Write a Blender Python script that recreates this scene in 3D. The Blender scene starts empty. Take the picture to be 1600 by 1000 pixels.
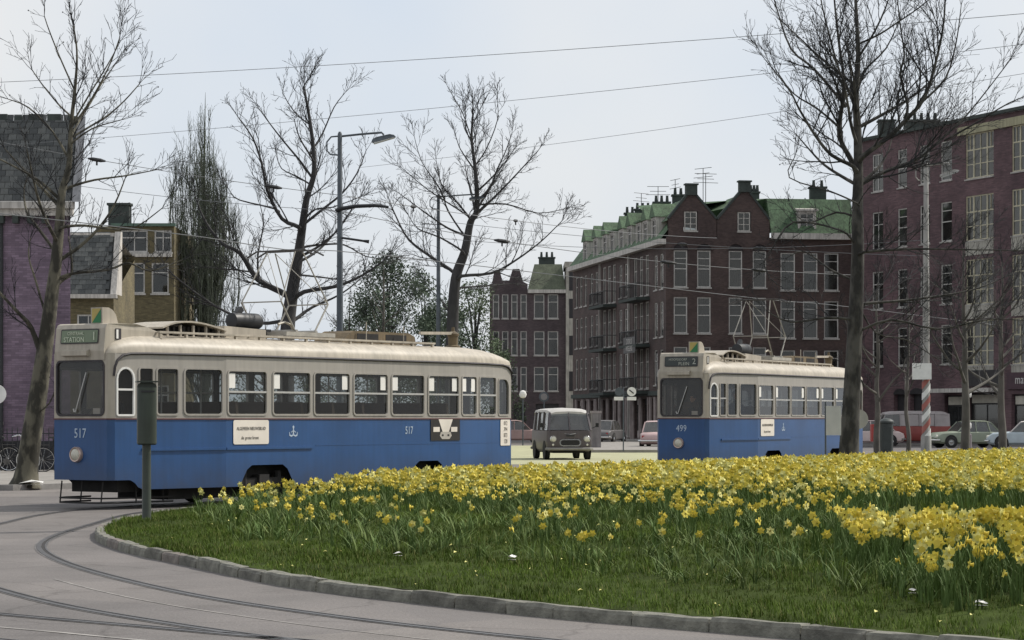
import bpy, bmesh, math, random
import numpy as np
from mathutils import Vector, Matrix, geometry

R = random.Random(11)
NR = np.random.default_rng(7)
SC = bpy.context.scene
COL = SC.collection

# ------------------------------------------------------------------ camera, sky, sun, exposure
F_PX, HOR, EYE = 3800.0, 652.0, 1.63           # focal length in photo pixels, horizon row, eye height
cam_d = bpy.data.cameras.new('camera')
cam = bpy.data.objects.new('camera', cam_d)
COL.objects.link(cam)
cam.location = (0, 0, EYE)
cam.rotation_euler = (math.radians(90), 0, 0)
cam_d.sensor_width = 36.0
cam_d.lens = F_PX / 1600.0 * 36.0
cam_d.shift_y = (HOR - 500.0) / 1600.0
cam_d.clip_end = 5000
SC.camera = cam

SUN_EL, SUN_AZ = math.radians(46), math.radians(64)      # azimuth clockwise from +Y (view direction)
world = bpy.data.worlds.new('World')
SC.world = world
world.use_nodes = True
wt = world.node_tree
bg = wt.nodes['Background']
sky = wt.nodes.new('ShaderNodeTexSky')
sky.sky_type = 'NISHITA'
sky.sun_disc = False
sky.sun_elevation = SUN_EL
sky.sun_rotation = SUN_AZ
sky.air_density = 1.0
sky.dust_density = 3.0
tc = wt.nodes.new('ShaderNodeTexCoord')
cn = wt.nodes.new('ShaderNodeTexNoise')
cn.inputs['Scale'].default_value = 3.2
cn.inputs['Detail'].default_value = 4.0
wt.links.new(tc.outputs['Generated'], cn.inputs['Vector'])
cr = wt.nodes.new('ShaderNodeValToRGB')                  # thin, even overcast
cr.color_ramp.elements[0].position = 0.36
cr.color_ramp.elements[0].color = (0.74, 0.83, 0.95, 1)
cr.color_ramp.elements[1].position = 0.64
cr.color_ramp.elements[1].color = (1.0, 0.985, 0.96, 1)
wt.links.new(cn.outputs['Fac'], cr.inputs['Fac'])
sc_ = wt.nodes.new('ShaderNodeVectorMath')
sc_.operation = 'SCALE'
sc_.inputs['Scale'].default_value = 8.2
wt.links.new(cr.outputs['Color'], sc_.inputs[0])
mx = wt.nodes.new('ShaderNodeMix')
mx.data_type = 'RGBA'
mx.inputs['Factor'].default_value = 0.86
wt.links.new(sky.outputs['Color'], mx.inputs['A'])
wt.links.new(sc_.outputs['Vector'], mx.inputs['B'])
wt.links.new(mx.outputs['Result'], bg.inputs['Color'])
bg.inputs['Strength'].default_value = 0.114

sun_d = bpy.data.lights.new('sun', 'SUN')
sun_d.energy = 4.3
sun_d.angle = math.radians(2.5)
sun_d.color = (1.0, 0.95, 0.87)
sun = bpy.data.objects.new('sun', sun_d)
COL.objects.link(sun)
sdir = Vector((math.sin(SUN_AZ) * math.cos(SUN_EL), math.cos(SUN_AZ) * math.cos(SUN_EL), math.sin(SUN_EL)))
sun.rotation_euler = (-sdir).to_track_quat('-Z', 'Y').to_euler()
sun.location = (30, 10, 40)

SC.view_settings.view_transform = 'Standard'
SC.view_settings.look = 'None'
SC.view_settings.exposure = 0.0
SC.view_settings.gamma = 1.0
SC.view_settings.use_curve_mapping = False

def at(px, py, d):
    return Vector(((px - 800) * d / F_PX, d, EYE + (HOR - py) * d / F_PX))
def atz(px, d, z=0.0):
    return Vector(((px - 800) * d / F_PX, d, z))
def gnd(px, py, z=0.0):
    d = (EYE - z) * F_PX / (py - HOR)
    return Vector(((px - 800) * d / F_PX, d, z))

# ------------------------------------------------------------------ materials
def srgb(r, g, b):
    f = lambda c: (c / 255) / 12.92 if c <= 10 else (((c / 255) + 0.055) / 1.055) ** 2.4
    return (f(r), f(g), f(b), 1)
MATS = {}
def M(name, col, rough=0.6, var=0.15, scale=6.0, bump=0.0, metal=0.0, bscale=None, spec=0.5, stretch=None, coat=0.0, streak=0.0, edge=0.22):
    if name in MATS: return MATS[name]
    m = bpy.data.materials.new(name); m.use_nodes = True
    nt = m.node_tree; N = nt.nodes; Lk = nt.links
    b = N['Principled BSDF']
    b.inputs['Roughness'].default_value = rough
    b.inputs['Metallic'].default_value = metal
    b.inputs['Specular IOR Level'].default_value = spec
    b.inputs['Coat Weight'].default_value = coat
    c = col if len(col) == 4 else (*col, 1)
    t = N.new('ShaderNodeTexCoord'); v = t.outputs['Object']
    if stretch:
        mp = N.new('ShaderNodeMapping'); mp.inputs['Scale'].default_value = stretch
        Lk.new(v, mp.inputs['Vector']); v = mp.outputs['Vector']
    if var > 0:
        n = N.new('ShaderNodeTexNoise'); n.inputs['Scale'].default_value = scale; n.inputs['Detail'].default_value = 6
        Lk.new(v, n.inputs['Vector'])
        r = N.new('ShaderNodeValToRGB')
        r.color_ramp.elements[0].position = 0.5 - edge; r.color_ramp.elements[1].position = 0.5 + edge
        r.color_ramp.elements[0].color = (c[0] * (1 - var), c[1] * (1 - var), c[2] * (1 - var), 1)
        r.color_ramp.elements[1].color = (min(1, c[0] * (1 + var)), min(1, c[1] * (1 + var)), min(1, c[2] * (1 + var)), 1)
        Lk.new(n.outputs['Fac'], r.inputs['Fac'])
        out = r.outputs['Color']
        if streak > 0:
            mp2 = N.new('ShaderNodeMapping'); mp2.inputs['Scale'].default_value = (7, 7, 0.5)
            Lk.new(t.outputs['Object'], mp2.inputs['Vector'])
            n2 = N.new('ShaderNodeTexNoise'); n2.inputs['Scale'].default_value = 1.6; n2.inputs['Detail'].default_value = 5
            Lk.new(mp2.outputs['Vector'], n2.inputs['Vector'])
            r2 = N.new('ShaderNodeValToRGB')
            r2.color_ramp.elements[0].position = 0.35; r2.color_ramp.elements[0].color = (1 - streak, 1 - streak, 1 - streak, 1)
            r2.color_ramp.elements[1].position = 0.6; r2.color_ramp.elements[1].color = (1, 1, 1, 1)
            Lk.new(n2.outputs['Fac'], r2.inputs['Fac'])
            mm = N.new('ShaderNodeMix'); mm.data_type = 'RGBA'; mm.blend_type = 'MULTIPLY'; mm.inputs['Factor'].default_value = 1
            Lk.new(out, mm.inputs['A']); Lk.new(r2.outputs['Color'], mm.inputs['B'])
            out = mm.outputs['Result']
        Lk.new(out, b.inputs['Base Color'])
    else:
        b.inputs['Base Color'].default_value = c
    if bump > 0:
        n = N.new('ShaderNodeTexNoise'); n.inputs['Scale'].default_value = bscale or scale * 3; n.inputs['Detail'].default_value = 5
        Lk.new(v, n.inputs['Vector'])
        bp = N.new('ShaderNodeBump'); bp.inputs['Strength'].default_value = bump; bp.inputs['Distance'].default_value = 0.02
        Lk.new(n.outputs['Fac'], bp.inputs['Height']); Lk.new(bp.outputs['Normal'], b.inputs['Normal'])
    m.diffuse_color = c
    MATS[name] = m
    return m

def brick_mat(name, col, mortar, var=0.25, bw=0.22, bh=0.065):
    if name in MATS: return MATS[name]
    m = bpy.data.materials.new(name); m.use_nodes = True
    nt = m.node_tree; N = nt.nodes; Lk = nt.links; b = N['Principled BSDF']
    b.inputs['Roughness'].default_value = 0.88
    t = N.new('ShaderNodeTexCoord'); sp = N.new('ShaderNodeSeparateXYZ'); Lk.new(t.outputs['Object'], sp.inputs[0])
    ad = N.new('ShaderNodeMath'); ad.operation = 'ADD'; Lk.new(sp.outputs['X'], ad.inputs[0]); Lk.new(sp.outputs['Y'], ad.inputs[1])
    cb = N.new('ShaderNodeCombineXYZ'); Lk.new(ad.outputs[0], cb.inputs['X']); Lk.new(sp.outputs['Z'], cb.inputs['Y'])
    br = N.new('ShaderNodeTexBrick'); Lk.new(cb.outputs[0], br.inputs['Vector'])
    br.inputs['Scale'].default_value = 1.0; br.inputs['Brick Width'].default_value = bw; br.inputs['Row Height'].default_value = bh
    br.inputs['Mortar Size'].default_value = 0.006; br.inputs['Bias'].default_value = 0
    c = Vector(col[:3])
    br.inputs['Color1'].default_value = (*(c * (1 - var)), 1); br.inputs['Color2'].default_value = (*(c * (1 + var)), 1)
    br.inputs['Mortar'].default_value = (*mortar[:3], 1)
    n = N.new('ShaderNodeTexNoise'); n.inputs['Scale'].default_value = 0.35; n.inputs['Detail'].default_value = 8; n.inputs['Roughness'].default_value = 0.7
    Lk.new(t.outputs['Object'], n.inputs['Vector'])
    r = N.new('ShaderNodeValToRGB'); r.color_ramp.elements[0].position = 0.3; r.color_ramp.elements[1].position = 0.7
    r.color_ramp.elements[0].color = (0.50, 0.48, 0.50, 1); r.color_ramp.elements[1].color = (1.25, 1.22, 1.18, 1)
    Lk.new(n.outputs['Fac'], r.inputs['Fac'])
    mm = N.new('ShaderNodeMix'); mm.data_type = 'RGBA'; mm.blend_type = 'MULTIPLY'; mm.inputs['Factor'].default_value = 1
    Lk.new(br.outputs['Color'], mm.inputs['A']); Lk.new(r.outputs['Color'], mm.inputs['B'])
    Lk.new(mm.outputs['Result'], b.inputs['Base Color'])
    bp = N.new('ShaderNodeBump'); bp.inputs['Strength'].default_value = 0.4; bp.inputs['Distance'].default_value = 0.01
    Lk.new(br.outputs['Fac'], bp.inputs['Height']); bp.invert = True; Lk.new(bp.outputs['Normal'], b.inputs['Normal'])
    MATS[name] = m
    return m

def glass_mat(name, tint=(0.75, 0.78, 0.78), refl=0.5, dirt=0.06):
    if name in MATS: return MATS[name]
    m = bpy.data.materials.new(name); m.use_nodes = True
    nt = m.node_tree; N = nt.nodes; Lk = nt.links
    for n in list(N):
        if n.type == 'BSDF_PRINCIPLED': N.remove(n)
    out = N['Material Output']
    tr = N.new('ShaderNodeBsdfTransparent'); tr.inputs['Color'].default_value = (*tint, 1)
    gl = N.new('ShaderNodeBsdfGlossy'); gl.inputs['Roughness'].default_value = 0.04; gl.inputs['Color'].default_value = (0.9, 0.92, 0.93, 1)
    lw = N.new('ShaderNodeLayerWeight'); lw.inputs['Blend'].default_value = 0.5
    pw = N.new('ShaderNodeMath'); pw.operation = 'POWER'; pw.inputs[1].default_value = 4.0; Lk.new(lw.outputs['Facing'], pw.inputs[0])
    ml = N.new('ShaderNodeMath'); ml.operation = 'MULTIPLY_ADD'; ml.inputs[1].default_value = 0.9; ml.inputs[2].default_value = 0.07 * refl * 2; ml.use_clamp = True
    Lk.new(pw.outputs[0], ml.inputs[0])
    mxs = N.new('ShaderNodeMixShader'); Lk.new(ml.outputs[0], mxs.inputs[0]); Lk.new(tr.outputs[0], mxs.inputs[1]); Lk.new(gl.outputs[0], mxs.inputs[2])
    df = N.new('ShaderNodeBsdfDiffuse'); df.inputs['Color'].default_value = (0.45, 0.43, 0.4, 1)      # dust on the pane
    tcn = N.new('ShaderNodeTexCoord'); nz = N.new('ShaderNodeTexNoise'); nz.inputs['Scale'].default_value = 2.5; nz.inputs['Detail'].default_value = 5
    Lk.new(tcn.outputs['Object'], nz.inputs['Vector'])
    m2 = N.new('ShaderNodeMath'); m2.operation = 'MULTIPLY'; m2.inputs[1].default_value = dirt * 2; Lk.new(nz.outputs['Fac'], m2.inputs[0])
    mx2 = N.new('ShaderNodeMixShader'); Lk.new(m2.outputs[0], mx2.inputs[0]); Lk.new(mxs.outputs[0], mx2.inputs[1]); Lk.new(df.outputs[0], mx2.inputs[2])
    Lk.new(mx2.outputs[0], out.inputs['Surface'])
    MATS[name] = m
    return m

# ------------------------------------------------------------------ mesh helpers
class MB:
    def __init__(s): s.v = []; s.f = []; s.mi = []; s.cur = 0
    def add(s, vs, fs):
        o = len(s.v); s.v.extend([tuple(p) for p in vs])
        for f in fs: s.f.append(tuple(i + o for i in f)); s.mi.append(s.cur)
        return s
    def box(s, c, size, rz=0.0, taper=1.0, rot=None):
        hx, hy, hz = size[0] / 2, size[1] / 2, size[2] / 2
        P = []
        for z, k in ((-hz, 1.0), (hz, taper)):
            for x, y in ((-hx, -hy), (hx, -hy), (hx, hy), (-hx, hy)): P.append(Vector((x * k, y * k, z)))
        m = rot if rot is not None else Matrix.Rotation(rz, 3, 'Z')
        P = [m @ p + Vector(c) for p in P]
        return s.add(P, [(0, 3, 2, 1), (4, 5, 6, 7), (0, 1, 5, 4), (1, 2, 6, 5), (2, 3, 7, 6), (3, 0, 4, 7)])
    def bx(s, x0, x1, y0, y1, z0, z1):
        return s.box(((x0 + x1) / 2, (y0 + y1) / 2, (z0 + z1) / 2), (x1 - x0, y1 - y0, z1 - z0))
    def quad(s, a, b, c, d): return s.add([a, b, c, d], [(0, 1, 2, 3)])
    def bar(s, a, b, w, h=None, up=(0, 0, 1)):
        a, b = Vector(a), Vector(b); d = b - a; l = d.length
        if l < 1e-6: return s
        d.normalize(); u = Vector(up)
        if abs(d.dot(u)) > 0.98: u = Vector((1, 0, 0))
        x = d.cross(u).normalized(); y = x.cross(d)
        h = h or w
        vs = []
        for p in (a, b):
            for i, j in ((-1, -1), (1, -1), (1, 1), (-1, 1)): vs.append(p + x * (i * w / 2) + y * (j * h / 2))
        return s.add(vs, [(0, 3, 2, 1), (4, 5, 6, 7), (0, 1, 5, 4), (1, 2, 6, 5), (2, 3, 7, 6), (3, 0, 4, 7)])
    def tube(s, pts, rad, n=6, caps=True):
        pts = [Vector(p) for p in pts]; k = len(pts)
        if not hasattr(rad, '__len__'): rad = [rad] * k
        o = len(s.v)
        d0 = (pts[1] - pts[0]).normalized()
        ref = Vector((0, 0, 1)) if abs(d0.z) < 0.9 else Vector((1, 0, 0))
        x = d0.cross(ref).normalized()
        cs = [(math.cos(6.2831853 * j / n), math.sin(6.2831853 * j / n)) for j in range(n)]
        for i in range(k):
            if i == 0: d = d0
            elif i == k - 1: d = (pts[i] - pts[i - 1])
            else: d = (pts[i + 1] - pts[i - 1])
            if d.length < 1e-9: d = d0
            d = d.normalized()
            x = x - d * x.dot(d)
            if x.length < 1e-6: x = d.orthogonal()
            x.normalize(); y = d.cross(x); r = rad[i]; p = pts[i]
            for c, sn in cs:
                s.v.append((p.x + r * (x.x * c + y.x * sn), p.y + r * (x.y * c + y.y * sn), p.z + r * (x.z * c + y.z * sn)))
        for i in range(k - 1):
            a = o + i * n; b = a + n
            for j in range(n):
                q = (j + 1) % n
                s.f.append((a + j, a + q, b + q, b + j)); s.mi.append(s.cur)
        if caps:
            s.f.append(tuple(o + j for j in reversed(range(n)))); s.mi.append(s.cur)
            s.f.append(tuple(o + (k - 1) * n + j for j in range(n))); s.mi.append(s.cur)
        return s
    def lathe(s, prof, n=16, mat=None):
        """prof: (r, h) list round local z, mapped through mat"""
        mat = mat or Matrix.Identity(4); vs = []; fs = []
        for r, h in prof:
            for j in range(n):
                a = 2 * math.pi * j / n; vs.append(mat @ Vector((r * math.cos(a), r * math.sin(a), h)))
        for i in range(len(prof) - 1):
            for j in range(n):
                q = (j + 1) % n; fs.append((i * n + j, i * n + q, (i + 1) * n + q, (i + 1) * n + j))
        fs.append(tuple(reversed(range(n)))); fs.append(tuple((len(prof) - 1) * n + j for j in range(n)))
        return s.add(vs, fs)
    def prism(s, poly, fn, h0, h1):
        """2-D polygon extruded: fn(u, v, h) gives the point"""
        k = len(poly); vs = [fn(u, v, h0) for u, v in poly] + [fn(u, v, h1) for u, v in poly]
        fs = [(i, (i + 1) % k, k + (i + 1) % k, k + i) for i in range(k)]
        s.add(vs, fs)
        tri = geometry.tessellate_polygon([[Vector((u, v, 0)) for u, v in poly]])
        s.add(vs[:k], [tuple(t) for t in tri]); s.add(vs[k:], [tuple(t) for t in tri])
        return s
    def sheet(s, outer, holes, fn):
        loops = [[Vector((u, v, 0)) for u, v in outer]] + [[Vector((u, v, 0)) for u, v in h] for h in holes]
        flat = [p for l in loops for p in l]
        tri = geometry.tessellate_polygon(loops)
        return s.add([fn(p.x, p.y) for p in flat], [tuple(t) for t in tri])
    def mesh(s, name, mat, smooth=False):
        me = bpy.data.meshes.new(name); me.from_pydata(s.v, [], s.f)
        for m in (mat if isinstance(mat, (list, tuple)) else [mat]): me.materials.append(m)
        if isinstance(mat, (list, tuple)): me.polygons.foreach_set('material_index', s.mi)
        me.validate()
        bm = bmesh.new(); bm.from_mesh(me)
        if len(bm.faces) < 60000: bmesh.ops.recalc_face_normals(bm, faces=bm.faces)
        bm.to_mesh(me); bm.free()
        if smooth:
            me.polygons.foreach_set('use_smooth', [True] * len(me.polygons))
            try: me.set_sharp_from_angle(angle=math.radians(40))
            except Exception: pass
        me.update()
        return me
    def build(s, name, mat, parent=None, smooth=False):
        return obj(name, s.mesh(name, mat, smooth), parent)
def obj(name, me, parent=None, loc=None, rz=None):
    o = bpy.data.objects.new(name, me); COL.objects.link(o)
    if parent: o.parent = parent
    if loc is not None: o.location = loc
    if rz is not None: o.rotation_euler = (0, 0, rz)
    return o
def thing(name, label, cat, loc=(0, 0, 0), rz=0.0, group=None):
    o = bpy.data.objects.new(name, None); COL.objects.link(o); o.empty_display_size = 0.3
    o.location = loc; o.rotation_euler = (0, 0, rz)
    return tag(o, label, cat, group)
def tag(o, label, cat, group=None):
    o['label'] = label; o['category'] = cat
    if group: o['group'] = group
    return o
def struct(o): o['kind'] = 'structure'; return o
def stuff(o): o['kind'] = 'stuff'; return o
def rr(x0, z0, x1, z1, r=0.06, n=4):
    rs = r if hasattr(r, '__len__') else (r,) * 4                      # bl, br, tr, tl
    P = []
    for (cx, cz, a0, q) in ((x0, z0, 180, 0), (x1, z0, 270, 1), (x1, z1, 0, 2), (x0, z1, 90, 3)):
        q_r = max(rs[q], 1e-4); ox = cx + q_r * (1 if q in (0, 3) else -1); oz = cz + q_r * (1 if q in (0, 1) else -1)
        for i in range(n + 1):
            a = math.radians(a0 + 90 * i / n); P.append((ox + q_r * math.cos(a), oz + q_r * math.sin(a)))
    return P
def text_mesh(txt, size, mat, align='CENTER', ext=0.002, xs=1.0):
    c = bpy.data.curves.new('lettering', 'FONT'); c.body = txt; c.size = size; c.align_x = align; c.align_y = 'CENTER'; c.extrude = ext
    c.resolution_u = 2
    o = bpy.data.objects.new('lettering', c); COL.objects.link(o)
    dg = bpy.context.evaluated_depsgraph_get()
    me = bpy.data.meshes.new_from_object(o.evaluated_get(dg))
    bpy.data.objects.remove(o); bpy.data.curves.remove(c)
    me.transform(Matrix.Scale(xs, 4, (1, 0, 0)))
    me.materials.clear(); me.materials.append(mat)
    return me
def text_obj(name, txt, size, mat, parent, loc, udir, align='CENTER', xs=1.0):
    """upright lettering: reads along udir (x, y) with z up"""
    o = obj(name, text_mesh(txt, size, mat, align, xs=xs), parent)
    u = Vector((udir[0], udir[1], 0)).normalized(); w = Vector((0, 0, 1)); n = u.cross(w)
    m = Matrix((u, w, n)).transposed().to_4x4(); m.translation = Vector(loc)
    o.matrix_local = m
    return o

# colours shared by several builders
def common():
    g = dict(
        asphalt=M('asphalt_plain', (0.23, 0.225, 0.22), 0.9, 0.12, 3.0, 0.3, bscale=140),
        black=M('black_rubber', (0.012, 0.012, 0.013), 0.75, 0.2, 8),
        steel=M('worn_steel', (0.10, 0.095, 0.09), 0.45, 0.3, 12, metal=0.7),
        chrome=M('chrome', (0.62, 0.62, 0.62), 0.18, 0.05, 12, metal=1.0),
        white=M('white_enamel', (0.74, 0.73, 0.70), 0.45, 0.08, 6),
        ink=M('black_ink', (0.02, 0.02, 0.022), 0.6, 0),
        lampgrey=M('grey_painted_steel', (0.075, 0.09, 0.105), 0.55, 0.25, 5, streak=0.25),
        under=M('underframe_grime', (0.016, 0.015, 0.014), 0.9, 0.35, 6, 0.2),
        glass=glass_mat('window_glass', (0.5, 0.52, 0.52), refl=0.35, dirt=0.025),
        sash=M('painted_sash', (0.50, 0.48, 0.45), 0.6, 0.18, 3, streak=0.2),
        curtain=M('net_curtain', (0.62, 0.59, 0.56), 0.9, 0.2, 5, stretch=(6, 6, 0.6)),
    )
    return g
G = common()
# ------------------------------------------------------------------ ground, tracks, island
def catmull(pts, step=0.4, closed=False):
    P = [Vector((p[0], p[1])) for p in pts]; n = len(P); out = []
    rng = range(n) if closed else range(n - 1)
    for i in rng:
        if closed: a, b, c, d = P[(i - 1) % n], P[i], P[(i + 1) % n], P[(i + 2) % n]
        else: a, b, c, d = P[max(i - 1, 0)], P[i], P[i + 1], P[min(i + 2, n - 1)]
        k = max(2, int((c - b).length / step))
        for j in range(k):
            t = j / k
            out.append(0.5 * ((2 * b) + (c - a) * t + (2 * a - 5 * b + 4 * c - d) * t * t + (3 * b - a - 3 * c + d) * t ** 3))
    if not closed: out.append(P[-1])
    return out
def offset(path, o):
    out = []
    for i, p in enumerate(path):
        d = (path[min(i + 1, len(path) - 1)] - path[max(i - 1, 0)]).normalized()
        out.append(p + Vector((-d.y, d.x)) * o)
    return out

T1_O, T1_R = Vector((-7.636, 43.019, 0)), math.atan2(.826, .564)
PHI2 = math.radians(26.5)
a2 = Vector((math.sin(PHI2), math.cos(PHI2), 0)); n2 = Vector((a2.y, -a2.x, 0))
T2_O = Vector((5.04, 62.2, 0)) - a2 * .15 - n2 * .70
T2_R = math.atan2(a2.y, a2.x)
def tl(o, r, x, y):
    return (o.x + x * math.cos(r) - y * math.sin(r), o.y + x * math.sin(r) + y * math.cos(r))
t1 = lambda x, y: tl(T1_O, T1_R, x, y)
t2 = lambda x, y: tl(T2_O, T2_R, x, y)

def road_mat():
    m = bpy.data.materials.new('asphalt'); m.use_nodes = True; MATS['asphalt'] = m
    nt = m.node_tree; N = nt.nodes; Lk = nt.links; b = N['Principled BSDF']; b.inputs['Roughness'].default_value = 0.82
    t = N.new('ShaderNodeTexCoord')
    n1 = N.new('ShaderNodeTexNoise'); n1.inputs['Scale'].default_value = 0.35; n1.inputs['Detail'].default_value = 7; n1.inputs['Roughness'].default_value = 0.65
    n2_ = N.new('ShaderNodeTexNoise'); n2_.inputs['Scale'].default_value = 38; n2_.inputs['Detail'].default_value = 3
    vo = N.new('ShaderNodeTexVoronoi'); vo.inputs['Scale'].default_value = 90
    for x in (n1, n2_, vo): Lk.new(t.outputs['Object'], x.inputs['Vector'])
    r = N.new('ShaderNodeValToRGB'); r.color_ramp.elements[0].position = 0.3; r.color_ramp.elements[1].position = 0.7
    r.color_ramp.elements[0].color = (0.112, 0.102, 0.096, 1); r.color_ramp.elements[1].color = (0.186, 0.168, 0.157, 1)
    Lk.new(n1.outputs['Fac'], r.inputs['Fac'])
    r2 = N.new('ShaderNodeValToRGB'); r2.color_ramp.elements[0].position = 0.3; r2.color_ramp.elements[1].position = 0.75
    r2.color_ramp.elements[0].color = (0.72, 0.72, 0.73, 1); r2.color_ramp.elements[1].color = (1.2, 1.2, 1.2, 1)
    Lk.new(n2_.outputs['Fac'], r2.inputs['Fac'])
    mm = N.new('ShaderNodeMix'); mm.data_type = 'RGBA'; mm.blend_type = 'MULTIPLY'; mm.inputs['Factor'].default_value = 1
    Lk.new(r.outputs['Color'], mm.inputs['A']); Lk.new(r2.outputs['Color'], mm.inputs['B'])
    # repair patches and fine cracks
    vp = N.new('ShaderNodeTexVoronoi'); vp.inputs['Scale'].default_value = 0.16; vp.inputs['Randomness'].default_value = 1.0; Lk.new(t.outputs['Object'], vp.inputs['Vector'])
    rp_ = N.new('ShaderNodeValToRGB'); rp_.color_ramp.elements[0].position = 0.1; rp_.color_ramp.elements[1].position = 0.9
    rp_.color_ramp.elements[0].color = (0.88, 0.88, 0.89, 1); rp_.color_ramp.elements[1].color = (1.08, 1.07, 1.05, 1)
    sx = N.new('ShaderNodeSeparateColor'); Lk.new(vp.outputs['Color'], sx.inputs[0]); Lk.new(sx.outputs[0], rp_.inputs['Fac'])
    wp = N.new('ShaderNodeTexNoise'); wp.inputs['Scale'].default_value = 1.2; wp.inputs['Detail'].default_value = 6; Lk.new(t.outputs['Object'], wp.inputs['Vector'])
    wa = N.new('ShaderNodeMix'); wa.data_type = 'VECTOR'; wa.inputs['Factor'].default_value = 0.35; Lk.new(t.outputs['Object'], wa.inputs['A']); Lk.new(wp.outputs['Color'], wa.inputs['B'])
    vc = N.new('ShaderNodeTexVoronoi'); vc.feature = 'DISTANCE_TO_EDGE'; vc.inputs['Scale'].default_value = 0.55; Lk.new(wa.outputs['Result'], vc.inputs['Vector'])
    rc_ = N.new('ShaderNodeValToRGB'); rc_.color_ramp.elements[0].position = 0.0; rc_.color_ramp.elements[1].position = 0.012
    rc_.color_ramp.elements[0].color = (0.72, 0.71, 0.70, 1); rc_.color_ramp.elements[1].color = (1, 1, 1, 1); Lk.new(vc.outputs['Distance'], rc_.inputs['Fac'])
    m3 = N.new('ShaderNodeMix'); m3.data_type = 'RGBA'; m3.blend_type = 'MULTIPLY'; m3.inputs['Factor'].default_value = 1; Lk.new(mm.outputs['Result'], m3.inputs['A']); Lk.new(rp_.outputs['Color'], m3.inputs['B'])
    m4 = N.new('ShaderNodeMix'); m4.data_type = 'RGBA'; m4.blend_type = 'MULTIPLY'; m4.inputs['Factor'].default_value = 1; Lk.new(m3.outputs['Result'], m4.inputs['A']); Lk.new(rc_.outputs['Color'], m4.inputs['B'])
    ns = N.new('ShaderNodeTexNoise'); ns.inputs['Scale'].default_value = 0.8; ns.inputs['Detail'].default_value = 9; ns.inputs['Roughness'].default_value = .68; Lk.new(t.outputs['Object'], ns.inputs['Vector'])
    rs = N.new('ShaderNodeValToRGB'); rs.color_ramp.elements[0].position = 0.33; rs.color_ramp.elements[1].position = 0.45; rs.color_ramp.elements[0].color = (0.74, 0.73, 0.72, 1); rs.color_ramp.elements[1].color = (1, 1, 1, 1); Lk.new(ns.outputs['Fac'], rs.inputs['Fac'])
    m5 = N.new('ShaderNodeMix'); m5.data_type = 'RGBA'; m5.blend_type = 'MULTIPLY'; m5.inputs['Factor'].default_value = 1; Lk.new(m4.outputs['Result'], m5.inputs['A']); Lk.new(rs.outputs['Color'], m5.inputs['B'])
    Lk.new(m5.outputs['Result'], b.inputs['Base Color'])
    bp = N.new('ShaderNodeBump'); bp.inputs['Strength'].default_value = 0.35; bp.inputs['Distance'].default_value = 0.006
    Lk.new(vo.outputs['Distance'], bp.inputs['Height']); Lk.new(bp.outputs['Normal'], b.inputs['Normal'])
    return m
mb = MB()
xs = [-1500, -200, -60, -20, -8, 0, 8, 20, 60, 200, 1500]; ys = [-60, 0, 12, 20, 30, 45, 70, 110, 200, 500, 3000]
for i in range(len(xs) - 1):
    for j in range(len(ys) - 1):
        mb.quad((xs[i], ys[j], 0), (xs[i + 1], ys[j], 0), (xs[i + 1], ys[j + 1], 0), (xs[i], ys[j + 1], 0))
struct(mb.build('road', road_mat()))

RAIL_M = M('rail_steel', (0.095, 0.09, 0.088), 0.42, 0.3, 3, metal=0.6)
GROOVE_M = M('rail_groove_dirt', (0.02, 0.018, 0.017), 0.95, 0.2, 20)
BED_M = M('track_tar', (0.105, 0.10, 0.097), 0.85, 0.35, 1.5, 0.3)
inner = catmull([t2(14, -.72), t2(6, -.72), t2(0, -.72), t1(12.4, -.72), t1(7, -.72), (-4.95, 45.7), (-5.95, 43.5), (-6.42, 40.8), (-6.4, 37.5),
                 (-6.3, 33.8), (-6.0, 31), (-5.38, 28.4), (-4.36, 25.5), (-2.93, 22.3), (-1.59, 20.1), (-.2, 18.3), (2.2, 15.8), (6, 12.8)])
def rail(path, name):
    """grooved tram rail: head, groove and lip with tarred joints each side, laid 4 mm over the road"""
    b = MB()
    prof = [(-.08, .004, 2), (-.055, .004, 2), (-.055, .009, 0), (.005, .009, 0), (.005, .0055, 1), (.045, .0055, 1), (.045, .009, 0), (.065, .009, 0), (.065, .004, 2), (.085, .004, 2)]
    rows = [offset(path, p[0]) for p in prof]
    for k in range(len(prof) - 1):
        b.cur = prof[k + 1][2] if prof[k][1] == prof[k + 1][1] else 0
        n = len(path)
        vs = [(p.x, p.y, prof[k][1]) for p in rows[k]] + [(p.x, p.y, prof[k + 1][1]) for p in rows[k + 1]]
        b.add(vs, [(i, i + 1, n + i + 1, n + i) for i in range(n - 1)])
    return struct(b.build(name, [RAIL_M, GROOVE_M, BED_M]))
rail(inner, 'tram_rail')
rail(offset(inner, -1.435), 'tram_rail')
second = catmull([(-30, 40), (-14, 30), (-7.5, 23.2), (-4.23, 20.1), (-2.9, 18.94), (-2.03, 18.16), (.3, 16.2), (4, 13.2)])
rail(second, 'tram_rail')
rail(offset(second, -1.435), 'tram_rail')

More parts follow.
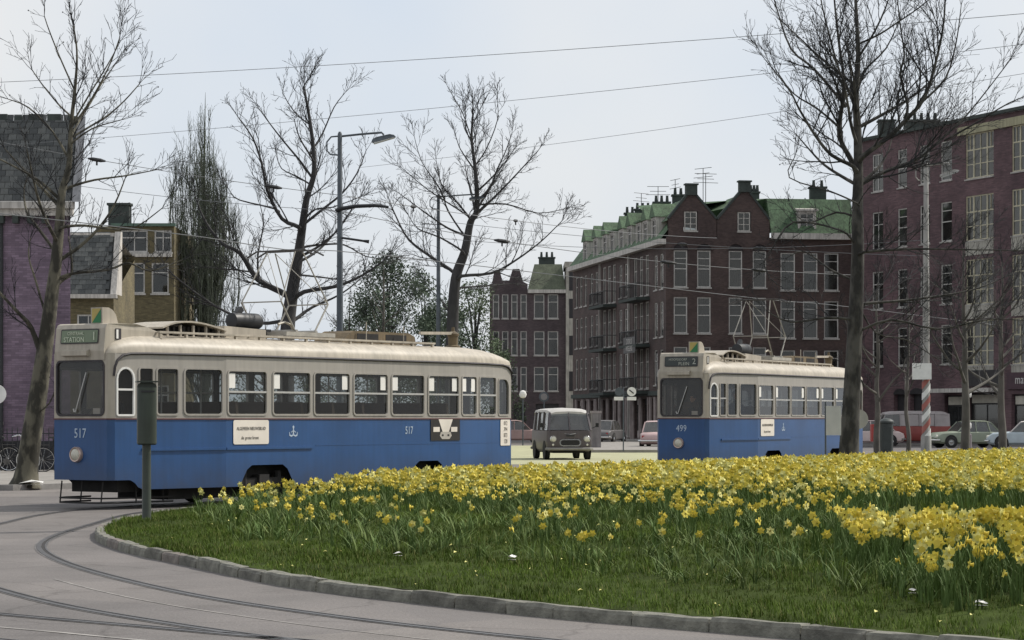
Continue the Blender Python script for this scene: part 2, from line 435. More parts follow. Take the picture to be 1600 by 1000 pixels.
def strip(path, w, name, mat):
    b = MB(); l, r_ = offset(path, w / 2), offset(path, -w / 2); n = len(path)
    b.add([(p.x, p.y, .004) for p in l] + [(p.x, p.y, .004) for p in r_], [(i, i + 1, n + i + 1, n + i) for i in range(n - 1)]); return struct(b.build(name, mat))
SCUFF_M = M('pale_joint', (0.25, 0.235, 0.22), 0.8, 0.5, 2.5)
strip(offset(inner, -.62)[len(inner) - 38:], .022, 'road_joint', SCUFF_M)
strip(offset(second, -.75)[len(second) - 30:], .05, 'road_joint', SCUFF_M)
b = MB(); b.add([(-3.5, 84, .004), (4.5, 84, .004), (10.5, 122, .004), (9.2, 140, .004), (-2, 140, .004), (-4, 110, .004)], [(0, 1, 2, 3, 4, 5)])
struct(b.build('side_road', M('yellowish_asphalt', (0.34, 0.335, 0.20), 0.9, 0.2, .8, 0.2)))

# ---- island outline (outer foot of the kerb), clockwise from the front
front = [(12, 14.2), (7, 14.7), (4.5, 15.65), (3.08, 16.75), (1.91, 18.02), (1.0, 18.95), (.41, 19.6), (-.66, 21.0), (-2.14, 23.3), (-3.47, 26.4), (-4.59, 29.1), (-5.49, 32.1),
         (-5.92, 35.2), (-5.88, 38.5), (-5.5, 41.3), (-4.9, 43.4), (-4.05, 45.2)]
back = [t1(7, -1.85), t1(12.5, -1.85), t2(0, -1.85), t2(7, -1.85), t2(13, -1.85), (15.5, 80)]
right = [(21, 72), (26, 55), (27, 38), (24, 24), (18, 16.5)]
OUT = catmull(front + back + right, 0.25, closed=True)
OUTA = np.array([(p.x, p.y) for p in OUT])
def dist_in(x, y):
    x = np.atleast_1d(np.asarray(x, float)); y = np.atleast_1d(np.asarray(y, float)); res = np.empty(len(x))
    for k in range(0, len(x), 4000):
        dx = x[k:k + 4000, None] - OUTA[None, :, 0]; dy = y[k:k + 4000, None] - OUTA[None, :, 1]
        res[k:k + 4000] = np.sqrt((dx * dx + dy * dy).min(1))
    return res
def inside(x, y):
    x = np.asarray(x, float); y = np.asarray(y, float); c = np.zeros(len(x), bool); n = len(OUTA); j = n - 1
    for i in range(n):
        xi, yi = OUTA[i]; xj, yj = OUTA[j]
        if yi != yj:
            c ^= ((yi > y) != (yj > y)) & (x < (xj - xi) * (y - yi) / (yj - yi) + xi)
        j = i
    return c
def island_z(x, y):
    d = np.maximum(dist_in(x, y) - 0.15, 0)
    x = np.atleast_1d(np.asarray(x, float)); y = np.atleast_1d(np.asarray(y, float))
    return 0.100 + 0.43 * (1 - np.exp(-d / 5.0)) + 0.012 * np.sin(x * 1.9 + y * .7) * np.minimum(d, 1) + 0.010 * np.sin(y * 2.3 - x * 1.1) * np.minimum(d, 1)

LAWN_M = M('lawn_soil', (0.040, 0.056, 0.014), 0.95, 0.45, 1.6, 0.5, bscale=60, spec=.05)
inn = offset(OUT + [OUT[0]], 0.0)[:-1]
# inner side of the kerb: test which offset sign lies inside
tst = offset(OUT, 0.13); sgn = 1 if inside([tst[40].x], [tst[40].y])[0] else -1
innA = np.array([(p.x, p.y) for p in offset(OUT, 0.13 * sgn)])
spine = np.array([(-4.3, 38), (-2, 41), (3, 45), (9, 52), (14, 60)])
def to_spine(p):
    best = None
    for a, b in zip(spine[:-1], spine[1:]):
        ab = b - a; t = max(0, min(1, float(np.dot(p - a, ab) / np.dot(ab, ab)))); q = a + ab * t; d = np.hypot(*(p - q))
        if best is None or d < best[0]: best = (d, q)
    return best[1]
SPN = np.array([to_spine(p) for p in innA])
rows = [0, .01, .03, .06, .1, .16, .24, .34, .46, .6, .75, .9, 1.0]
mb = MB(); n = len(innA)
for r_ in rows:
    P = innA * (1 - r_) + SPN * r_
    z = island_z(P[:, 0], P[:, 1])
    mb.v.extend([(float(a), float(b), float(c)) for (a, b), c in zip(P, z)])
for k in range(len(rows) - 1):
    for i in range(n):
        j = (i + 1) % n; mb.f.append((k * n + i, k * n + j, (k + 1) * n + j, (k + 1) * n + i)); mb.mi.append(0)
struct(mb.build('lawn', LAWN_M, smooth=True))

# ---- kerb: single stones laid along the outline
KERB_MS = [M('kerb_granite', (0.165, 0.16, 0.132), 0.85, 0.4, 9, 0.6, bscale=40), M('kerb_granite_dark', (0.125, 0.12, 0.10), 0.88, 0.45, 7, 0.6, bscale=40),
           M('kerb_granite_warm', (0.16, 0.138, 0.12), 0.86, 0.4, 8, 0.6, bscale=40)]
kerb = bpy.data.objects.new('kerb', None); COL.objects.link(kerb); struct(kerb)
def stone_mesh(ln, m, seed):
    rr_ = random.Random(seed); b = MB(); h = ln / 2 - 0.006; c = 0.012
    sec = [(-.002, -.05), (.006, .085), (.028, .112), (.135, .112), (.14, -.05)]           # outward face first
    def jit(): return rr_.uniform(-.007, .007)
    for x in (-h, -h + c, -h * .33, h * .33, h - c, h):
        k = 0.93 if abs(abs(x) - h) < 1e-6 else 1.0
        for y, z in sec: b.v.append((x, .074 + (y - .074) * k + jit(), z * (k if z > 0 else 1) + (jit() if z > 0 else 0)))
    q = len(sec)
    for i in range(5):
        for j in range(q - 1): b.f.append((i * q + j, (i + 1) * q + j, (i + 1) * q + j + 1, i * q + j + 1)); b.mi.append(0)
    b.f.append(tuple(range(q))); b.f.append(tuple(5 * q + j for j in range(q))); b.mi += [0, 0]
    return b.mesh('kerb_stone', m)
LENS = (.62, .72, .8, .9)
STONES = {(l, k): stone_mesh(l, KERB_MS[k], l * 100 + k) for l in LENS for k in range(3)}
acc = [0.0]
for i in range(1, len(OUT) + 1): acc.append(acc[-1] + (OUT[i % len(OUT)] - OUT[i - 1]).length)
def along(s):
    s %= acc[-1]; import bisect
    i = min(max(bisect.bisect_right(acc, s) - 1, 0), len(OUT) - 1); t = (s - acc[i]) / max(acc[i + 1] - acc[i], 1e-6)
    return OUT[i].lerp(OUT[(i + 1) % len(OUT)], t)
s_ = 0.0
while s_ < acc[-1] - .7:
    ln = R.choice(LENS); a, b = along(s_), along(s_ + ln); s_ += ln
    d = b - a; mid = (a + b) / 2
    if mid.y > 62 or mid.x > 14: continue                                                  # far side: behind the bank
    ang = math.atan2(d.y, d.x) + (0 if sgn > 0 else math.pi)
    o = obj('kerb_stone', STONES[(ln, R.choice((0, 0, 0, 1, 2)))], kerb, (mid.x, mid.y, R.uniform(-.014, .008)), ang + R.uniform(-.02, .02))
    o.scale = (d.length / ln, 1, 1)

# ---- pavement and kerb on the left, refuge in the side street, pavements by the houses
PAVE_M = M('pavement_slabs', (0.235, 0.22, 0.20), 0.9, 0.2, 2.5, 0.3)
PKERB_M = M('pavement_kerb', (0.22, 0.21, 0.20), 0.85, 0.25, 4, 0.3)
def slab(name, poly, h, mat):
    b = MB(); b.prism(poly, lambda u, v, hh: (u, v, hh), -.05, h); return struct(b.build(name, mat))
slab('pavement', [(-40, 54.2), (-11.2, 54.2), (-9.4, 57), (-8.4, 64), (-9, 110), (-40, 110)], .12, PAVE_M)
slab('kerb_strip', [(-40, 54.0), (-11.08, 54.0), (-9.2, 56.9), (-8.2, 64), (-8.9, 110), (-9.0, 110), (-8.4, 64), (-9.4, 57), (-11.2, 54.2), (-40, 54.2)], .126, PKERB_M)
slab('street_refuge', [(3.6, 112), (8.6, 112), (9.0, 118), (9.0, 150), (4.4, 150), (3.4, 118)], .13, PAVE_M)
slab('pavement_corner', [(8.2, 158.6), (24.5, 158.6), (36, 128), (60, 128), (60, 230), (-.6, 230), (2.2, 192)], .12, PAVE_M)
# ------------------------------------------------------------------ buildings
PANE_CACHE = {}
CURT_V = [M('net_curtain_pale', (0.36, 0.33, 0.32), 0.9, 0.3, 4, stretch=(7, 7, .5)), M('net_curtain_grey', (0.17, 0.16, 0.16), 0.9, 0.3, 4, stretch=(7, 7, .5))]
def win_meshes(w, h, style, sash_m):
    key = (round(w, 2), round(h, 2), style, sash_m.name)
    if key in PANE_CACHE: return PANE_CACHE[key]
    t = 0.075 if style != 'thin' else 0.05
    f = MB()
    f.bx(-w / 2, -w / 2 + t, .05, .14, 0, h); f.bx(w / 2 - t, w / 2, .05, .14, 0, h)
    f.bx(-w / 2 + t, w / 2 - t, .05, .14, 0, t); f.bx(-w / 2 + t, w / 2 - t, .05, .14, h - t, h)
    panes = []
    def cross(z, th=.06): f.bx(-w / 2 + t, w / 2 - t, .06, .13, z - th / 2, z + th / 2)
    def mull(x, z0, z1, th=.05): f.bx(x - th / 2, x + th / 2, .062, .128, z0, z1)
    if style == 'sash':
        z = h * .68; cross(z); panes = [(-w / 2 + t, w / 2 - t, t, z - .03), (-w / 2 + t, w / 2 - t, z + .03, h - t)]
    elif style == 'sash3':
        z = h * .5; z2 = h * .78; cross(z); cross(z2, .05); panes = [(-w / 2 + t, w / 2 - t, t, z - .03), (-w / 2 + t, w / 2 - t, z + .03, z2 - .025), (-w / 2 + t, w / 2 - t, z2 + .025, h - t)]
    elif style == 'cross':
        z = h * .66; cross(z); mull(0, t, z - .03); mull(0, z + .03, h - t)
        panes = [(-w / 2 + t, -.025, t, z - .03), (.025, w / 2 - t, t, z - .03), (-w / 2 + t, -.025, z + .03, h - t), (.025, w / 2 - t, z + .03, h - t)]
    elif style == 'six':
        z1, z2 = h * .36, h * .68; cross(z1, .04); cross(z2, .04)
        for a, b in ((t, z1 - .02), (z1 + .02, z2 - .02), (z2 + .02, h - t)):
            mull(0, a, b, .045); panes += [(-w / 2 + t, -.0225, a, b), (.0225, w / 2 - t, a, b)]
    elif style == 'wide':                                       # two side lights and a broad middle one, fanlights above
        z = h * .64; cross(z, .08); q = w * .24
        for x in (-q, q): mull(x, t, z - .04, .12); mull(x, z + .04, h - t, .12)
        mull(0, t, z - .04, .08)
        for a, b in ((-w / 2 + t, -q - .06), (-q + .06, -.04), (.04, q - .06), (q + .06, w / 2 - t)): panes.append((a, b, t, z - .04))
        for a, b in ((-w / 2 + t, -q - .06), (-q + .06, q - .06), (q + .06, w / 2 - t)): panes.append((a, b, z + .04, h - t))
        for x in (-q - (w / 2 - q) / 2, q + (w / 2 - q) / 2, 0): mull(x, z + .04, h - t, .05)
        f.bx(-w / 2 + t, w / 2 - t, .066, .124, h * .32 - .025, h * .32 + .025)
    else:
        panes = [(-w / 2 + t, w / 2 - t, t, h - t)]
    frame = f.mesh('window', sash_m)
    pm = []
    for (a, b, c, d) in panes:
        p = MB(); p.bx(a, b, .095, .101, c, d); pm.append(p.mesh('pane', G['glass']))
    s = MB(); s.bx(-w / 2 - .06, w / 2 + .06, -.07, .05, -.09, -.002)
    sill = s.mesh('sill', M('window_sill_stone', (0.42, 0.40, 0.37), 0.8, 0.2, 3, streak=.3))
    curt = []
    for k, cm in enumerate(CURT_V):
        c = MB(); xs_ = np.linspace(-w / 2 + .02, w / 2 - .02, 13); hh = h * (.5 if k == 0 else .97)
        vs = [(x, .24 + .02 * (-1) ** i, .03) for i, x in enumerate(xs_)] + [(x, .24 + .02 * (-1) ** i, hh) for i, x in enumerate(xs_)]
        c.add(vs, [(i, i + 1, 14 + i, 13 + i) for i in range(12)]); curt.append(c.mesh('curtain', cm))
    PANE_CACHE[key] = (frame, pm, sill, curt)
    return PANE_CACHE[key]
def window(parent, p, rz, w, h, style='sash', sash_m=None, sill=True, curtain=None, name='window'):
    """p: bottom centre on the wall plane in the parent's frame; rz turns local -y outward"""
    fr, pm, si, cu = win_meshes(w, h, style, sash_m or G['sash'])
    o = obj(name, fr, parent, p, rz)
    for m in pm: obj('pane', m, o)
    if sill: obj('sill', si, o)
    q = R.random() if curtain is None else curtain
    if q < .36: obj('curtain', cu[0], o)
    elif q < .55: obj('curtain', cu[1], o)
    return o
def wall(parent, name, A, B, z0, z1, holes, mat, reveal=.3, top=None):
    """facade from A to B (x, y) with real openings (u0, u1, z0, z1); outward is to the right of A->B"""
    A, B = Vector((A[0], A[1], 0)), Vector((B[0], B[1], 0)); d = (B - A); L = d.length; d.normalize(); nrm = Vector((d.y, -d.x, 0))
    P = lambda u, z, o=0.0: A + d * u + Vector((0, 0, z)) - nrm * o
    b = MB()
    us = sorted({0, L, *[h[0] for h in holes], *[h[1] for h in holes]}); zs = sorted({z0, z1, *[h[2] for h in holes], *[h[3] for h in holes]})
    for i in range(len(us) - 1):
        run = None
        for j in range(len(zs) - 1):
            uc, zc = (us[i] + us[i + 1]) / 2, (zs[j] + zs[j + 1]) / 2
            solid = not any(h[0] < uc < h[1] and h[2] < zc < h[3] for h in holes)
            if solid and run is None: run = zs[j]
            if (not solid or j == len(zs) - 2) and run is not None:
                e = zs[j + 1] if solid else zs[j]
                b.quad(P(us[i], run), P(us[i + 1], run), P(us[i + 1], e), P(us[i], e)); run = None
    for (a, c, e, g) in holes:
        b.quad(P(a, e), P(a, e, reveal), P(a, g, reveal), P(a, g)); b.quad(P(c, e), P(c, g), P(c, g, reveal), P(c, e, reveal))
        b.quad(P(a, e), P(c, e), P(c, e, reveal), P(a, e, reveal)); b.quad(P(a, g), P(a, g, reveal), P(c, g, reveal), P(c, g))
    o = b.build(name, mat, parent)
    return o, P, math.atan2(d.y, d.x)
def facade(parent, name, A, B, z0, z1, wins, mat, extra=(), **kw):
    """wins: (u centre, z, w, h, style[, curtain[, sash]])"""
    holes = [(w[0] - w[2] / 2, w[0] + w[2] / 2, w[1], w[1] + w[3]) for w in wins] + list(extra)
    o, P, rz = wall(parent, name, A, B, z0, z1, holes, mat, **kw)
    for w in wins:
        p = P(w[0], w[1]); window(parent, p, rz, w[2], w[3], w[4], w[6] if len(w) > 6 else None, curtain=w[5] if len(w) > 5 else None)
    return o, P, rz
def trim(parent, name, P, u0, u1, z0, z1, out, mat, inn=0.004):
    b = MB(); d = P(1, 0) - P(0, 0); n = -(P(0, 0, 1) - P(0, 0))
    v = []
    for z in (z0, z1):
        for (u, o_) in ((u0, -inn), (u1, -inn), (u1, -out), (u0, -out)): v.append(P(u, z, o_ if o_ != -inn else -inn))
    b.add(v, [(0, 1, 2, 3), (4, 7, 6, 5), (0, 4, 5, 1), (1, 5, 6, 2), (2, 6, 7, 3), (3, 7, 4, 0)])
    return b.build(name, mat, parent)
def plain(parent, name, pts, mat):
    b = MB(); b.add(pts, [tuple(range(len(pts)))]); return b.build(name, mat, parent)

STONE_M = M('pale_stone', (0.40, 0.38, 0.33), 0.8, 0.2, 2, streak=.35)
CORN_M = M('painted_cornice', (0.52, 0.49, 0.45), 0.7, 0.15, 2, streak=.35)
DARKW_M = M('dark_shopfront', (0.022, 0.02, 0.022), 0.5, 0.3, 3)
GREENROOF_M = M('green_roof_slate', (0.080, 0.138, 0.072), 0.8, 0.45, 1.3, 0.4, bscale=9, streak=.45)
DKBRICK_M = brick_mat('brown_brick', (0.082, 0.056, 0.051), (0.075, 0.06, 0.057))
PURBRICK_M = brick_mat('plum_brick', (0.125, 0.076, 0.084), (0.10, 0.072, 0.078))
FARBRICK_M = brick_mat('grey_plum_brick', (0.085, 0.065, 0.07), (0.08, 0.07, 0.07))
VIOBRICK_M = brick_mat('violet_brick', (0.205, 0.155, 0.208), (0.15, 0.118, 0.155))
OLIVE_M = brick_mat('olive_brick', (0.125, 0.105, 0.055), (0.11, 0.1, 0.06))
IRON_M = M('black_iron', (0.02, 0.022, 0.024), 0.6, 0.2, 6)
CHIM_M = M('chimney_dark', (0.045, 0.055, 0.05), 0.9, 0.25, 3)
INT_M = M('dark_room', (0.05, 0.045, 0.04), 0.95, 0.2, 1)

def chimney(parent, x, y, z0, z1, w=.9, dpt=.6, pots=2):
    c = MB(); c.box((x, y, (z0 + z1) / 2), (w, dpt, z1 - z0)); c.box((x, y, z1 + .06), (w + .14, dpt + .14, .12))
    o = c.build('chimney', CHIM_M, parent)
    for k in range(pots):
        q = MB(); q.lathe([(.1, 0), (.12, .08), (.09, .4), (.11, .45)], 8, Matrix.Translation((x + (k - (pots - 1) / 2) * w / max(pots, 1), y, z1 + .12))); q.build('chimney_pot', CHIM_M, o)
    return o
def antenna(parent, x, y, z, h=2.2, ang=.4):
    b = MB(); b.tube([(x, y, z), (x, y, z + h)], .025, 5)
    c, s = math.cos(ang), math.sin(ang)
    for k, (dz, w) in enumerate(((0, .8), (-.35, .6), (-.6, .9))):
        b.tube([(x - c * w, y - s * w, z + h + dz), (x + c * w, y + s * w, z + h + dz)], .018, 4)
    return b.build('television_antenna', IRON_M, parent)
def dormer(parent, c, rz, w, h, dpt, roofm, kind='gable', style='cross'):
    """c: bottom front centre"""
    o = bpy.data.objects.new('dormer', None); COL.objects.link(o); o.parent = parent; o.location = c; o.rotation_euler = (0, 0, rz)
    b = MB(); t = .14
    b.bx(-w / 2, -w / 2 + t, 0, dpt, 0, h); b.bx(w / 2 - t, w / 2, 0, dpt, 0, h); b.bx(-w / 2 + t, w / 2 - t, 0, .16, h - .14, h); b.bx(-w / 2 + t, w / 2 - t, 0, .16, 0, .1)
    b.bx(-w / 2 + t, w / 2 - t, .5, .55, .1, h - .14)
    b.build('dormer_frame', CORN_M, o)
    window(o, (0, 0.01, .1), 0, w - 2 * t, h - .24, style, sill=False, curtain=.6)
    r = MB()
    if kind == 'gable':
        g = w * .62
        r.add([(-w / 2 - .12, -.12, h), (w / 2 + .12, -.12, h), (0, -.12, h + g), (-w / 2 - .12, dpt, h), (w / 2 + .12, dpt, h), (0, dpt, h + g)], [(0, 1, 2), (3, 5, 4), (0, 2, 5, 3), (1, 4, 5, 2), (0, 3, 4, 1)])
    else:
        r.add([(-w / 2 - .12, -.14, h), (w / 2 + .12, -.14, h), (w / 2 + .12, -.14, h + .12), (-w / 2 - .12, -.14, h + .12), (-w / 2, dpt, h + .1), (w / 2, dpt, h + .1), (w / 2, dpt, h + .3), (-w / 2, dpt, h + .3)],
              [(0, 1, 2, 3), (4, 7, 6, 5), (3, 2, 6, 7), (0, 4, 5, 1), (0, 3, 7, 4), (1, 5, 6, 2)])
    r.build('dormer_roof', roofm, o)
    return o

# ---- the corner block with two gables (middle of the picture)
bA = thing('apartment_block', 'dark brick corner apartment block with two pointed gables and green roof', 'building', (10.2, 161, 0))
LA = 12.9
LS = math.hypot(5.4, 31)
e1 = Vector((-5.4, 31, 0)) / LS                                   # along the side street
FW = []
for u in (.98, 2.57, 4.72, 6.36):
    FW += [(u, 10.25, .92, 2.45, 'sash3'), (u, 7.2, .92, 2.4, 'sash3'), (u, 4.0, .92, 2.3, 'sash3')]
for u in (8.3, 9.85, 11.3):
    FW += [(u, 10.1, 1.0, 2.5, 'sash3'), (u, 6.9, 1.0, 2.5, 'sash3'), (u, 3.7, 1.0, 2.4, 'sash3')]
shopF = [(.6, 3.2, .5, 3.0), (3.8, 4.9, .15, 3.0), (5.4, 7.0, .5, 3.0), (7.8, 10.2, .5, 3.0), (10.8, 12.1, .15, 3.0)]
oF, PF, rzF = facade(bA, 'front_wall', (0, 0), (LA, 2.0), 0, 13.6, FW, DKBRICK_M, shopF)
for (a, b_, c, d) in shopF:
    q = MB(); q.bx(a, b_, 0, .05, c, d); k = obj('shop_window', q.mesh('shop_window', DARKW_M), bA, PF(0, 0, .22), rzF)
    q = MB(); q.bx(a + .12, b_ - .12, -.012, .0, c + .12, d - .5); obj('pane', q.mesh('pane', G['glass']), k)
# arched heads over the top windows
for u in (.98, 2.57, 4.72, 6.36):
    q = MB(); pts = [(math.cos(a) * .5, math.sin(a) * .42) for a in np.linspace(0, math.pi, 9)]
    q.prism(pts, lambda x, z, h: (x, h, z), -.03, .02); obj('arch_panel', q.mesh('arch_panel', M('dark_arch_tiles', (.03, .024, .026), .9, .3, 4)), bA, PF(u, 12.72), rzF)
    q = MB(); pts = [(math.cos(a), math.sin(a)) for a in np.linspace(0, math.pi, 9)]
    for (x0, z0), (x1, z1) in zip(pts[:-1], pts[1:]): q.bar((x0 * .56, -.05, z0 * .48), (x1 * .56, -.05, z1 * .48), .1, .12, up=(0, 1, 0))
    obj('arch_moulding', q.mesh('arch_moulding', DKBRICK_M), bA, PF(u, 12.72), rzF)
# gables
def gable(u0, up, u1, z0, zp):
    q = MB(); pts = [(u0, z0), (u1, z0), (u1, z0 + 1.15), (up + .25, zp), (up - .25, zp), (u0, z0 + 1.15)]
    wz = 14.0; hx = .48
    hole = [(up - hx - .05, wz), (up + hx - .05, wz), (up + hx - .05, wz + 1.3), (up - hx - .05, wz + 1.3)]
    for o_ in (-.015, .3): q.sheet(pts, [hole], lambda u, z, o_=o_: PF(u, z, o_))
    for (a, b_) in zip(hole, hole[1:] + hole[:1]): q.quad(PF(a[0], a[1], -.015), PF(b_[0], b_[1], -.015), PF(b_[0], b_[1], .3), PF(a[0], a[1], .3))
    g = q.build('gable', DKBRICK_M, bA)
    for (a, b_) in ((pts[5], pts[4]), (pts[3], pts[2])):
        c = MB(); c.bar(PF(a[0], a[1] + .06, .12), PF(b_[0], b_[1] + .06, .12), .42, .14); c.build('gable_coping', CHIM_M, g)
    c = MB(); p = PF(up, zp + .3, .1); c.box(p, (.75, .5, .7), rzF); c.box(p + Vector((0, 0, .38)), (.9, .62, .1), rzF); c.build('gable_chimney', CHIM_M, g)
    window(bA, PF(up - .05, wz), rzF, .86, 1.28, 'six', CORN_M, curtain=.9)
    r = MB(); zt = zp - .1
    r.add([PF(u0, z0 + 1.1, .31), PF(up, zt, .31), PF(u1, z0 + 1.1, .31), PF(u0, z0 + 1.1, 5), PF(up, zt, 5), PF(u1, z0 + 1.1, 5)], [(0, 1, 4, 3), (1, 2, 5, 4)])
    r.build('gable_roof', GREENROOF_M, bA)
gable(.15, 1.72, 3.42, 13.6, 16.4); gable(3.46, 5.35, 7.05, 13.6, 16.65)
trim(bA, 'cornice', PF, 7.15, LA, 13.5, 13.9, .45, CORN_M)
q = MB(); q.add([PF(7.1, 13.9, -.3), PF(LA, 13.9, -.3), PF(LA, 16.3, 1.0), PF(7.1, 16.3, 1.0)], [(0, 1, 2, 3)]); q.build('mansard_roof', GREENROOF_M, bA)
q = MB(); q.add([PF(.1, 14.7, 3.2), PF(LA, 16.3, 1.0), PF(LA, 16.5, 10), PF(.1, 16.5, 10), PF(7.1, 16.3, 1.0), PF(7.1, 13.9, -.3), PF(7.1, 13.9, 3.2)], [(4, 1, 2, 3), (0, 4, 3), (4, 5, 6), (0, 4, 6)]); q.build('roof_top', GREENROOF_M, bA)
dormer(bA, PF(9.6, 14.05, -.12), rzF, 1.25, 1.35, 1.2, CORN_M, 'flat')
# street side wall: three houses with bays of balconies
SW = []
def srow(us, w, hs=(10.2, 7.0, 3.8), hh=2.35, style='sash'):
    for u in us:
        for z in hs: SW.append((LS - u, z, w, hh, style, R.choice((.1, .1, .5, .9)), CORN_M))
srow((1.3, 3.0, 12.2, 14.0, 22.4, 24.2, 26.5, 28.2, 30.0), .95)
srow((5.6, 7.4, 9.2, 16.2, 17.9, 19.6), 1.1, (10.0, 6.8, 3.6), 2.75, 'cross')
shopS = [(LS - u - w, LS - u, .2, 2.9) for u, w in ((.8, 1.8), (3.1, 1.0), (5.0, 2.0), (7.6, 1.9), (10.4, 1.0), (12.0, 1.7), (14.3, 1.2), (16.0, 1.8), (18.4, 1.6), (21.0, 1.1), (22.8, 1.8), (25.4, 1.4), (27.6, 2.0))]
A_ = (e1.x * LS, e1.y * LS); oS, PS, rzS = facade(bA, 'street_wall', A_, (0, 0), 0, 13.2, SW, DKBRICK_M, shopS)
PILA_M = M('pinkish_pilaster', (.36, .30, .285), .8, .25, 2, streak=.4)
for k, (a, b_, c, d) in enumerate(shopS):
    q = MB(); q.bx(a, b_, 0, .05, c, d); m = DARKW_M if k % 3 else M('pale_shutter', (.42, .37, .35), .7, .2, 3, streak=.3)
    s = obj('shop_front', q.mesh('shop_front', m), bA, PS(0, 0, .2), rzS)
    q = MB(); q.bx(a + .1, b_ - .1, -.02, 0, c + .5, d - .4); obj('pane', q.mesh('pane', G['glass']), s)
    for uu in (a - .12, b_ + .12): trim(bA, 'shop_pilaster', PS, uu - .1, uu + .1, 0.1, 3.0, .14, PILA_M)
trim(bA, 'string_course', PS, 0, LS, 3.1, 3.4, .16, CHIM_M)
trim(bA, 'street_cornice', PS, 0, LS, 13.1, 13.45, .5, CORN_M)
trim(bA, 'drain_pipe', PS, LS - 11.1, LS - 10.98, .2, 13.1, .14, CORN_M); trim(bA, 'drain_pipe', PS, LS - 20.9, LS - 20.78, .2, 13.1, .14, CORN_M)
for z in (9.85, 6.65, 3.45):
    for (u0, u1) in ((4.7, 10.1), (15.3, 20.5)):
        s = trim(bA, 'balcony', PS, LS - u1, LS - u0, z - .22, z - .02, 1.0, CHIM_M)
        q = MB()
        nb = 22
        for i in range(nb + 1):
            u = LS - u1 + (u1 - u0) * i / nb; q.bar(PS(u, z, -.95), PS(u, z + .9, -.95), .03)
        q.bar(PS(LS - u1, z + .92, -.95), PS(LS - u0, z + .92, -.95), .05); q.bar(PS(LS - u1, z + .92, -.95), PS(LS - u1, z + .92, 0), .05); q.bar(PS(LS - u0, z + .92, -.95), PS(LS - u0, z + .92, 0), .05)
        q.build('railing', IRON_M, s)
# roof along the street with dormers
q = MB(); q.add([PS(0, 13.45, -.35), PS(LS, 13.45, -.35), PS(LS - .1, 15.6, 1.3), PS(0, 15.6, 1.3), PS(LS - 3, 16.3, 5.0), PS(0, 16.3, 5.0)], [(0, 1, 2, 3), (3, 2, 4, 5)]); q.build('street_roof', GREENROOF_M, bA)
for u, kd in ((3.0, 'gable'), (5.6, 'gable'), (7.6, 'flat'), (10.5, 'gable'), (13.2, 'gable'), (16.3, 'flat'), (18.8, 'gable'), (22.2, 'gable'), (26.0, 'gable')):
    dormer(bA, PS(LS - u, 13.6, -.15), rzS, 1.5, 1.5, 1.6, GREENROOF_M, kd)
for u in (8.9, 14.7, 20.8, 24.3): chimney(bA, *PS(LS - u, 0, 3.2).xy, 15.5, 17.1, 1.2, .7, 3)
chimney(bA, *PF(11.5, 0, 4).xy, 16.2, 17.3, 1.1, .7, 2); chimney(bA, *PF(6.9, 0, 4).xy, 16.2, 16.9, .9, .6, 4)
for u in (4.2, 12.2, 17.5, 23.0): antenna(bA, *PS(LS - u, 0, 3.6).xy, 16, 2.6, R.uniform(0, 3))
antenna(bA, *PF(3.4, 0, 3).xy, 15.5, 2.6, .3)
endA = Vector(A_ + (0,)) ; bk = [PF(LA, 0), PF(LA, 0, 14), Vector((A_[0] + 12, A_[1] + 2, 0)), Vector((A_[0], A_[1], 0))]
q = MB()
for a, b_ in zip(bk[:-1], bk[1:]): q.quad(a, b_, b_ + Vector((0, 0, 13.6)), a + Vector((0, 0, 13.6)))
q.add([Vector((p.x, p.y, 13.2)) for p in [PF(0, 0, .1), PF(LA, 0, .1), bk[1], bk[2], bk[3]]], [(0, 1, 2, 3, 4)])
for z in (3.3, 6.5, 9.7):
    q.add([Vector((p.x, p.y, z)) for p in [PF(.3, 0, .4), PF(LA - .2, 0, .4), bk[1], bk[2], PS(.5, 0, .4)]], [(0, 1, 2, 3, 4)])
q.build('back_wall', DKBRICK_M, bA)
# shop sign on the side street
s = trim(bA, 'shop_sign', PS, LS - 8.6, LS - 4.9, 6.05, 7.15, .99, DARKW_M, inn=.93)
SIGN_M = M('sign_lettering', (.55, .53, .5), .6, .05, 4)
for t_, z in (('DORUS', 6.83), ('WIELENS', 6.35)):
    p = PS(LS - 6.75, z, -1.0); dS = PS(1, 0) - PS(0, 0); text_obj('sign_lettering', t_, .52, SIGN_M, s, p, (dS.x, dS.y))

# ---- block closing the side street (grey plum brick) with a pale stone corner
d_ = 211; sB = F_PX / d_
bB = thing('tenement', 'grey plum brick tenement closing the far end of the side street', 'building', ((765 - 800) / sB, d_, 0))
LB = (884 - 765) / sB
BW = []
for k, u in enumerate((.55, 1.35, 2.15, 2.95, 4.3, 5.5)):
    for z in (10.2, 7.0, 3.9): BW.append((u, z, .55 if u < 3.5 else .9, 2.1, 'sash'))
oB, PB, rzB = facade(bB, 'front_wall', (0, 0), (LB, 0), 0, 12.6, BW, FARBRICK_M, [(.3, 1.6, .1, 2.7), (2.1, 3.1, .1, 2.7), (4.0, 6.0, .3, 2.8)])
for a, b_ in ((.3, 1.6), (2.1, 3.1), (4.0, 6.0)):
    q = MB(); q.bx(a, b_, .2, .26, .1, 2.8); q.build('shop_front', DARKW_M, bB)
q = MB(); q.prism([(0, 12.6), (3.3, 12.6), (3.3, 13.2), (2.9, 13.4), (2.6, 14.5), (2.0, 14.5), (1.7, 13.5), (1.1, 13.5), (.9, 14.3), (.4, 14.3), (.2, 13.2), (0, 13.2)], lambda u, z, h: (u, h, z), -.02, .5); q.build('stepped_gable', FARBRICK_M, bB)
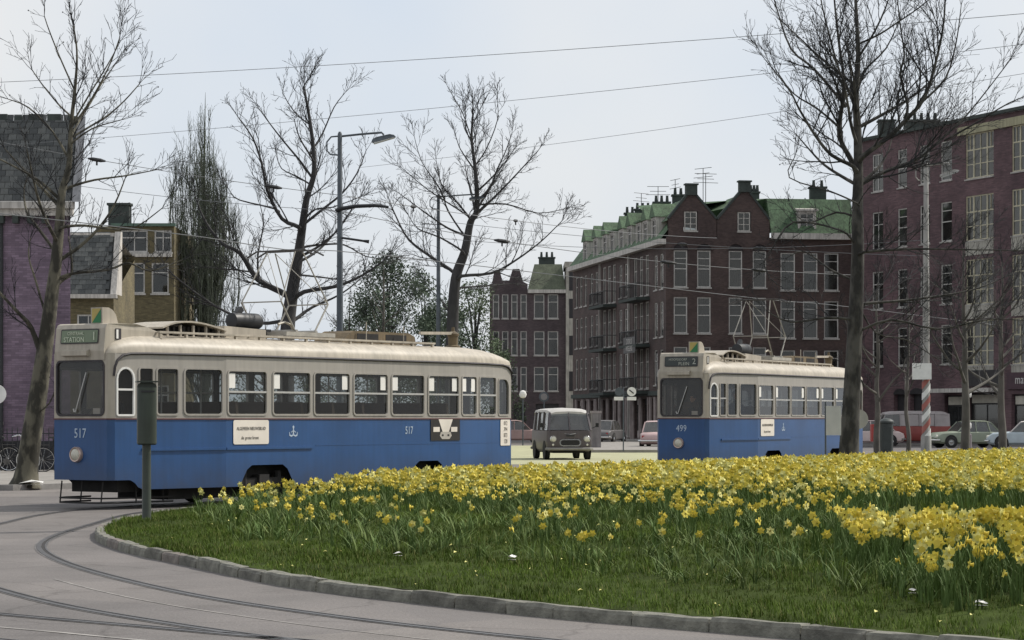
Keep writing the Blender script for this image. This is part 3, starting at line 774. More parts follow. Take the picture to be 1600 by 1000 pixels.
q = MB(); q.add([(3.3, -.2, 12.7), (LB, -.2, 12.7), (LB - .3, 1.4, 15.0), (3.9, 1.4, 15.0), (3.3, 8, 12.7), (LB, 8, 12.7), (LB - .3, 7, 15), (3.9, 7, 15)], [(0, 1, 2, 3), (1, 5, 6, 2), (0, 3, 7, 4), (3, 2, 6, 7)]); q.build('mansard_roof', M('olive_slate', (.10, .115, .075), .8, .3, 2, .3, streak=.3), bB)
trim(bB, 'cornice', PB, 3.3, LB, 12.4, 12.7, .3, CORN_M)
q = MB(); q.bx(LB + .005, LB + .95, -.35, 6, 0, 14.6); q.bx(LB - .1, LB + 1.5, -.55, 6.1, 14.62, 15.1); q.build('stone_corner', STONE_M, bB)
for z in (3.9, 7.0, 10.2, 12.6):
    q = MB(); q.bx(LB + .28, LB + .66, -.365, -.352, z, z + 1.7); w_ = q.build('niche', DARKW_M, bB)
q = MB(); q.bx(0, LB, 8, 8.2, 0, 12.6); q.bx(0, .2, .31, 8, 0, 12.6); q.bx(.21, LB, .31, 8, 12.3, 12.58)
for z in (3.2, 6.4, 9.6): q.bx(.21, LB, .4, 8, z, z + .1)
q.build('back_wall', FARBRICK_M, bB); chimney(bB, 5.0, 3, 14.8, 15.6, 1.4, .6, 3)
# second block to its right behind the corner building keeps the street closed
bB2 = thing('far_house', 'pale fronted far house seen between tenement and corner block', 'building', ((893 - 800) * 222 / F_PX, 222, 0))
facade(bB2, 'front_wall', (0, 0), (6, 0), 0, 13.5, [(u, z, 1.0, 2.0, 'sash') for u in (1.2, 3.2, 5) for z in (4, 7.2, 10.4)], STONE_M)
q = MB(); q.bx(0, 6, .35, 6, 13.3, 13.48); q.bx(0, 6, 6, 6.2, 0, 13.5); q.build('back_wall', FARBRICK_M, bB2)

# ---- the plum brick building on the right
PC0 = Vector((23.1, 161, 0)); dC = Vector((7.2, -17, 0)).normalized(); LC = 27.0
bC = thing('office_building', 'long plum brick building with wide cream windows at the right', 'building', PC0)
CREAM_M = M('cream_sash', (.50, .46, .33), .6, .15, 3, streak=.2)
CW = []
for z in (16.4, 12.6, 8.7, 4.95):
    for u, w in ((2.1, 1.35), (5.1, 1.1), (7.75, 1.15), (10.2, 1.25)): CW.append((u, z, w, 2.45, 'sash3' if w < 1.3 else 'cross'))
    for u in (13.85, 18.75, 23.6): CW.append((u, z - .15, 3.0, 2.75, 'wide', R.choice((.1, .5, .9, .9)), CREAM_M))
archs = [(4.05, 5.55, .1, 3.1), (6.0, 7.6, .1, 3.1)]
shops = [(10.0, 12.3, .2, 3.0), (12.6, 16.2, .4, 3.1), (17.2, 20.2, .3, 3.0), (21, 25, .3, 3.0)]
oC, PC, rzC = facade(bC, 'front_wall', (0, 0), (dC.x * LC, dC.y * LC), 0, 19.85, CW, PURBRICK_M, archs + shops, reveal=.35)
for a, b_, c, d in archs:
    q = MB(); q.bx(a, b_, .3, .36, c, d); obj('gateway', q.mesh('gateway', DARKW_M), bC, PC(0, 0), rzC)
    q = MB(); r_ = (b_ - a) / 2; pts = [(a + r_ + math.cos(t) * r_, d + math.sin(t) * r_ * .5) for t in np.linspace(0, math.pi, 9)]; q.prism(pts, lambda u, z, h: (u, h, z), -.03, .02); obj('gateway_arch', q.mesh('gateway_arch', DARKW_M), bC, PC(0, 0), rzC)
for a, b_, c, d in shops:
    q = MB(); q.bx(a, b_, .25, .3, c, d); s = obj('shop_front', q.mesh('shop_front', DARKW_M), bC, PC(0, 0), rzC)
    q = MB(); q.bx(a + .15, (a + b_) / 2 - .08, .2, .24, c + .5, d - .7); q.bx((a + b_) / 2 + .08, b_ - .15, .2, .24, c + .5, d - .7); obj('pane', q.mesh('pane', G['glass']), s)
    q = MB(); q.bx(a + .15, b_ - .15, .19, .235, d - .6, d - .1); obj('shop_blind', q.mesh('shop_blind', M('cream_blind', (.48, .45, .38), .8, .15, 3)), s)
trim(bC, 'canopy', PC, 9.9, 16.4, 3.15, 3.4, 1.1, CORN_M)
trim(bC, 'fascia', PC, 12.4, 16.3, 3.55, 4.5, .12, DARKW_M)
s = trim(bC, 'shop_fascia', PC, 16.9, 20.6, 3.3, 4.3, .12, M('plum_fascia', (.06, .03, .04), .6, .2, 3))
text_obj('sign_lettering', 'matten', .75, SIGN_M, s, PC(18.8, 3.85, -.125), (dC.x, dC.y))
trim(bC, 'lintel', PC, 11.6, 25.6, 19.0, 19.5, .14, M('pale_lintel', (.36, .34, .22), .8, .15, 2, streak=.3))
for z in (12.6, 8.7, 4.95):
    for u in (13.85, 18.75, 23.6): trim(bC, 'apron_panel', PC, u - 1.5, u + 1.5, z - 1.05, z - .22, .04, STONE_M)
trim(bC, 'parapet', PC, -.1, LC, 19.85, 20.05, .25, CHIM_M)
q = MB(); bk = [PC(LC, 0), PC(LC, 0, 12), PC(0, 0, 12), PC(0, 0)]
for a, b_ in zip(bk[:-1], bk[1:]): q.quad(a, b_, b_ + Vector((0, 0, 19.85)), a + Vector((0, 0, 19.85)))
for z in (4.3, 8.0, 11.8, 15.6, 19.6): q.add([PC(.1, z, .4), PC(LC - .1, z, .4), PC(LC - .1, z, 11.9), PC(.1, z, 11.9)], [(0, 1, 2, 3)])
q.build('back_wall', PURBRICK_M, bC)
chimney(bC, *PC(1.2, 0, 1.2).xy, 19.8, 21.1, 1.0, .9, 0); chimney(bC, *PC(5.0, 0, 1.5).xy, 19.8, 20.7, 2.2, .7, 5)

# ---- slate-roofed violet brick building on the left
SLATE_MS = [M('roof_slate', (.072, .076, .074), .7, .25, 6, .2), M('roof_slate_light', (.098, .102, .098), .7, .25, 6, .2), M('roof_slate_dark', (.052, .056, .056), .72, .25, 6, .2)]
def slate_roof(parent, x0, x1, y0, z0, y1, z1, tw, th):
    """courses of single slates on a slope that rises from (y0, z0) to (y1, z1)"""
    b = MB(); b.add([(x0, y0 + .03, z0), (x1, y0 + .03, z0), (x1, y1 + .03, z1), (x0, y1 + .03, z1)], [(0, 1, 2, 3)]); roof = b.build('roof', SLATE_MS[2], parent)
    sl = Vector((0, y1 - y0, z1 - z0)); Ln = sl.length; sl.normalize(); nr = Vector((0, -sl.z, sl.y))
    ms = []
    for k in range(3):
        t = MB(); w = tw / 2 - .006; l = th * 1.25; a, o_ = .012, .045
        t.add([(-w, 0, 0), (w, 0, 0), (w, l, 0), (-w, l, 0), (-w, 0, a), (w, 0, a), (w, l, a), (-w, l, a)], [(0, 3, 2, 1), (4, 5, 6, 7), (0, 1, 5, 4), (1, 2, 6, 5), (2, 3, 7, 6), (3, 0, 4, 7)]); ms.append(t.mesh('slate', SLATE_MS[k]))
    tilt = math.atan2(sl.z, sl.y) - .055
    r_ = 0
    while r_ * th < Ln - .02:
        c = 0
        while True:
            x = x0 + (c + (.5 if r_ % 2 else 0.0)) * tw + tw / 2
            if x + tw / 2 > x1 + .02: break
            p = Vector((x, y0, z0)) + sl * (r_ * th) + nr * (.03 + R.uniform(0, .008))
            o = obj('slate', R.choice(ms), roof, p); o.rotation_euler = (tilt + R.uniform(-.02, .02), 0, R.uniform(-.015, .015)); c += 1
        r_ += 1
    return roof
dD = 70.0; sD = F_PX / dD
xr = (110 - 800) / sD; xl = -17.2
bD = thing('brick_house', 'violet brick house with tall dark slate roof at the left edge', 'building', (0, dD, 0))
facade(bD, 'front_wall', (xl, 0), (xr, 0), 0, 7.75, [(-15.25 - xl, 1.5, 1.1, 2.1, 'cross'), (-15.25 - xl, 4.9, 1.1, 2.1, 'cross')], VIOBRICK_M)
q = MB(); xq = xr - 2.2; q.quad((xr, 0, 0), (xq, 11, 0), (xq, 11, 7.75), (xr, 0, 7.75)); q.quad((xl, 11, 0), (xq, 11, 0), (xq, 11, 7.75), (xl, 11, 7.75)); q.quad((xl, 0, 0), (xl, 11, 0), (xl, 11, 7.75), (xl, 0, 7.75)); q.quad((xl, .4, 4), (xr, .4, 4), (xq, 11, 4), (xl, 11, 4))
q.quad((xl, .35, 7.7), (xr, .35, 7.7), (xq, 11, 7.7), (xl, 11, 7.7)); q.build('side_wall', VIOBRICK_M, bD)
q = MB(); q.bx(xl, xr + .12, -.32, .05, 7.62, 7.82); q.bx(xl, xr + .1, -.2, -.003, 7.42, 7.618); gt = q.build('cornice', CORN_M, bD)
for k in range(16):
    q = MB(); q.bx(xr - .2 - k * .42 - .16, xr - .2 - k * .42, -.28, -.01, 7.2, 7.415); q.build('cornice_bracket', CHIM_M, gt)
xv = (116 - 800) / sD
slate_roof(bD, -17.2, xv, -.3, 7.83, .5, 10.22, .24, .19)
q = MB(); q.add([(-17.2, .5, 10.22), (xv, .5, 10.22), (xv - 1.5, 8, 10.4), (-17.2, 8, 10.4)], [(0, 1, 2, 3)]); q.build('roof_flat', SLATE_MS[2], bD)
q = MB(); q.add([(xv, -.36, 7.8), (xv + .24, -.36, 7.8), (xv + .24, .5, 10.35), (xv, .5, 10.35), (xv, .1, 7.8), (xv - 1.3, 8, 7.8), (xv - 1.3, 8, 10.4), (xv, .9, 10.35)], [(0, 1, 2, 3), (1, 5, 6, 2), (0, 3, 7, 4)]); q.build('verge_board', M('grey_verge', (.30, .30, .31), .7, .2, 2, streak=.3), bD)
for k in range(9):
    q = MB(); x = xv - .15 - k * .52; q.bx(x - .2, x + .2, .46, .58, 10.22, 10.42) if k % 3 else q.bx(x - .12, x + .12, .46, .58, 10.22, 10.36); q.build('ridge_cresting', CHIM_M, bD)
q = MB(); q.tube([(-14.68, -.08, .1), (-14.68, -.08, 7.4)], .05, 8); q.build('drain_pipe', IRON_M, bD)
q = MB(); q.bx(xl, xr + .03, -.06, -.004, 0, .95); q.build('plinth', M('dark_plinth', (.03, .03, .034), .9, .3, 2), bD)
# lower slate-roofed annexe
dE = 108.0; sE = F_PX / dE; xE0, xE1 = (92 - 800) / sE, (174 - 800) / sE
bE = thing('annexe_house', 'low brown house with slate roof and white verge left of tram', 'building', (0, dE, 0))
facade(bE, 'front_wall', (xE0, 0), (xE1 + .1, 0), 0, 6.95, [(1.3, 4.4, 1.0, 1.8, 'cross')], OLIVE_M)
q = MB(); q.quad((xE1 + .1, 0, 0), (xE1 + .1, 6, 0), (xE1 + .1, 6, 9), (xE1 + .1, 0, 7)); q.quad((xE0, 6, 0), (xE1 + .1, 6, 0), (xE1 + .1, 6, 9.2), (xE0, 6, 9.2)); q.quad((xE0, 0, 0), (xE0, 6, 0), (xE0, 6, 9), (xE0, 0, 6.95)); q.build('side_wall', OLIVE_M, bE)
slate_roof(bE, xE0, xE1, -.2, 7.08, 1.1, 9.72, .3, .24)
q = MB(); q.bx(xE0, xE1 + .3, -.4, -.21, 6.9, 7.08); q.build('gutter', CORN_M, bE)
q = MB(); q.bx(xE0, xE1, 1.1, 1.3, 9.74, 9.9); q.quad((xE0, 1.3, 9.8), (xE1, 1.3, 9.8), (xE1, 6, 9.2), (xE0, 6, 9.2)); q.build('ridge', CORN_M, bE)
q = MB(); q.add([(xE1, -.3, 7.08), (xE1 + .26, -.3, 7.08), (xE1 + .26, 1.0, 9.95), (xE1, 1.0, 9.95), (xE1 + .26, 1.3, 7.08), (xE1 + .26, 1.4, 9.95)], [(0, 1, 2, 3), (1, 4, 5, 2)]); q.build('verge_board', CORN_M, bE)
# olive brick house behind it
dT = 127.0; sT = F_PX / dT; xT0, xT1 = (150 - 800) / sT, (272 - 800) / sT
bT = thing('olive_house', 'olive brown brick house with square chimney and white cross windows', 'building', (0, dT, 0))
lt = xT1 - xT0; TW = []
for z in (8.1, 4.9, 1.7): TW += [(1.95, z, 1.2, 1.6, 'cross', .2), (3.35, z, .9, 1.6, 'sash', .9)]
TW += [(2.0, 10.25, 1.4, 1.15, 'cross', .9), (3.5, 10.25, .9, 1.15, 'cross', .9)]
oT, PT, rzT = facade(bT, 'front_wall', (xT0, 0), (xT1, 0), 0, 11.6, TW, OLIVE_M)
trim(bT, 'sill_band', PT, 1.2, lt - .1, 10.0, 10.16, .16, CORN_M); trim(bT, 'roof_edge', PT, .8, lt + .1, 11.6, 11.75, .2, M('green_roof_edge', (.08, .13, .10), .7, .2, 2))
q = MB(); q.bx(xT0, xT1, .35, 8, 11.4, 11.58); q.quad((xT1, 0, 0), (xT1, 8, 0), (xT1, 8, 11.6), (xT1, 0, 11.6)); q.quad((xT0, 0, 0), (xT0, 8, 0), (xT0, 8, 11.6), (xT0, 0, 11.6)); q.quad((xT0, 8, 0), (xT1, 8, 0), (xT1, 8, 11.6), (xT0, 8, 11.6))
for z in (3.2, 6.4, 9.5): q.bx(xT0 + .1, xT1 - .1, .4, 7.9, z, z + .1)
q.build('back_wall', OLIVE_M, bT)
c = chimney(bT, (183 - 800) / sT, .9, 11.6, 12.75, 1.1, .8, 0)
# ------------------------------------------------------------------ trees
BARK_M = M('plane_bark', (0.074, 0.068, 0.049), 0.9, 0.55, 4.5, 0.5, bscale=14, stretch=(1, 1, .5), edge=.06)
BARKD_M = M('dark_bark', (0.040, 0.039, 0.039), 0.9, 0.5, 3.0, 0.5, bscale=14, stretch=(1, 1, .4))
BARKM_M = M('mottled_dark_bark', (0.052, 0.049, 0.043), 0.9, 0.55, 4.0, 0.5, bscale=14, stretch=(1, 1, .5), edge=.08)
TWIG_M = M('twigs', (0.026, 0.026, 0.027), 0.9, 0.2, 3)
TWIGG_M = M('greenish_twigs', (0.085, 0.098, 0.070), 0.9, 0.25, 2)
class Tree:
    def __init__(s, seed, twig_min=.006):
        s.r = random.Random(seed); s.t = MB(); s.c = MB(); s.tm = twig_min; s.n = 0; s.tw = 6.0
    def smooth(s, pts, k=3):
        P = [Vector(p) for p in pts]; out = []; n = len(P)
        for i in range(n - 1):
            a, b, c, d = P[max(i - 1, 0)], P[i], P[i + 1], P[min(i + 2, n - 1)]
            for j in range(k):
                t = j / k; out.append(.5 * ((2 * b) + (c - a) * t + (2 * a - 5 * b + 4 * c - d) * t * t + (3 * b - a - 3 * c + d) * t ** 3))
        out.append(P[-1]); return out
    def limb(s, pts, r0, r1, dens=2.6, kid=.42, lev=1, t0=.18, up=.25, pw=1.0):
        P = s.smooth(pts); n = len(P); rd = [r1 + (r0 - r1) * (1 - i / (n - 1)) ** pw for i in range(n)]
        s.t.tube(P, rd, 10 if r0 > .12 else 7)
        L = sum((P[i + 1] - P[i]).length for i in range(n - 1))
        s.kids(P, rd, L, dens, kid, lev, t0, up)
    def kids(s, P, rd, L, dens, kid, lev, t0, up):
        r = s.r; n = len(P); k = max(2, int(L * dens))
        for q in range(k):
            t = t0 + (1 - t0) * (q + r.random() * .9) / k
            f = min(t, .999) * (n - 1); i = int(f); p = P[i].lerp(P[i + 1], f - i); d = (P[i + 1] - P[i]).normalized()
            ln = max(.6, min(L * kid * (1 - .5 * t), 2.2)) * r.uniform(.5, 1.25)
            s.shoot(p, d, ln, max(s.tm, min(rd[i] * .55, .007 + ln * .010)), lev + 1, up, r.uniform(24, 58))
        # the tip forks
        d = (P[-1] - P[-2]).normalized()
        for _ in range(3): s.shoot(P[-1], d, r.uniform(.5, 1.0), max(s.tm, rd[-1] * .75), lev + 1, up, r.uniform(6, 28))
    def shoot(s, p, d, ln, rad, lev, up, ang):
        r = s.r; s.n += 1
        ax = d.orthogonal().normalized(); ax.rotate(Matrix.Rotation(r.uniform(0, 6.283), 3, d)); nd = d.copy(); nd.rotate(Matrix.Rotation(math.radians(ang), 3, ax))
        nd = (nd + Vector((0, 0, up * r.uniform(.2, 1.2)))).normalized()
        k = 5 if ln > .9 else 4 if ln > .45 else 2
        P = [p]; c = nd.copy()
        for i in range(k):
            c = (c + Vector((r.gauss(0, .13), r.gauss(0, .13), r.gauss(0, .10) + up * .16))).normalized(); P.append(P[-1] + c * (ln / k))
        rd = [max(s.tm * .62, rad * (1 - .75 * i / k)) for i in range(k + 1)]
        s.c.tube(P, rd, 5 if rad > .02 else 3, caps=False)
        if lev < 4 and ln > .25:
            m = max(2, int(round(ln * s.tw * (1.0 if lev == 2 else .9))))
            for q in range(m):
                t = .15 + .85 * (q + r.random()) / m; f = min(t, .999) * k; i = int(f)
                s.shoot(P[i].lerp(P[i + 1], f - i), (P[i + 1] - P[i]).normalized(), max(.16, ln * r.uniform(.3, .62) * (1.1 - .45 * t)), max(s.tm * .85, rd[i] * .6), lev + 1, up, r.uniform(20, 52))
        elif r.random() < .035:
            q = P[-1]; e = .02
            s.c.add([q + Vector(v) * e for v in ((1, 0, 0), (0, 1, 0), (-1, 0, 0), (0, -1, 0), (0, 0, 1), (0, 0, -1))], [(0, 1, 4), (1, 2, 4), (2, 3, 4), (3, 0, 4), (1, 0, 5), (2, 1, 5), (3, 2, 5), (0, 3, 5)])
    def done(s, label, base, bark, twig, name='bare_tree', group=None):
        o = thing(name, label, 'tree', base, 0, group); off = Vector(base)
        for b in (s.t, s.c): b.v = [(x - off.x, y - off.y, z - off.z) for x, y, z in b.v]
        s.t.build('trunk', bark, o, smooth=True); s.c.build('crown', twig, o)
        return o
def path_px(pts, d, dy=0.0, y0=0.0, seed=0):
    """limb given as photo points; it leaves the trunk plane by dy metres towards its tip"""
    r = random.Random(seed); n = len(pts); out = []
    for i, (x, y) in enumerate(pts):
        t = i / max(n - 1, 1); q = at(x, y, d); q.y += y0 + dy * t + (r.uniform(-.06, .06) if i else 0); out.append(q)
    return out
def drawn_tree(seed, d, base, trunk, r0, limbs, label, bark, twig, tm=.006, dens=2.6, z0=0.0, name='bare_tree', extra=0, fuller=1.0, tp_=1.12, lr=.8):
    T = Tree(seed, tm)
    b = atz(base[0], d, z0 - .05)
    tp = [b] + path_px(trunk, d)
    # flared foot and tapering stem
    P = T.smooth(tp, 4); n = len(P); rd = [max(.02, r0 * (1 - i / (n - 1)) ** tp_ + .012) for i in range(n)]
    rd[0] *= 1.45; rd[1] *= 1.15
    T.t.tube(P, rd, 14)
    L = sum((P[i + 1] - P[i]).length for i in range(n - 1))
    T.kids(P, rd, L, dens * .45, .16, 1, .55, .45)
    for k, (pts, ra, *o) in enumerate(limbs):
        dy = o[0] if o else T.r.uniform(-1.6, 1.6)
        q = path_px(pts, d, dy, 0, seed * 50 + k)
        T.limb(q, ra * lr, max(.010, ra * .14), dens * fuller, .40)
    for k in range(extra):                                               # limbs towards and away from the camera
        f = T.r.uniform(.42, .85) * (n - 1); i = int(f); p = P[i]; az = k * 2.4 + T.r.uniform(-.4, .4)
        ln = T.r.uniform(2.0, 3.6) * (1.25 - .6 * f / n); pts = [p]; c = Vector((math.cos(az), math.sin(az), T.r.uniform(.35, .95))).normalized()
        for j in range(4): c = (c + Vector((T.r.gauss(0, .12), 0, .12))).normalized(); pts.append(pts[-1] + c * ln / 4)
        T.limb(pts, min(rd[i] * .5, .05), .012, dens * .9, .42)
    return T.done(label, (b.x, b.y, z0), bark, twig, name)

drawn_tree(3, 54.7, (39, 757), [(48, 690), (60, 610), (71, 535), (80, 470), (88, 410), (93, 350), (97, 300), (107, 260), (111, 200), (118, 130), (120, 80), (114, 40)], .245, [
    ([(97, 300), (107, 291), (143, 279), (190, 272), (235, 262)], .05, .6), ([(90, 370), (97, 357), (136, 354), (187, 361), (221, 357), (262, 330)], .055, -.8),
    ([(83, 450), (96, 436), (109, 425), (106, 391), (100, 366)], .07, .5), ([(66, 560), (50, 512), (34, 490), (0, 452), (-30, 415)], .09, -.6),
    ([(88, 405), (83, 391), (51, 350), (34, 327), (27, 290), (34, 262)], .06, .9), ([(94, 312), (61, 282), (20, 259), (-20, 240)], .05, -.7),
    ([(84, 440), (112, 428), (170, 422), (204, 412), (238, 425), (289, 408)], .05, -.4), ([(108, 250), (80, 205), (40, 165), (5, 150)], .04, .6),
    ([(112, 195), (135, 150), (165, 95), (180, 62)], .03, .5), ([(116, 140), (95, 90), (80, 50), (75, 30)], .025, -.4), ([(110, 225), (150, 205), (200, 195)], .03, -.9),
    ([(75, 505), (55, 440), (42, 400), (44, 370)], .04, .3), ([(52, 650), (80, 630), (92, 600)], .03, -.3)],
    'leaning plane tree with blotched pale bark beside the parked bicycles', BARK_M, TWIG_M, .0068, 2.8, .12, 'plane_tree', 7, tp_=1.35)
drawn_tree(4, 75, (446, 780), [(446, 640), (447, 560), (450, 505), (456, 461), (463, 420), (468, 386), (473, 352), (479, 310), (491, 268), (487, 209), (479, 159), (474, 138), (479, 128)], .29, [
    ([(455, 480), (447, 461), (401, 436), (372, 394), (342, 377), (313, 340), (296, 297)], .15, 1.2), ([(470, 370), (468, 356), (443, 344), (422, 302), (414, 260), (401, 222), (380, 192)], .10, -1.5),
    ([(436, 336), (431, 327), (376, 314), (363, 302)], .05, -.5), ([(486, 240), (487, 234), (502, 205), (519, 163), (536, 138)], .05, 1), ([(486, 290), (481, 285), (460, 272), (435, 258), (425, 235)], .045, 1.4),
    ([(474, 345), (494, 329), (523, 327), (570, 312)], .05, -1.2), ([(452, 490), (456, 474), (477, 457), (527, 449), (569, 432), (605, 408)], .13, -1.0), ([(452, 505), (464, 495), (485, 478), (527, 457), (560, 430)], .09, 1.6),
    ([(470, 395), (473, 386), (502, 381), (536, 381), (569, 398), (599, 402)], .06, .8), ([(460, 430), (464, 428), (510, 432), (540, 436)], .06, 1.4), ([(452, 500), (400, 505), (340, 480), (285, 440), (265, 420)], .08, -.8),
    ([(405, 440), (402, 400), (410, 350), (405, 320)], .05, .4), ([(395, 425), (360, 420), (320, 415)], .04, .9)],
    'dark bare tree behind the roof of the front tram with spreading lower limbs', BARKD_M, TWIG_M, .0078, 3.0, 0, extra=8, tp_=1.25)
drawn_tree(5, 95, (706, 720), [(706, 600), (707, 510), (712, 436), (726, 394), (735, 348), (745, 327), (743, 268), (737, 218), (739, 175), (739, 160)], .30, [
    ([(710, 445), (712, 428), (676, 402), (638, 373), (617, 335), (605, 306)], .11, 1.2), ([(722, 400), (724, 394), (689, 373), (655, 360), (640, 340)], .07, -1), ([(736, 350), (737, 344), (710, 310), (689, 285), (680, 245)], .07, 1.1),
    ([(733, 350), (731, 339), (672, 302), (630, 268)], .06, -1.6), ([(742, 335), (747, 331), (785, 293), (819, 255), (844, 226)], .08, 1.4), ([(716, 440), (722, 432), (768, 428), (802, 411), (844, 381), (878, 348)], .1, -1.2),
    ([(741, 265), (741, 260), (760, 230), (777, 184), (777, 150)], .05, 1), ([(740, 230), (728, 200), (727, 165)], .035, .8), ([(730, 375), (700, 330), (690, 300), (660, 255), (648, 215)], .05, -.6),
    ([(708, 500), (690, 470), (668, 448)], .06, .8), ([(712, 450), (760, 445), (800, 440)], .06, 1.4), ([(745, 320), (790, 320), (840, 335), (880, 330)], .05, -1)],
    'bare tree above the rear of the front tram with wide upright crown', BARKD_M, TWIG_M, .0092, 2.7, 0, extra=8, tp_=1.25)
drawn_tree(6, 60, (1326, 716), [(1327, 690), (1330, 640), (1334, 560), (1338, 470), (1340, 400), (1340, 320), (1341, 262), (1340, 200), (1337, 150), (1341, 85), (1338, 20), (1336, -60), (1340, -140)], .25, [
    ([(1340, 280), (1334, 255), (1313, 211), (1318, 163), (1322, 119), (1316, 61), (1310, 0), (1304, -90)], .10, .8), ([(1340, 275), (1332, 262), (1296, 245), (1269, 217), (1242, 177), (1225, 150), (1187, 105)], .075, -1.3),
    ([(1319, 165), (1320, 158), (1276, 102), (1242, 68), (1221, 0), (1210, -50)], .06, 1.4), ([(1314, 212), (1313, 200), (1279, 167), (1242, 143), (1215, 102)], .05, .5), ([(1342, 255), (1347, 245), (1384, 217), (1412, 190), (1439, 156), (1456, 95), (1466, 34), (1467, -60)], .10, -1.0),
    ([(1413, 185), (1417, 167), (1405, 119), (1410, 88), (1401, 34), (1395, -20)], .05, -.5), ([(1343, 292), (1350, 285), (1388, 265), (1439, 245), (1473, 217), (1507, 187), (1541, 150), (1592, 85)], .075, 1.2), ([(1341, 325), (1337, 319), (1293, 302), (1228, 282), (1235, 251)], .035, -1),
    ([(1340, 400), (1350, 395), (1420, 392), (1500, 395), (1600, 398)], .055, -1.5), ([(1338, 480), (1345, 474), (1432, 466), (1534, 449), (1600, 422)], .06, 1.5), ([(1340, 385), (1332, 378), (1310, 361), (1237, 349), (1204, 389), (1190, 414), (1198, 437)], .04, -.8),
    ([(1340, 340), (1310, 330), (1270, 345), (1250, 330)], .04, 1), ([(1338, 500), (1290, 497), (1230, 505), (1190, 490)], .05, -1.2), ([(1339, 440), (1300, 420), (1262, 390), (1235, 400)], .045, .9), ([(1338, 150), (1352, 110), (1390, 70), (1415, 20)], .05, .9),
    ([(1340, 180), (1335, 163), (1310, 120), (1290, 60), (1275, 0), (1270, -50)], .05, -1), ([(1341, 90), (1365, 50), (1385, 0), (1395, -60)], .04, -.8), ([(1440, 160), (1480, 120), (1500, 60), (1510, 0)], .04, .7), ([(1475, 220), (1520, 195), (1570, 165), (1610, 150)], .035, -.6),
    ([(1338, 470), (1370, 520), (1420, 530), (1470, 560)], .03, .5), ([(1337, 520), (1390, 500), (1460, 515), (1540, 500), (1600, 505)], .045, -.9)],
    'tall bare plane tree standing in the daffodil bank beside the second tram', BARKM_M, TWIG_M, .0068, 3.5, .53, 'plane_tree', 8)

BARKS_M = M('grey_street_bark', (0.095, 0.088, 0.075), 0.9, 0.4, 4, 0.4, bscale=14, stretch=(1, 1, .5))
def auto_tree(seed, px, d, h, r0, label, spread=2.5, nl=9, low=.3, bark=BARKS_M, twig=TWIG_M, tm=.008, dens=1.5, lean=0.0, z0=0.0, group=None):
    T = Tree(seed, tm); r = T.r; b = atz(px, d, z0); P = [b]
    for i in range(1, 8): P.append(b + Vector((lean * i / 7 + r.uniform(-.05, .05), r.uniform(-.05, .05), h * i / 7)))
    T.limb(P, r0, .02, dens * .6, .2, 1, .5, .4)
    Q = T.smooth(P)
    for k in range(nl):
        t = low + (0.9 - low) * (k + r.random() * .5) / nl; i = int(t * (len(Q) - 1)); p = Q[i]; a = r.uniform(0, 6.283); ln = spread * r.uniform(.7, 1.2) * (1.15 - .6 * t)
        c = Vector((math.cos(a), math.sin(a), r.uniform(.15, .7))).normalized(); pts = [p]
        for j in range(4): c = (c + Vector((r.gauss(0, .15), r.gauss(0, .15), .13))).normalized(); pts.append(pts[-1] + c * ln / 4)
        T.limb(pts, r0 * (1 - t) * .55 + .012, .012, dens, .42)
    return T.done(label, (b.x, b.y, z0), bark, twig, 'bare_tree', group)
auto_tree(21, 1371, 88, 6.5, .13, 'slim bare street tree right of the big plane tree, nearest its trunk', 2.4, 9, .35, tm=.0085, dens=2.2)
auto_tree(22, 1418, 92, 6.3, .10, 'thin bare street tree in front of the red and white van', 2.0, 8, .35, tm=.0085, dens=2.2)
auto_tree(23, 1507, 80, 7.2, .17, 'bare street tree standing in front of the green saloon car', 3.0, 11, .35, tm=.0085, dens=2.2)
auto_tree(24, 1566, 84, 7.0, .16, 'rightmost bare street tree, between green car and pale blue car', 3.0, 11, .35, tm=.0085, dens=2.2)
auto_tree(25, 600, 140, 10.5, .2, 'small distant bare tree right of the tall grey lamp post', 3.2, 10, .3, tm=.011, dens=1.2)
auto_tree(26, 545, 150, 8.5, .2, 'distant bare tree rising just right of the tall lamp post foot', 3.4, 10, .3, tm=.011, dens=1.2)
auto_tree(27, 415, 150, 7.5, .2, 'distant low bare tree between the poplar and the dark tree', 3.2, 10, .3, tm=.011, dens=1.2)
# upright poplar
T = Tree(31, .0085); r = T.r; b = atz(318, 130); hP = 19.0
for _ in range(100):
    a = r.uniform(0, 6.283); q = r.random() ** .6; z0 = r.uniform(1.2, 9.5); top = z0 + (hP - z0) * r.uniform(.45, 1.0) * (1 - .38 * q); rr_ = 2.05 * q
    p0 = b + Vector((0, 0, z0)); c, s = math.cos(a), math.sin(a)
    pts = [p0, p0 + Vector((c * rr_ * .65, s * rr_ * .65, (top - z0) * .22)), p0 + Vector((c * rr_ * .95, s * rr_ * .95, (top - z0) * .6)), Vector((p0.x + c * rr_ * .8 + r.uniform(-.2, .2), p0.y + s * rr_ * .8, top))]
    P = T.smooth(pts, 3); n = len(P); rd = [.03 * (1 - i / n) + .010 for i in range(n)]; T.t.tube(P, rd, 5)
    L = (pts[-1] - pts[0]).length
    for k in range(int(L * 3.6)):
        t = r.uniform(.12, .98) * (n - 1); i = int(t); ln = r.uniform(.5, 1.5); d = (P[i + 1] - P[i]).normalized()
        T.shoot(P[i].lerp(P[i + 1], t - i), d, ln, .013, 3, .8, r.uniform(12, 30))
P = [b, b + Vector((.1, 0, 6)), b + Vector((0, 0, 12)), b + Vector((.1, 0, hP))]; T.t.tube(T.smooth(P), [.30 * (1 - i / 9.2) for i in range(10)], 10)
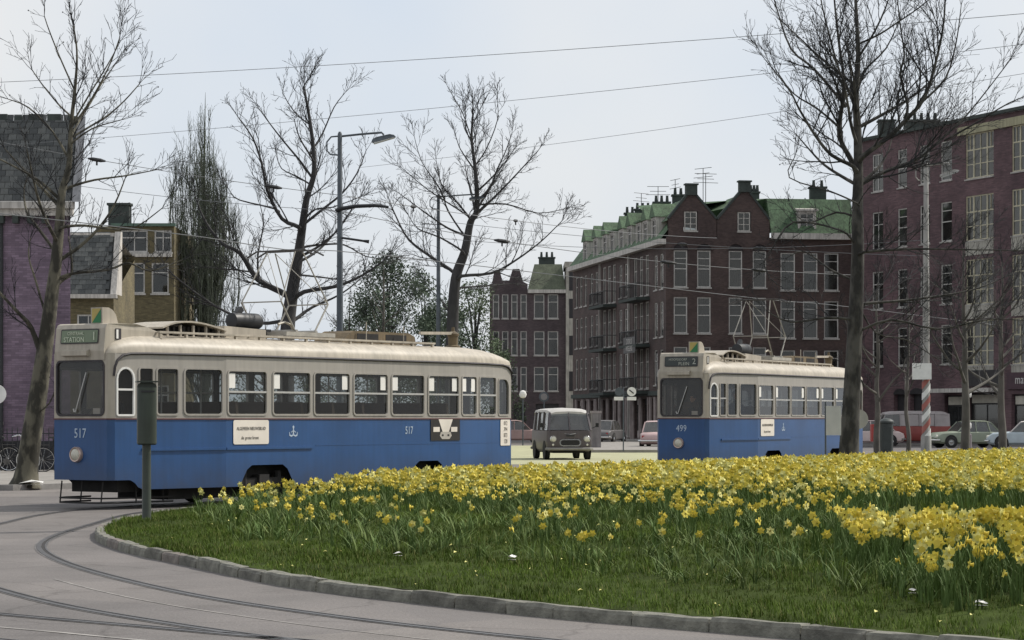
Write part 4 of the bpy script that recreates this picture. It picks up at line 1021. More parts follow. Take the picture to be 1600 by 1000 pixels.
T.done('tall narrow poplar with dense upright grey green twigs', tuple(b), TWIGG_M, TWIGG_M, 'poplar_tree')

# leafy trees far behind
LEAF_MS = [M('spring_leaves', (0.115, 0.15, 0.085), .9, .3, 1.0), M('dark_leaves', (0.088, 0.118, 0.080), .9, .3, 1.0)]
def leafy(seed, px, d, h, wid, label, n=7000, k=0, low=.12, leaf=.095):
    g = np.random.default_rng(seed); r = random.Random(seed); b = atz(px, d); o = thing('leafy_tree', label, 'tree', b)
    t = MB(); t.tube([(0, 0, 0), (.1, 0, h * .4), (0, .1, h * .85)], [.26, .18, .05], 8)
    cl = []
    for _ in range(26):
        a = r.uniform(0, 6.283); z = r.uniform(low, 1); w = wid * math.sin(min(1, (1.08 - z) / .75) * 1.45) * r.uniform(.25, 1); c = (math.cos(a) * w, math.sin(a) * w, z * h); cl.append((*c, r.uniform(.5, 1.0) * wid * .36))
        t.tube([(0, 0, max(.4, c[2] * .6)), (c[0] * .5, c[1] * .5, c[2] * .85), c], [.07, .04, .015], 5)
    t.build('trunk', BARKD_M, o)
    cl = np.array(cl); i = g.integers(0, len(cl), n); v = g.normal(size=(n, 3)); v /= np.linalg.norm(v, axis=1)[:, None]; C = cl[i, :3] + v * (cl[i, 3] * g.random(n) ** .45)[:, None]
    u = g.normal(size=(n, 3)); u /= np.linalg.norm(u, axis=1)[:, None]; w = np.cross(u, g.normal(size=(n, 3))); w /= np.linalg.norm(w, axis=1)[:, None]
    sz = leaf * g.uniform(.6, 1.3, n)[:, None]
    V = np.stack([C - u * sz, C + w * sz * .5, C + u * sz, C - w * sz * .5], 1).reshape(-1, 3); V[:, 2] = np.maximum(V[:, 2], .1)
    me = bpy.data.meshes.new('crown'); me.from_pydata(V.tolist(), [], np.arange(4 * n).reshape(-1, 4).tolist()); me.materials.append(LEAF_MS[k]); obj('crown', me, o)
leafy(41, 606, 150, 11.2, 4.2, 'dark green leafy tree behind the tall grey lamp post', 14000, 1)
leafy(42, 664, 158, 10.5, 3.8, 'dark green leafy tree behind the slender far lamp post', 14000, 1)
leafy(43, 742, 160, 10.5, 3.0, 'light green leafy tree left of the grey plum tenement', 4200, 0)
leafy(44, 778, 175, 7.0, 2.0, 'small light green tree at the corner of the far tenement', 3000, 0)
leafy(45, 540, 190, 9.0, 4.0, 'distant grey green leafy tree low behind the tram roof rack', 4000, 1)
leafy(46, 480, 200, 7.5, 4.0, 'distant leafy tree low behind the dark bare tree', 4000, 0)
leafy(47, 415, 195, 7.0, 4.0, 'distant leafy tree low behind the roof resistor cover', 4000, 1)
leafy(48, 700, 185, 11, 3.6, 'leafy tree half hidden behind the upright bare tree', 4000, 1)
# ------------------------------------------------------------------ trams
BLUE_M = M('tram_blue', (0.021, 0.076, 0.208), 0.36, 0.16, .9, 0.09, bscale=2.2, spec=.5, streak=.09)
def skirt_dirt(m):
    """road dirt thrown up on the lowest half metre, broken up by noise"""
    nt = m.node_tree; N = nt.nodes; Lk = nt.links; b = N['Principled BSDF']; src = b.inputs['Base Color'].links[0].from_socket
    t = N.new('ShaderNodeTexCoord'); sp = N.new('ShaderNodeSeparateXYZ'); Lk.new(t.outputs['Object'], sp.inputs[0])
    mr = N.new('ShaderNodeMapRange'); mr.inputs['From Min'].default_value = 0.95; mr.inputs['From Max'].default_value = 0.3; Lk.new(sp.outputs['Z'], mr.inputs['Value'])
    nz = N.new('ShaderNodeTexNoise'); nz.inputs['Scale'].default_value = 3.0; nz.inputs['Detail'].default_value = 8; nz.inputs['Roughness'].default_value = .7; Lk.new(t.outputs['Object'], nz.inputs['Vector'])
    ml = N.new('ShaderNodeMath'); ml.operation = 'MULTIPLY'; Lk.new(mr.outputs[0], ml.inputs[0]); Lk.new(nz.outputs['Fac'], ml.inputs[1])
    mx_ = N.new('ShaderNodeMix'); mx_.data_type = 'RGBA'; Lk.new(ml.outputs[0], mx_.inputs['Factor']); Lk.new(src, mx_.inputs['A']); mx_.inputs['B'].default_value = (0.055, 0.05, 0.045, 1)
    Lk.new(mx_.outputs['Result'], b.inputs['Base Color'])
skirt_dirt(BLUE_M)
CREAM_U = M('tram_grey_cream', (0.345, 0.322, 0.288), 0.45, 0.07, 2.0, spec=.4, streak=.10)
CREAM_R = M('tram_cream_roof', (0.415, 0.372, 0.305), 0.5, 0.14, 2.2, spec=.35, streak=.18)
GUTTER_M = M('dark_gutter', (0.035, 0.03, 0.033), .6, .2, 5)
ALU_M = M('window_alloy', (0.50, 0.49, 0.47), .4, .1, 8, metal=.4)
TGLASS = glass_mat('tram_glass', (0.60, 0.62, 0.61), .16, .012)
WGLASS = glass_mat('windscreen_glass', (0.52, 0.50, 0.47), .3, .05)
SEAT_M = M('brown_seat', (0.06, 0.035, 0.022), .6, .2, 4)
INTW_M = M('tram_interior', (0.05, 0.042, 0.034), .8, .2, 2)
PAPER_M = M('white_paper', (0.78, 0.76, 0.72), .8, .05, 4)
POSTER_M = M('cream_poster', (0.72, 0.66, 0.58), .7, .08, 3)
GREYINK_M = M('grey_print', (0.20, 0.18, 0.16), .7, .2, 9)
WLET_M = M('pale_lettering', (0.42, 0.50, 0.60), .6, .1, 8)
RUST_M = M('roof_box_brown', (0.135, 0.10, 0.055), .8, .35, 4, streak=.3)
DRUM_M = M('black_drum', (0.012, 0.013, 0.015), .5, .3, 5)
SKIN_M = M('skin', (0.48, 0.29, 0.21), .6, .08, 6)
HAIR_M = M('dark_hair', (0.03, 0.022, 0.018), .7, .2, 9)
UNIF_M = M('dark_uniform', (0.025, 0.028, 0.036), .85, .2, 6)

PLAN = [(0, .64), (0, -.64), (.12, -.72), (2.66, -1.08), (10.05, -1.08), (12.42, -.74), (12.57, -.58), (12.57, .58), (12.42, .74), (10.05, 1.08), (2.66, 1.08), (.12, .72)]
ZB, ZG, ZR = 1.60, 2.76, 3.13
def fac(i):
    p, q = Vector((*PLAN[i], 0)), Vector((*PLAN[(i + 1) % 12], 0)); d = q - p; L = d.length; d.normalize(); nr = Vector((d.y, -d.x, 0))
    return (lambda u, z, o=0.0: p + d * u + nr * o + Vector((0, 0, z))), L, d, nr
def half_w(x):
    P = [(0, .64), (.12, .72), (2.66, 1.08), (10.05, 1.08), (12.42, .74), (12.57, .58)]
    for (a, wa), (b, wb) in zip(P[:-1], P[1:]):
        if x <= b: return wa + (wb - wa) * (x - a) / (b - a)
    return .58
ARCH = (.03, .03, .04, .30)
WIN = {   # facet: [(u0, u1, z0, z1, corner radius, transom, kind)]
    0: [(.07, 1.21, 1.67, 2.62, .09, None, 'windscreen')],
    2: [(.05, .42, 1.67, 2.50, (.03, .03, .19, .19), 2.12, 'cab'), (.54, .86, 1.68, 2.51, .05, 2.12, 'door'), (.94, 1.44, 1.68, 2.51, .06, None, 'door'), (1.58, 2.48, 1.68, 2.51, .08, None, 'side')],
    3: [(.05, 1.15, 1.68, 2.49, .07, 2.10, 'side'), (1.33, 2.44, 1.68, 2.49, .07, 2.10, 'side'), (2.56, 3.66, 1.68, 2.49, .07, 2.10, 'side'), (3.79, 4.89, 1.68, 2.49, .07, 2.10, 'side'), (5.02, 6.12, 1.68, 2.49, .07, 2.10, 'side'), (6.26, 7.33, 1.68, 2.49, .07, 2.10, 'side')],
    4: [(.07, .74, 1.68, 2.49, .07, 2.10, 'side'), (.88, 1.66, 1.68, 2.49, .07, 2.10, 'side'), (1.78, 2.28, 1.68, 2.46, (.05, .05, .2, .06), None, 'side')],
    6: [(.12, 1.04, 1.68, 2.46, .1, None, 'rear')],
    8: [(.2, 1.0, 1.68, 2.49, .07, None, 'side'), (1.2, 2.25, 1.68, 2.49, .07, 2.10, 'side')],
    9: [(.05 + k * 1.05, .95 + k * 1.05, 1.68, 2.49, .07, 2.10, 'side') for k in range(7)],
    10: [(.12, 1.0, 1.68, 2.49, .07, 2.10, 'side'), (1.15, 1.7, 1.68, 2.49, .07, None, 'side'), (1.85, 2.45, 1.68, 2.49, .05, None, 'side')],
}
NOTES = {(3, 0): 'l', (3, 1): 'l', (3, 2): 'r', (3, 3): 'r', (3, 4): 'l', (3, 5): 'lr', (4, 0): 'lr'}
TM = {}
def tmesh(key, fn):
    if key not in TM: TM[key] = fn()
    return TM[key]
def ring(i, w, mat):
    P, L, d, nr = fac(i); u0, u1, z0, z1, r, tr, kd = w; rs = r if hasattr(r, '__len__') else (r,) * 4
    def lp(e): return rr(u0 - e, z0 - e, u1 + e, z1 + e, tuple(max(.005, q + e) for q in rs), 4)
    b = MB(); loops = [(lp(.022), .001), (lp(.022), .014), (lp(-.014), .014), (lp(-.014), -.03)]; n = len(loops[0][0])
    for pts, o in loops: b.v.extend([tuple(P(u, z, o)) for u, z in pts])
    for k in range(3):
        for j in range(n): b.f.append((k * n + j, k * n + (j + 1) % n, (k + 1) * n + (j + 1) % n, (k + 1) * n + j)); b.mi.append(0)
    return b.mesh('window', mat, True)
def shell_mesh(facets, z0f, z1, mat):
    b = MB()
    for i in facets:
        P, L, d, nr = fac(i); holes = [rr(w[0], w[2], w[1], w[3], w[4]) for w in WIN.get(i, [])] if z1 > ZB + .1 else []
        b.sheet([(0, z0f), (L, z0f), (L, z1), (0, z1)], holes, lambda u, z: P(u, z))
    return b.mesh('panel', mat)
def lower_mesh(mat):
    b = MB(); zl, zf = .35, .52
    for i in range(12):
        P, L, d, nr = fac(i)
        if i in (0, 1, 11): poly = [(0, zf), (L, zf), (L, ZB), (0, ZB)]
        elif i == 2: poly = [(0, zf), (.34, zf), (.44, .47), (.52, .39), (.62, zl), (L, zl), (L, ZB), (0, ZB)]
        elif i == 10: poly = [(0, zl), (L - .62, zl), (L - .52, .39), (L - .44, .47), (L - .34, zf), (L, zf), (L, ZB), (0, ZB)]
        elif i in (3, 9):
            bot = [(0, zl)]
            ar = [(.35, 2.0), (5.58, 6.97)] if i == 3 else [(L - 6.97, L - 5.58), (L - 2.0, L - .35)]
            for a, c in ar: bot += [(a, zl), (a + .12, .48), (a + .24, .66), (a + .38, .74), (c - .38, .74), (c - .24, .66), (c - .12, .48), (c, zl)]
            poly = bot + [(L, zl), (L, ZB), (0, ZB)]
        else: poly = [(0, zl), (L, zl), (L, ZB), (0, ZB)]
        b.sheet(poly, [], lambda u, z: P(u, z))
    return b.mesh('lower_body', mat)
def roof_mesh(mat):
    b = MB(); xs_ = [0, .03, .08, .16, .28, .45, .7, 1.1, 2, 3.5, 5, 7, 9, 10.4, 11.1, 11.6, 11.95, 12.2, 12.38, 12.5, 12.555, 12.57]; na = 18
    for x in xs_:
        w = half_w(x); e = 1.0
        if x < .7: e = math.sqrt(max(0, 1 - (1 - x / .7) ** 2))
        if x > 10.9: e = math.sqrt(max(0, 1 - ((x - 10.9) / 1.67) ** 2.2))
        for k in range(na + 1):
            a = math.pi * k / na; cx = math.cos(a); sx = math.sin(a)
            b.v.append((x, -w * 1.004 * math.copysign(abs(cx) ** .72, cx), ZG + (ZR - ZG) * e * sx ** .72))
    m = na + 1
    for i in range(len(xs_) - 1):
        for k in range(na): b.f.append((i * m + k, i * m + k + 1, (i + 1) * m + k + 1, (i + 1) * m + k)); b.mi.append(0)
    return b.mesh('roof', mat, True)
def wheel_mesh():
    b = MB(); mt = Matrix.Rotation(math.pi / 2, 4, 'X')
    b.lathe([(.05, -.09), (.12, -.085), (.13, -.05), (.30, -.04), (.31, -.07), (.36, -.07), (.37, .05), (.40, .06), (.40, .075), (.1, .075)], 20, mt); return b.mesh('wheel', G['under'])
def person(label, loc, rz, group=None, shirt=UNIF_M, cap=False):
    """seated figure, one skinned surface, hands forward on the controls"""
    o = thing('person', label, 'person', loc, rz, group)
    V = [(0, 0, .48), (0, 0, .66), (0, .0, .86), (0, 0, 1.0), (.02, 0, 1.08), (.03, 0, 1.20), (.03, 0, 1.31)]; E = [(i, i + 1) for i in range(6)]; Rd = [(.15, .13), (.14, .12), (.15, .11), (.11, .09), (.055, .055), (.085, .095), (.07, .08)]
    def chain(start, pts):
        k = start
        for p, r in pts: V.append(p); Rd.append((r, r)); E.append((k, len(V) - 1)); k = len(V) - 1
    for s in (-1, 1):
        chain(3, [((0, s * .18, .97), .06), ((.05, s * .22, .72), .045), ((.28, s * .17, .70), .036), ((.38, s * .14, .72), .03)])
        chain(0, [((.05, s * .1, .46), .09), ((.42, s * .12, .46), .065), ((.44, s * .12, .1), .045), ((.56, s * .12, .05), .04)])
    me = bpy.data.meshes.new('body'); me.from_pydata(V, E, []); b = obj('body', me, o)
    sk = b.modifiers.new('skin', 'SKIN'); sk.use_smooth_shade = True
    for i, q in enumerate(Rd): me.skin_vertices[0].data[i].radius = q
    me.skin_vertices[0].data[0].use_root = True
    b.modifiers.new('sub', 'SUBSURF').levels = 1; b.modifiers['sub'].render_levels = 1
    me.materials.append(shirt)
    h = MB(); h.lathe([(.02, -.125), (.055, -.11), (.072, -.06), (.078, -.01), (.082, .04), (.07, .09), (.03, .12), (.002, .125)], 12, Matrix.Translation((.035, 0, 1.25)) @ Matrix.Diagonal((1.14, .95, 1, 1)))
    h.add([(.115, -.016, 1.235), (.115, .016, 1.235), (.15, 0, 1.228), (.112, 0, 1.275)], [(0, 1, 2), (0, 2, 3), (1, 3, 2)])
    for s in (-1, 1): h.add([(.03, s * .078, 1.26), (.05, s * .078, 1.22), (.02, s * .095, 1.24)], [(0, 1, 2)])
    hd = h.build('head', SKIN_M, o, True)
    for s in (-1, 1):
        e = MB(); e.box((.118, s * .03, 1.262), (.008, .024, .012)); e.build('eye', G['ink'], hd)
        f = MB()
        for k in range(4): f.tube([(.38, s * .14 + (k - 1.5) * .018, .72), (.44, s * .14 + (k - 1.5) * .019, .735 - .004 * k), (.46, s * .14 + (k - 1.5) * .018, .70)], .009, 5)
        f.tube([(.37, s * .14 - s * .03, .72), (.41, s * .14 - s * .05, .73)], .010, 5); f.build('hand', SKIN_M, o)
    m_ = MB(); m_.box((.112, 0, 1.195), (.008, .04, .008)); m_.build('mouth', M('lips', (.3, .12, .1), .6, 0), hd)
    hr = MB(); hr.lathe([(.088, 0), (.094, .05), (.082, .105), (.04, .14), (.002, .146)], 12, Matrix.Translation((.022, 0, 1.245)) @ Matrix.Diagonal((1.12, .97, 1, 1))); hr.build('cap' if cap else 'hair', UNIF_M if cap else HAIR_M, o, True)
    return o

def make_tram(label, loc, rz, number, lines, line_no, blind_bg, blind_fg, ad=True):
    t = thing('tram', label, 'tram', loc, rz, 'blue and cream trams')
    lo = obj('lower_body', tmesh('low', lambda: lower_mesh(BLUE_M)), t)
    up = obj('upper_body', tmesh('up', lambda: shell_mesh([2, 3, 4, 5, 6, 7, 8, 9, 10], ZB, ZG, CREAM_U)), t)
    fr = obj('cab_front', tmesh('cabf', lambda: shell_mesh([11, 0, 1], ZB, ZG, CREAM_R)), t)
    ro = obj('roof', tmesh('roof', lambda: roof_mesh(CREAM_R)), t)
    # windows
    for i, ws in WIN.items():
        P, L, d, nr = fac(i)
        for k, w in enumerate(ws):
            fm = {'windscreen': GUTTER_M, 'cab': G['white'], 'rear': GUTTER_M}.get(w[6], CREAM_U)
            o = obj('windscreen' if w[6] == 'windscreen' else 'window', tmesh(('ring', i, k), lambda: ring(i, w, fm)), t)
            def pane():
                b = MB(); b.sheet(rr(w[0], w[2], w[1], w[3], w[4]), [], lambda u, z: P(u, z, -.018)); return b.mesh('pane', WGLASS if w[6] == 'windscreen' else TGLASS)
            obj('pane', tmesh(('pane', i, k), pane), o)
            if w[5]:
                def tr():
                    b = MB(); b.bar(P(w[0] + .01, w[5], -.004), P(w[1] - .01, w[5], -.004), .03, .035); return b.mesh('transom', ALU_M if w[6] != 'cab' else G['white'])
                obj('transom', tmesh(('tr', i, k), tr), o)
            for sd in NOTES.get((i, k), ''):
                b = MB(); wd = min(.17, (w[1] - w[0]) * .25); u = w[0] + .05 if sd == 'l' else w[1] - .05 - wd
                b.sheet([(u, w[3] - .32), (u + wd, w[3] - .32), (u + wd, w[3] - .05), (u, w[3] - .05)], [], lambda a, z: P(a, z, -.012)); b.build('notice', PAPER_M, o)
            if w[6] == 'windscreen':
                b = MB(); b.bar(P(.55, 1.72, .03), P(.80, 2.42, .02), .018, .014); b.bar(P(.50, 1.78, .025), P(.53, 1.72, .03), .02); b.build('wiper', ALU_M, o)
                b = MB(); b.box(P(.98, 1.74, -.06), (.02, .16, .1)); b.build('notice', PAPER_M, o)
    # mouldings
    def gut():
        b = MB()
        for s in (-1, 1):
            pts = [(.10, s * .715, 2.36), (.115, s * .73, 2.52), (.17, s * .742, 2.64), (.28, s * .757, 2.72), (.45, s * .78, 2.755)] + [(x, s * (half_w(x) + .012), 2.765) for x in (.8, 1.5, 2.66, 5, 8, 10.05, 11.2)] + [(12.0, s * .815, 2.755), (12.25, s * .78, 2.72), (12.42, s * .755, 2.62), (12.47, s * .71, 2.45)]
            b.tube(pts, .024, 6)
        return b.mesh('gutter', GUTTER_M, True)
    obj('gutter', tmesh('gut', gut), t)
    def belt():
        b = MB(); pts = [(*p, ZB) for p in PLAN]; c = Vector((6.3, 0, ZB))
        for a, q in zip(pts, pts[1:] + pts[:1]):
            a, q = Vector(a), Vector(q); d = (q - a).normalized(); nr = Vector((d.y, -d.x, 0)); b.bar(a + nr * .006, q + nr * .006, .018, .022)
        return b.mesh('belt_moulding', M('belt_red', (.10, .035, .035), .5, .2, 6))
    obj('belt_moulding', tmesh('belt', belt), t)
    def rub():
        b = MB()
        for i, a, c in ((2, .6, 2.55), (3, 0.0, 2.5)):
            P, L, d, nr = fac(i); b.bar(P(a, 1.055, .012), P(c, 1.055, .012), .03, .045)
        for i, a, c in ((3, 2.6, 7.39), (4, 0, 2.3)):
            P, L, d, nr = fac(i); b.bar(P(a, 1.09, .001), P(c, 1.09, .001), .006, .012)
        return b.mesh('rubbing_strip', BLUE_M)
    obj('rubbing_strip', tmesh('rub', rub), t)
    # front
    def dbox():
        b = MB(); prof = [(-.015, 2.64), (-.03, 2.80), (.01, 3.20), (.05, 3.27), (.12, 3.29), (.8, 3.29), (1.1, 3.25), (1.4, 3.17), (1.7, 3.05), (1.7, 2.7)]
        b.prism(prof, lambda x, z, h: (x, h * (1.0 if x < .9 else .93), z), -.60, .60); return b.mesh('destination_box', CREAM_R)
    dbx = obj('destination_box', tmesh('dbox', dbox), t)
    b = MB(); b.sheet(rr(-.46, 2.93, .46, 3.19, .03), [], lambda y, z: (-.03 + (z - 2.8) * .1 - .014, -y, z)); b.build('blind_frame', GUTTER_M, dbx)
    b = MB(); b.sheet(rr(-.44, 2.95, .44, 3.17, .02), [], lambda y, z: (-.03 + (z - 2.8) * .1 - .018, -y, z)); bl = b.build('destination_blind', M('blind_' + number, blind_bg, .5, .1, 9), dbx)
    fg = M('blind_letters_' + number, blind_fg, .6, .1, 9)
    text_obj('lettering', lines[0], .085, fg, bl, (-.027, .09, 3.11), (0, -1), xs=.95); text_obj('lettering', lines[1], .12, fg, bl, (-.036, lines[2], 3.0), (0, -1))
    text_obj('line_number', line_no, .21, fg, bl, (-.033, -.36, 3.055), (0, -1))
    b = MB(); b.prism([(-.028, 2.70), (-.12, 2.72), (-.12, 2.80), (-.026, 2.83)], lambda x, z, h: (x, h, z), -.26, .36); b.build('lamp_hood', CREAM_R, dbx)
    b = MB(); b.bx(.26, .40, -.606, -.598, 3.0, 3.2); b.build('side_number_window', GUTTER_M, dbx); b = MB(); b.bx(.275, .325, -.61, -.607, 3.02, 3.18); b.build('side_number', PAPER_M, dbx)
    b = MB(); b.prism([(.10, 3.28), (.10, 3.57), (.26, 3.57), (.36, 3.53), (.44, 3.45), (.50, 3.29)], lambda x, z, h: (x, h, z), -.44, -.16); mk = b.build('line_marker', CREAM_R, t)
    b = MB(); b.add([(.094, -.19, 3.55), (.094, -.41, 3.55), (.094, -.19, 3.30)], [(0, 1, 2)]); b.build('marker_yellow', M('marker_yellow', (.42, .33, .10), .6, .1, 5), mk)
    b = MB(); b.add([(.094, -.41, 3.54), (.094, -.41, 3.30), (.094, -.195, 3.30)], [(0, 1, 2)]); b.build('marker_green', M('marker_green', (.03, .18, .07), .6, .1, 5), mk)
    mt = Matrix.Translation((0, .07, .97)) @ Matrix.Rotation(-math.pi / 2, 4, 'Y')
    b = MB(); b.lathe([(.135, -.02), (.14, .05), (.125, .075), (.11, .07), (.10, .03)], 24, mt); hl = b.build('headlight', M('pink_brass_rim', (.55, .42, .36), .35, .1, 8, metal=.6), t, True)
    b = MB(); b.lathe([(.112, .05), (.09, .075), (.05, .09), (.01, .095)], 24, mt); b.build('lens', M('headlight_lens', (.52, .50, .42), .15, .15, 30), hl, True)
    text_obj('fleet_number', number, .24, WLET_M, t, (-.006, 0, 1.34), (0, -1), xs=.82)
    P3 = fac(3)[0]
    if ad: text_obj('fleet_number', number, .22, WLET_M, t, P3(5.60, 1.36, .004), (1, 0), xs=.8)
    # crest: standing figure over a curved wave
    b = MB(); q = P3(1.93, 1.32, .005); x0, z0 = q.x, q.z
    pl = lambda u, v: (x0 + u, q.y, z0 + v)
    b.add([pl(-.02, -.02), pl(.02, -.02), pl(.014, .10), pl(.03, .13), pl(0, .16), pl(-.03, .13), pl(-.014, .10)], [(0, 1, 2, 6), (2, 3, 4), (2, 4, 6), (4, 5, 6)])
    for s in (-1, 1): b.add([pl(0, -.01), pl(s * .06, -.03), pl(s * .10, -.015), pl(s * .11, .03), pl(s * .125, .03), pl(s * .12, -.04), pl(s * .06, -.06), pl(0, -.035)], [(0, 1, 6, 7), (1, 2, 5, 6), (2, 3, 4, 5)]); b.add([pl(s * .02, .06), pl(s * .075, .03), pl(s * .07, .015), pl(s * .02, .045)], [(0, 1, 2, 3)])
    b.build('crest', WLET_M, t)
    # adverts
    b = MB(); b.sheet(rr(.19, 1.13, 1.2, 1.58, .04), [], lambda u, z: P3(u, z, .012)); po = b.build('advert_board', POSTER_M, t)
    text_obj('lettering', 'ALGEMEEN NIEUWSBLAD', .088, GREYINK_M, po, P3(.695, 1.42, .015), (1, 0), xs=.82); text_obj('lettering', 'de grote krant', .085, GREYINK_M, po, P3(.66, 1.25, .015), (1, 0))
    if ad:
        rect = lambda b, a, c, e, g, o: b.sheet([(a, e), (c, e), (c, g), (a, g)], [], lambda u, z: P3(u, z, o))
        b = MB(); rect(b, 6.33, 7.36, 1.15, 1.595, .012); po = b.build('advert_poster', M('black_poster', (.018, .016, .014), .6, .2, 5), t)
        b = MB(); b.sheet([(6.74, 1.33), (6.96, 1.33), (7.10, 1.59), (6.60, 1.59)], [], lambda u, z: P3(u, z, .015)); rect(b, 6.42, 6.64, 1.33, 1.43, .015); rect(b, 7.04, 7.26, 1.33, 1.43, .015); b.build('poster_print', POSTER_M, po)
        b = MB(); b.sheet([(6.72, 1.18), (6.98, 1.18), (7.06, 1.25), (7.02, 1.33), (6.68, 1.33), (6.64, 1.25)], [], lambda u, z: P3(u, z, .016)); b.build('poster_print', M('grey_poster_print', (.42, .39, .34), .7, .15, 9), po)
        b = MB()
        for u in (6.74, 6.94): b.sheet(rr(u - .035, 1.24, u + .035, 1.28, .015), [], lambda a, z: P3(a, z, .018))
        b.build('poster_print', G['ink'], po)
        P4 = fac(4)[0]; b = MB(); b.sheet(rr(1.86, 1.02, 2.33, 1.58, .03), [], lambda u, z: P4(u, z, .012)); po = b.build('advert_strip', POSTER_M, t); d4 = fac(4)[2]
        for k, s in enumerate(('012', '394', '873', '120')): text_obj('lettering', s, .13, GREYINK_M, po, P4(2.1, 1.50 - .13 * k, .015), (d4.x, d4.y), xs=.9)
    # roof gear
    def rack():
        b = MB()
        for s in (-1, 1):
            y = s * .66
            for z, w, h in ((3.035, .16, .03), (3.165, .07, .035)): b.bar((1.3, y, z), (9.7, y, z), w, h)
            for k in range(13): x = 1.35 + k * .69; b.bar((x, y, 2.98), (x, y, 3.16), .05)
            for k in range(26): x = 1.35 + k * .33; b.bar((x, y * .55, 3.155), (x, y, 3.155), .03, .02)
        return b.mesh('roof_rack', CREAM_R)
    obj('roof_rack', tmesh('rack', rack), t)
    def canopy():
        b = MB(); n = 9; top = [(1.6 + 1.75 * k / n, 3.27 + .13 * math.sin(math.pi * (k / n) ** .8)) for k in range(n + 1)]
        b.prism(top + [(x, z - .03) for x, z in reversed(top)], lambda x, z, h: (x, h, z), -.5, .5)
        for x in (1.8, 2.15, 2.5, 2.85, 3.2):
            for y in (-.42, .42): b.bar((x, y, 3.05), (x, y, 3.32), .04)
        return b.mesh('resistor_cover', RUST_M if False else CREAM_R)
    rc = obj('resistor_cover', tmesh('canopy', canopy), t)
    def grids():
        b = MB()
        for k in range(11): b.bx(1.75 + k * .135, 1.81 + k * .135, -.36, .36, 3.12, 3.30)
        return b.mesh('resistor_grid', G['under'])
    obj('resistor_grid', tmesh('grids', grids), rc)
    def rbox():
        b = MB(); b.prism([(3.3, 3.1), (3.3, 3.34), (4.5, 3.30), (4.5, 3.1)], lambda x, z, h: (x, h, z), -.48, .48); return b.mesh('resistor_box', CREAM_R)
    obj('resistor_box', tmesh('rbox', rbox), t)
    def hatch():
        b = MB(); b.prism([(6.95, 3.12), (7.25, 3.33), (7.35, 3.37), (9.2, 3.37), (9.4, 3.3), (9.45, 3.12)], lambda x, z, h: (x, h, z), -.38, .38); return b.mesh('roof_vent', RUST_M)
    hv = obj('roof_vent', tmesh('hatch', hatch), t)
    def slot():
        b = MB(); b.bx(7.45, 8.15, -.386, -.381, 3.2, 3.32); b.bx(8.4, 9.1, -.386, -.381, 3.2, 3.32); return b.mesh('vent_louvre', G['under'])
    obj('vent_louvre', tmesh('slot', slot), hv)
    def drum():
        b = MB(); b.lathe([(.06, 0), (.15, .02), (.16, .1), (.16, .75), (.13, .82), (.05, .84)], 14, Matrix.Translation((4.15, .1, 3.48)) @ Matrix.Rotation(math.pi / 2, 4, 'Y')); b.box((4.6, .1, 3.27), (.9, .5, .12)); b.bar((4.3, .1, 3.6), (4.45, .1, 3.72), .1); return b.mesh('compressor', DRUM_M, True)
    obj('compressor', tmesh('drum', drum), t)
    def post():
        b = MB(); b.lathe([(.16, 0), (.15, .1), (.10, .12), (.11, .30), (.13, .32), (.13, .36), (.04, .42), (.03, .5)], 14, Matrix.Translation((11.15, -.1, 3.06))); return b.mesh('trolley_base', RUST_M, True)
    tb = obj('trolley_base', tmesh('post', post), t); b = MB(); b.bar((11.1, -.12, 3.43), (9.9, -.14, 3.40), .05, .06); b.build('trolley_pole', CREAM_R, tb)
    def hook():
        b = MB(); b.tube([(5.35, -.45, 3.15), (5.35, -.45, 3.32), (5.28, -.45, 3.42), (5.1, -.45, 3.47), (4.9, -.45, 3.42)], .022, 6); b.tube([(7.6, -.5, 3.1), (7.6, -.5, 3.55)], .01, 5); b.tube([(8.85, -.5, 3.1), (8.85, -.5, 3.5)], .01, 5); return b.mesh('cable_conduit', CREAM_R)
    obj('cable_conduit', tmesh('hook', hook), t)
    def panto():
        b = MB(); xc = 5.65
        for y in (-.62, .62): b.bar((xc - .75, y, 3.24), (xc + .75, y, 3.24), .08)
        for x in (-.7, .7): b.bar((xc + x, -.62, 3.24), (xc + x, .62, 3.24), .07)
        for s in (-1, 1):
            k = [(xc + s * .72, y, 3.86) for y in (-.5, .5)]
            for y, q in zip((-.5, .5), k): b.tube([(xc + s * .3, y, 3.30), q], .018, 6)
            b.tube(k, .014, 6); b.tube([(xc + s * .3, -.55, 3.30), (xc + s * .3, .55, 3.30)], .035, 6)
            for y, q in zip((-.16, .16), k): b.tube([q, (xc + s * .12, y * 2.2, 4.86)], .014, 6)
            b.tube([k[0], (xc + s * .12, .35, 4.86)], .008, 5)
        return b.mesh('pantograph', M('pantograph_cream', (.33, .31, .27), .5, .2, 6))
    pg = obj('pantograph', tmesh('panto', panto), t)
    def bow():
        b = MB(); xc = 5.65
        for s in (-1, 1): b.tube([(xc + s * .14, -.85, 4.78), (xc + s * .14, -.6, 4.89), (xc + s * .14, .6, 4.89), (xc + s * .14, .85, 4.78)], .018, 6)
        return b.mesh('collector_bow', G['steel'])
    obj('collector_bow', tmesh('bow', bow), pg)
    # underside
    def chassis():
        b = MB(); b.bx(.9, 11.9, -.72, .72, .42, .78); b.bx(.35, .9, -.55, .55, .3, .62); b.bx(5.0, 7.9, -.9, -.74, .22, .6); b.bx(1.6, 11.6, -.62, .62, .14, .415); b.bx(.06, 12.5, -.6, .6, .80, .86); return b.mesh('underframe', G['under'])  # lowest broad box added to darken the gap: part gear, part shadow
    obj('underframe', tmesh('chassis', chassis), t)
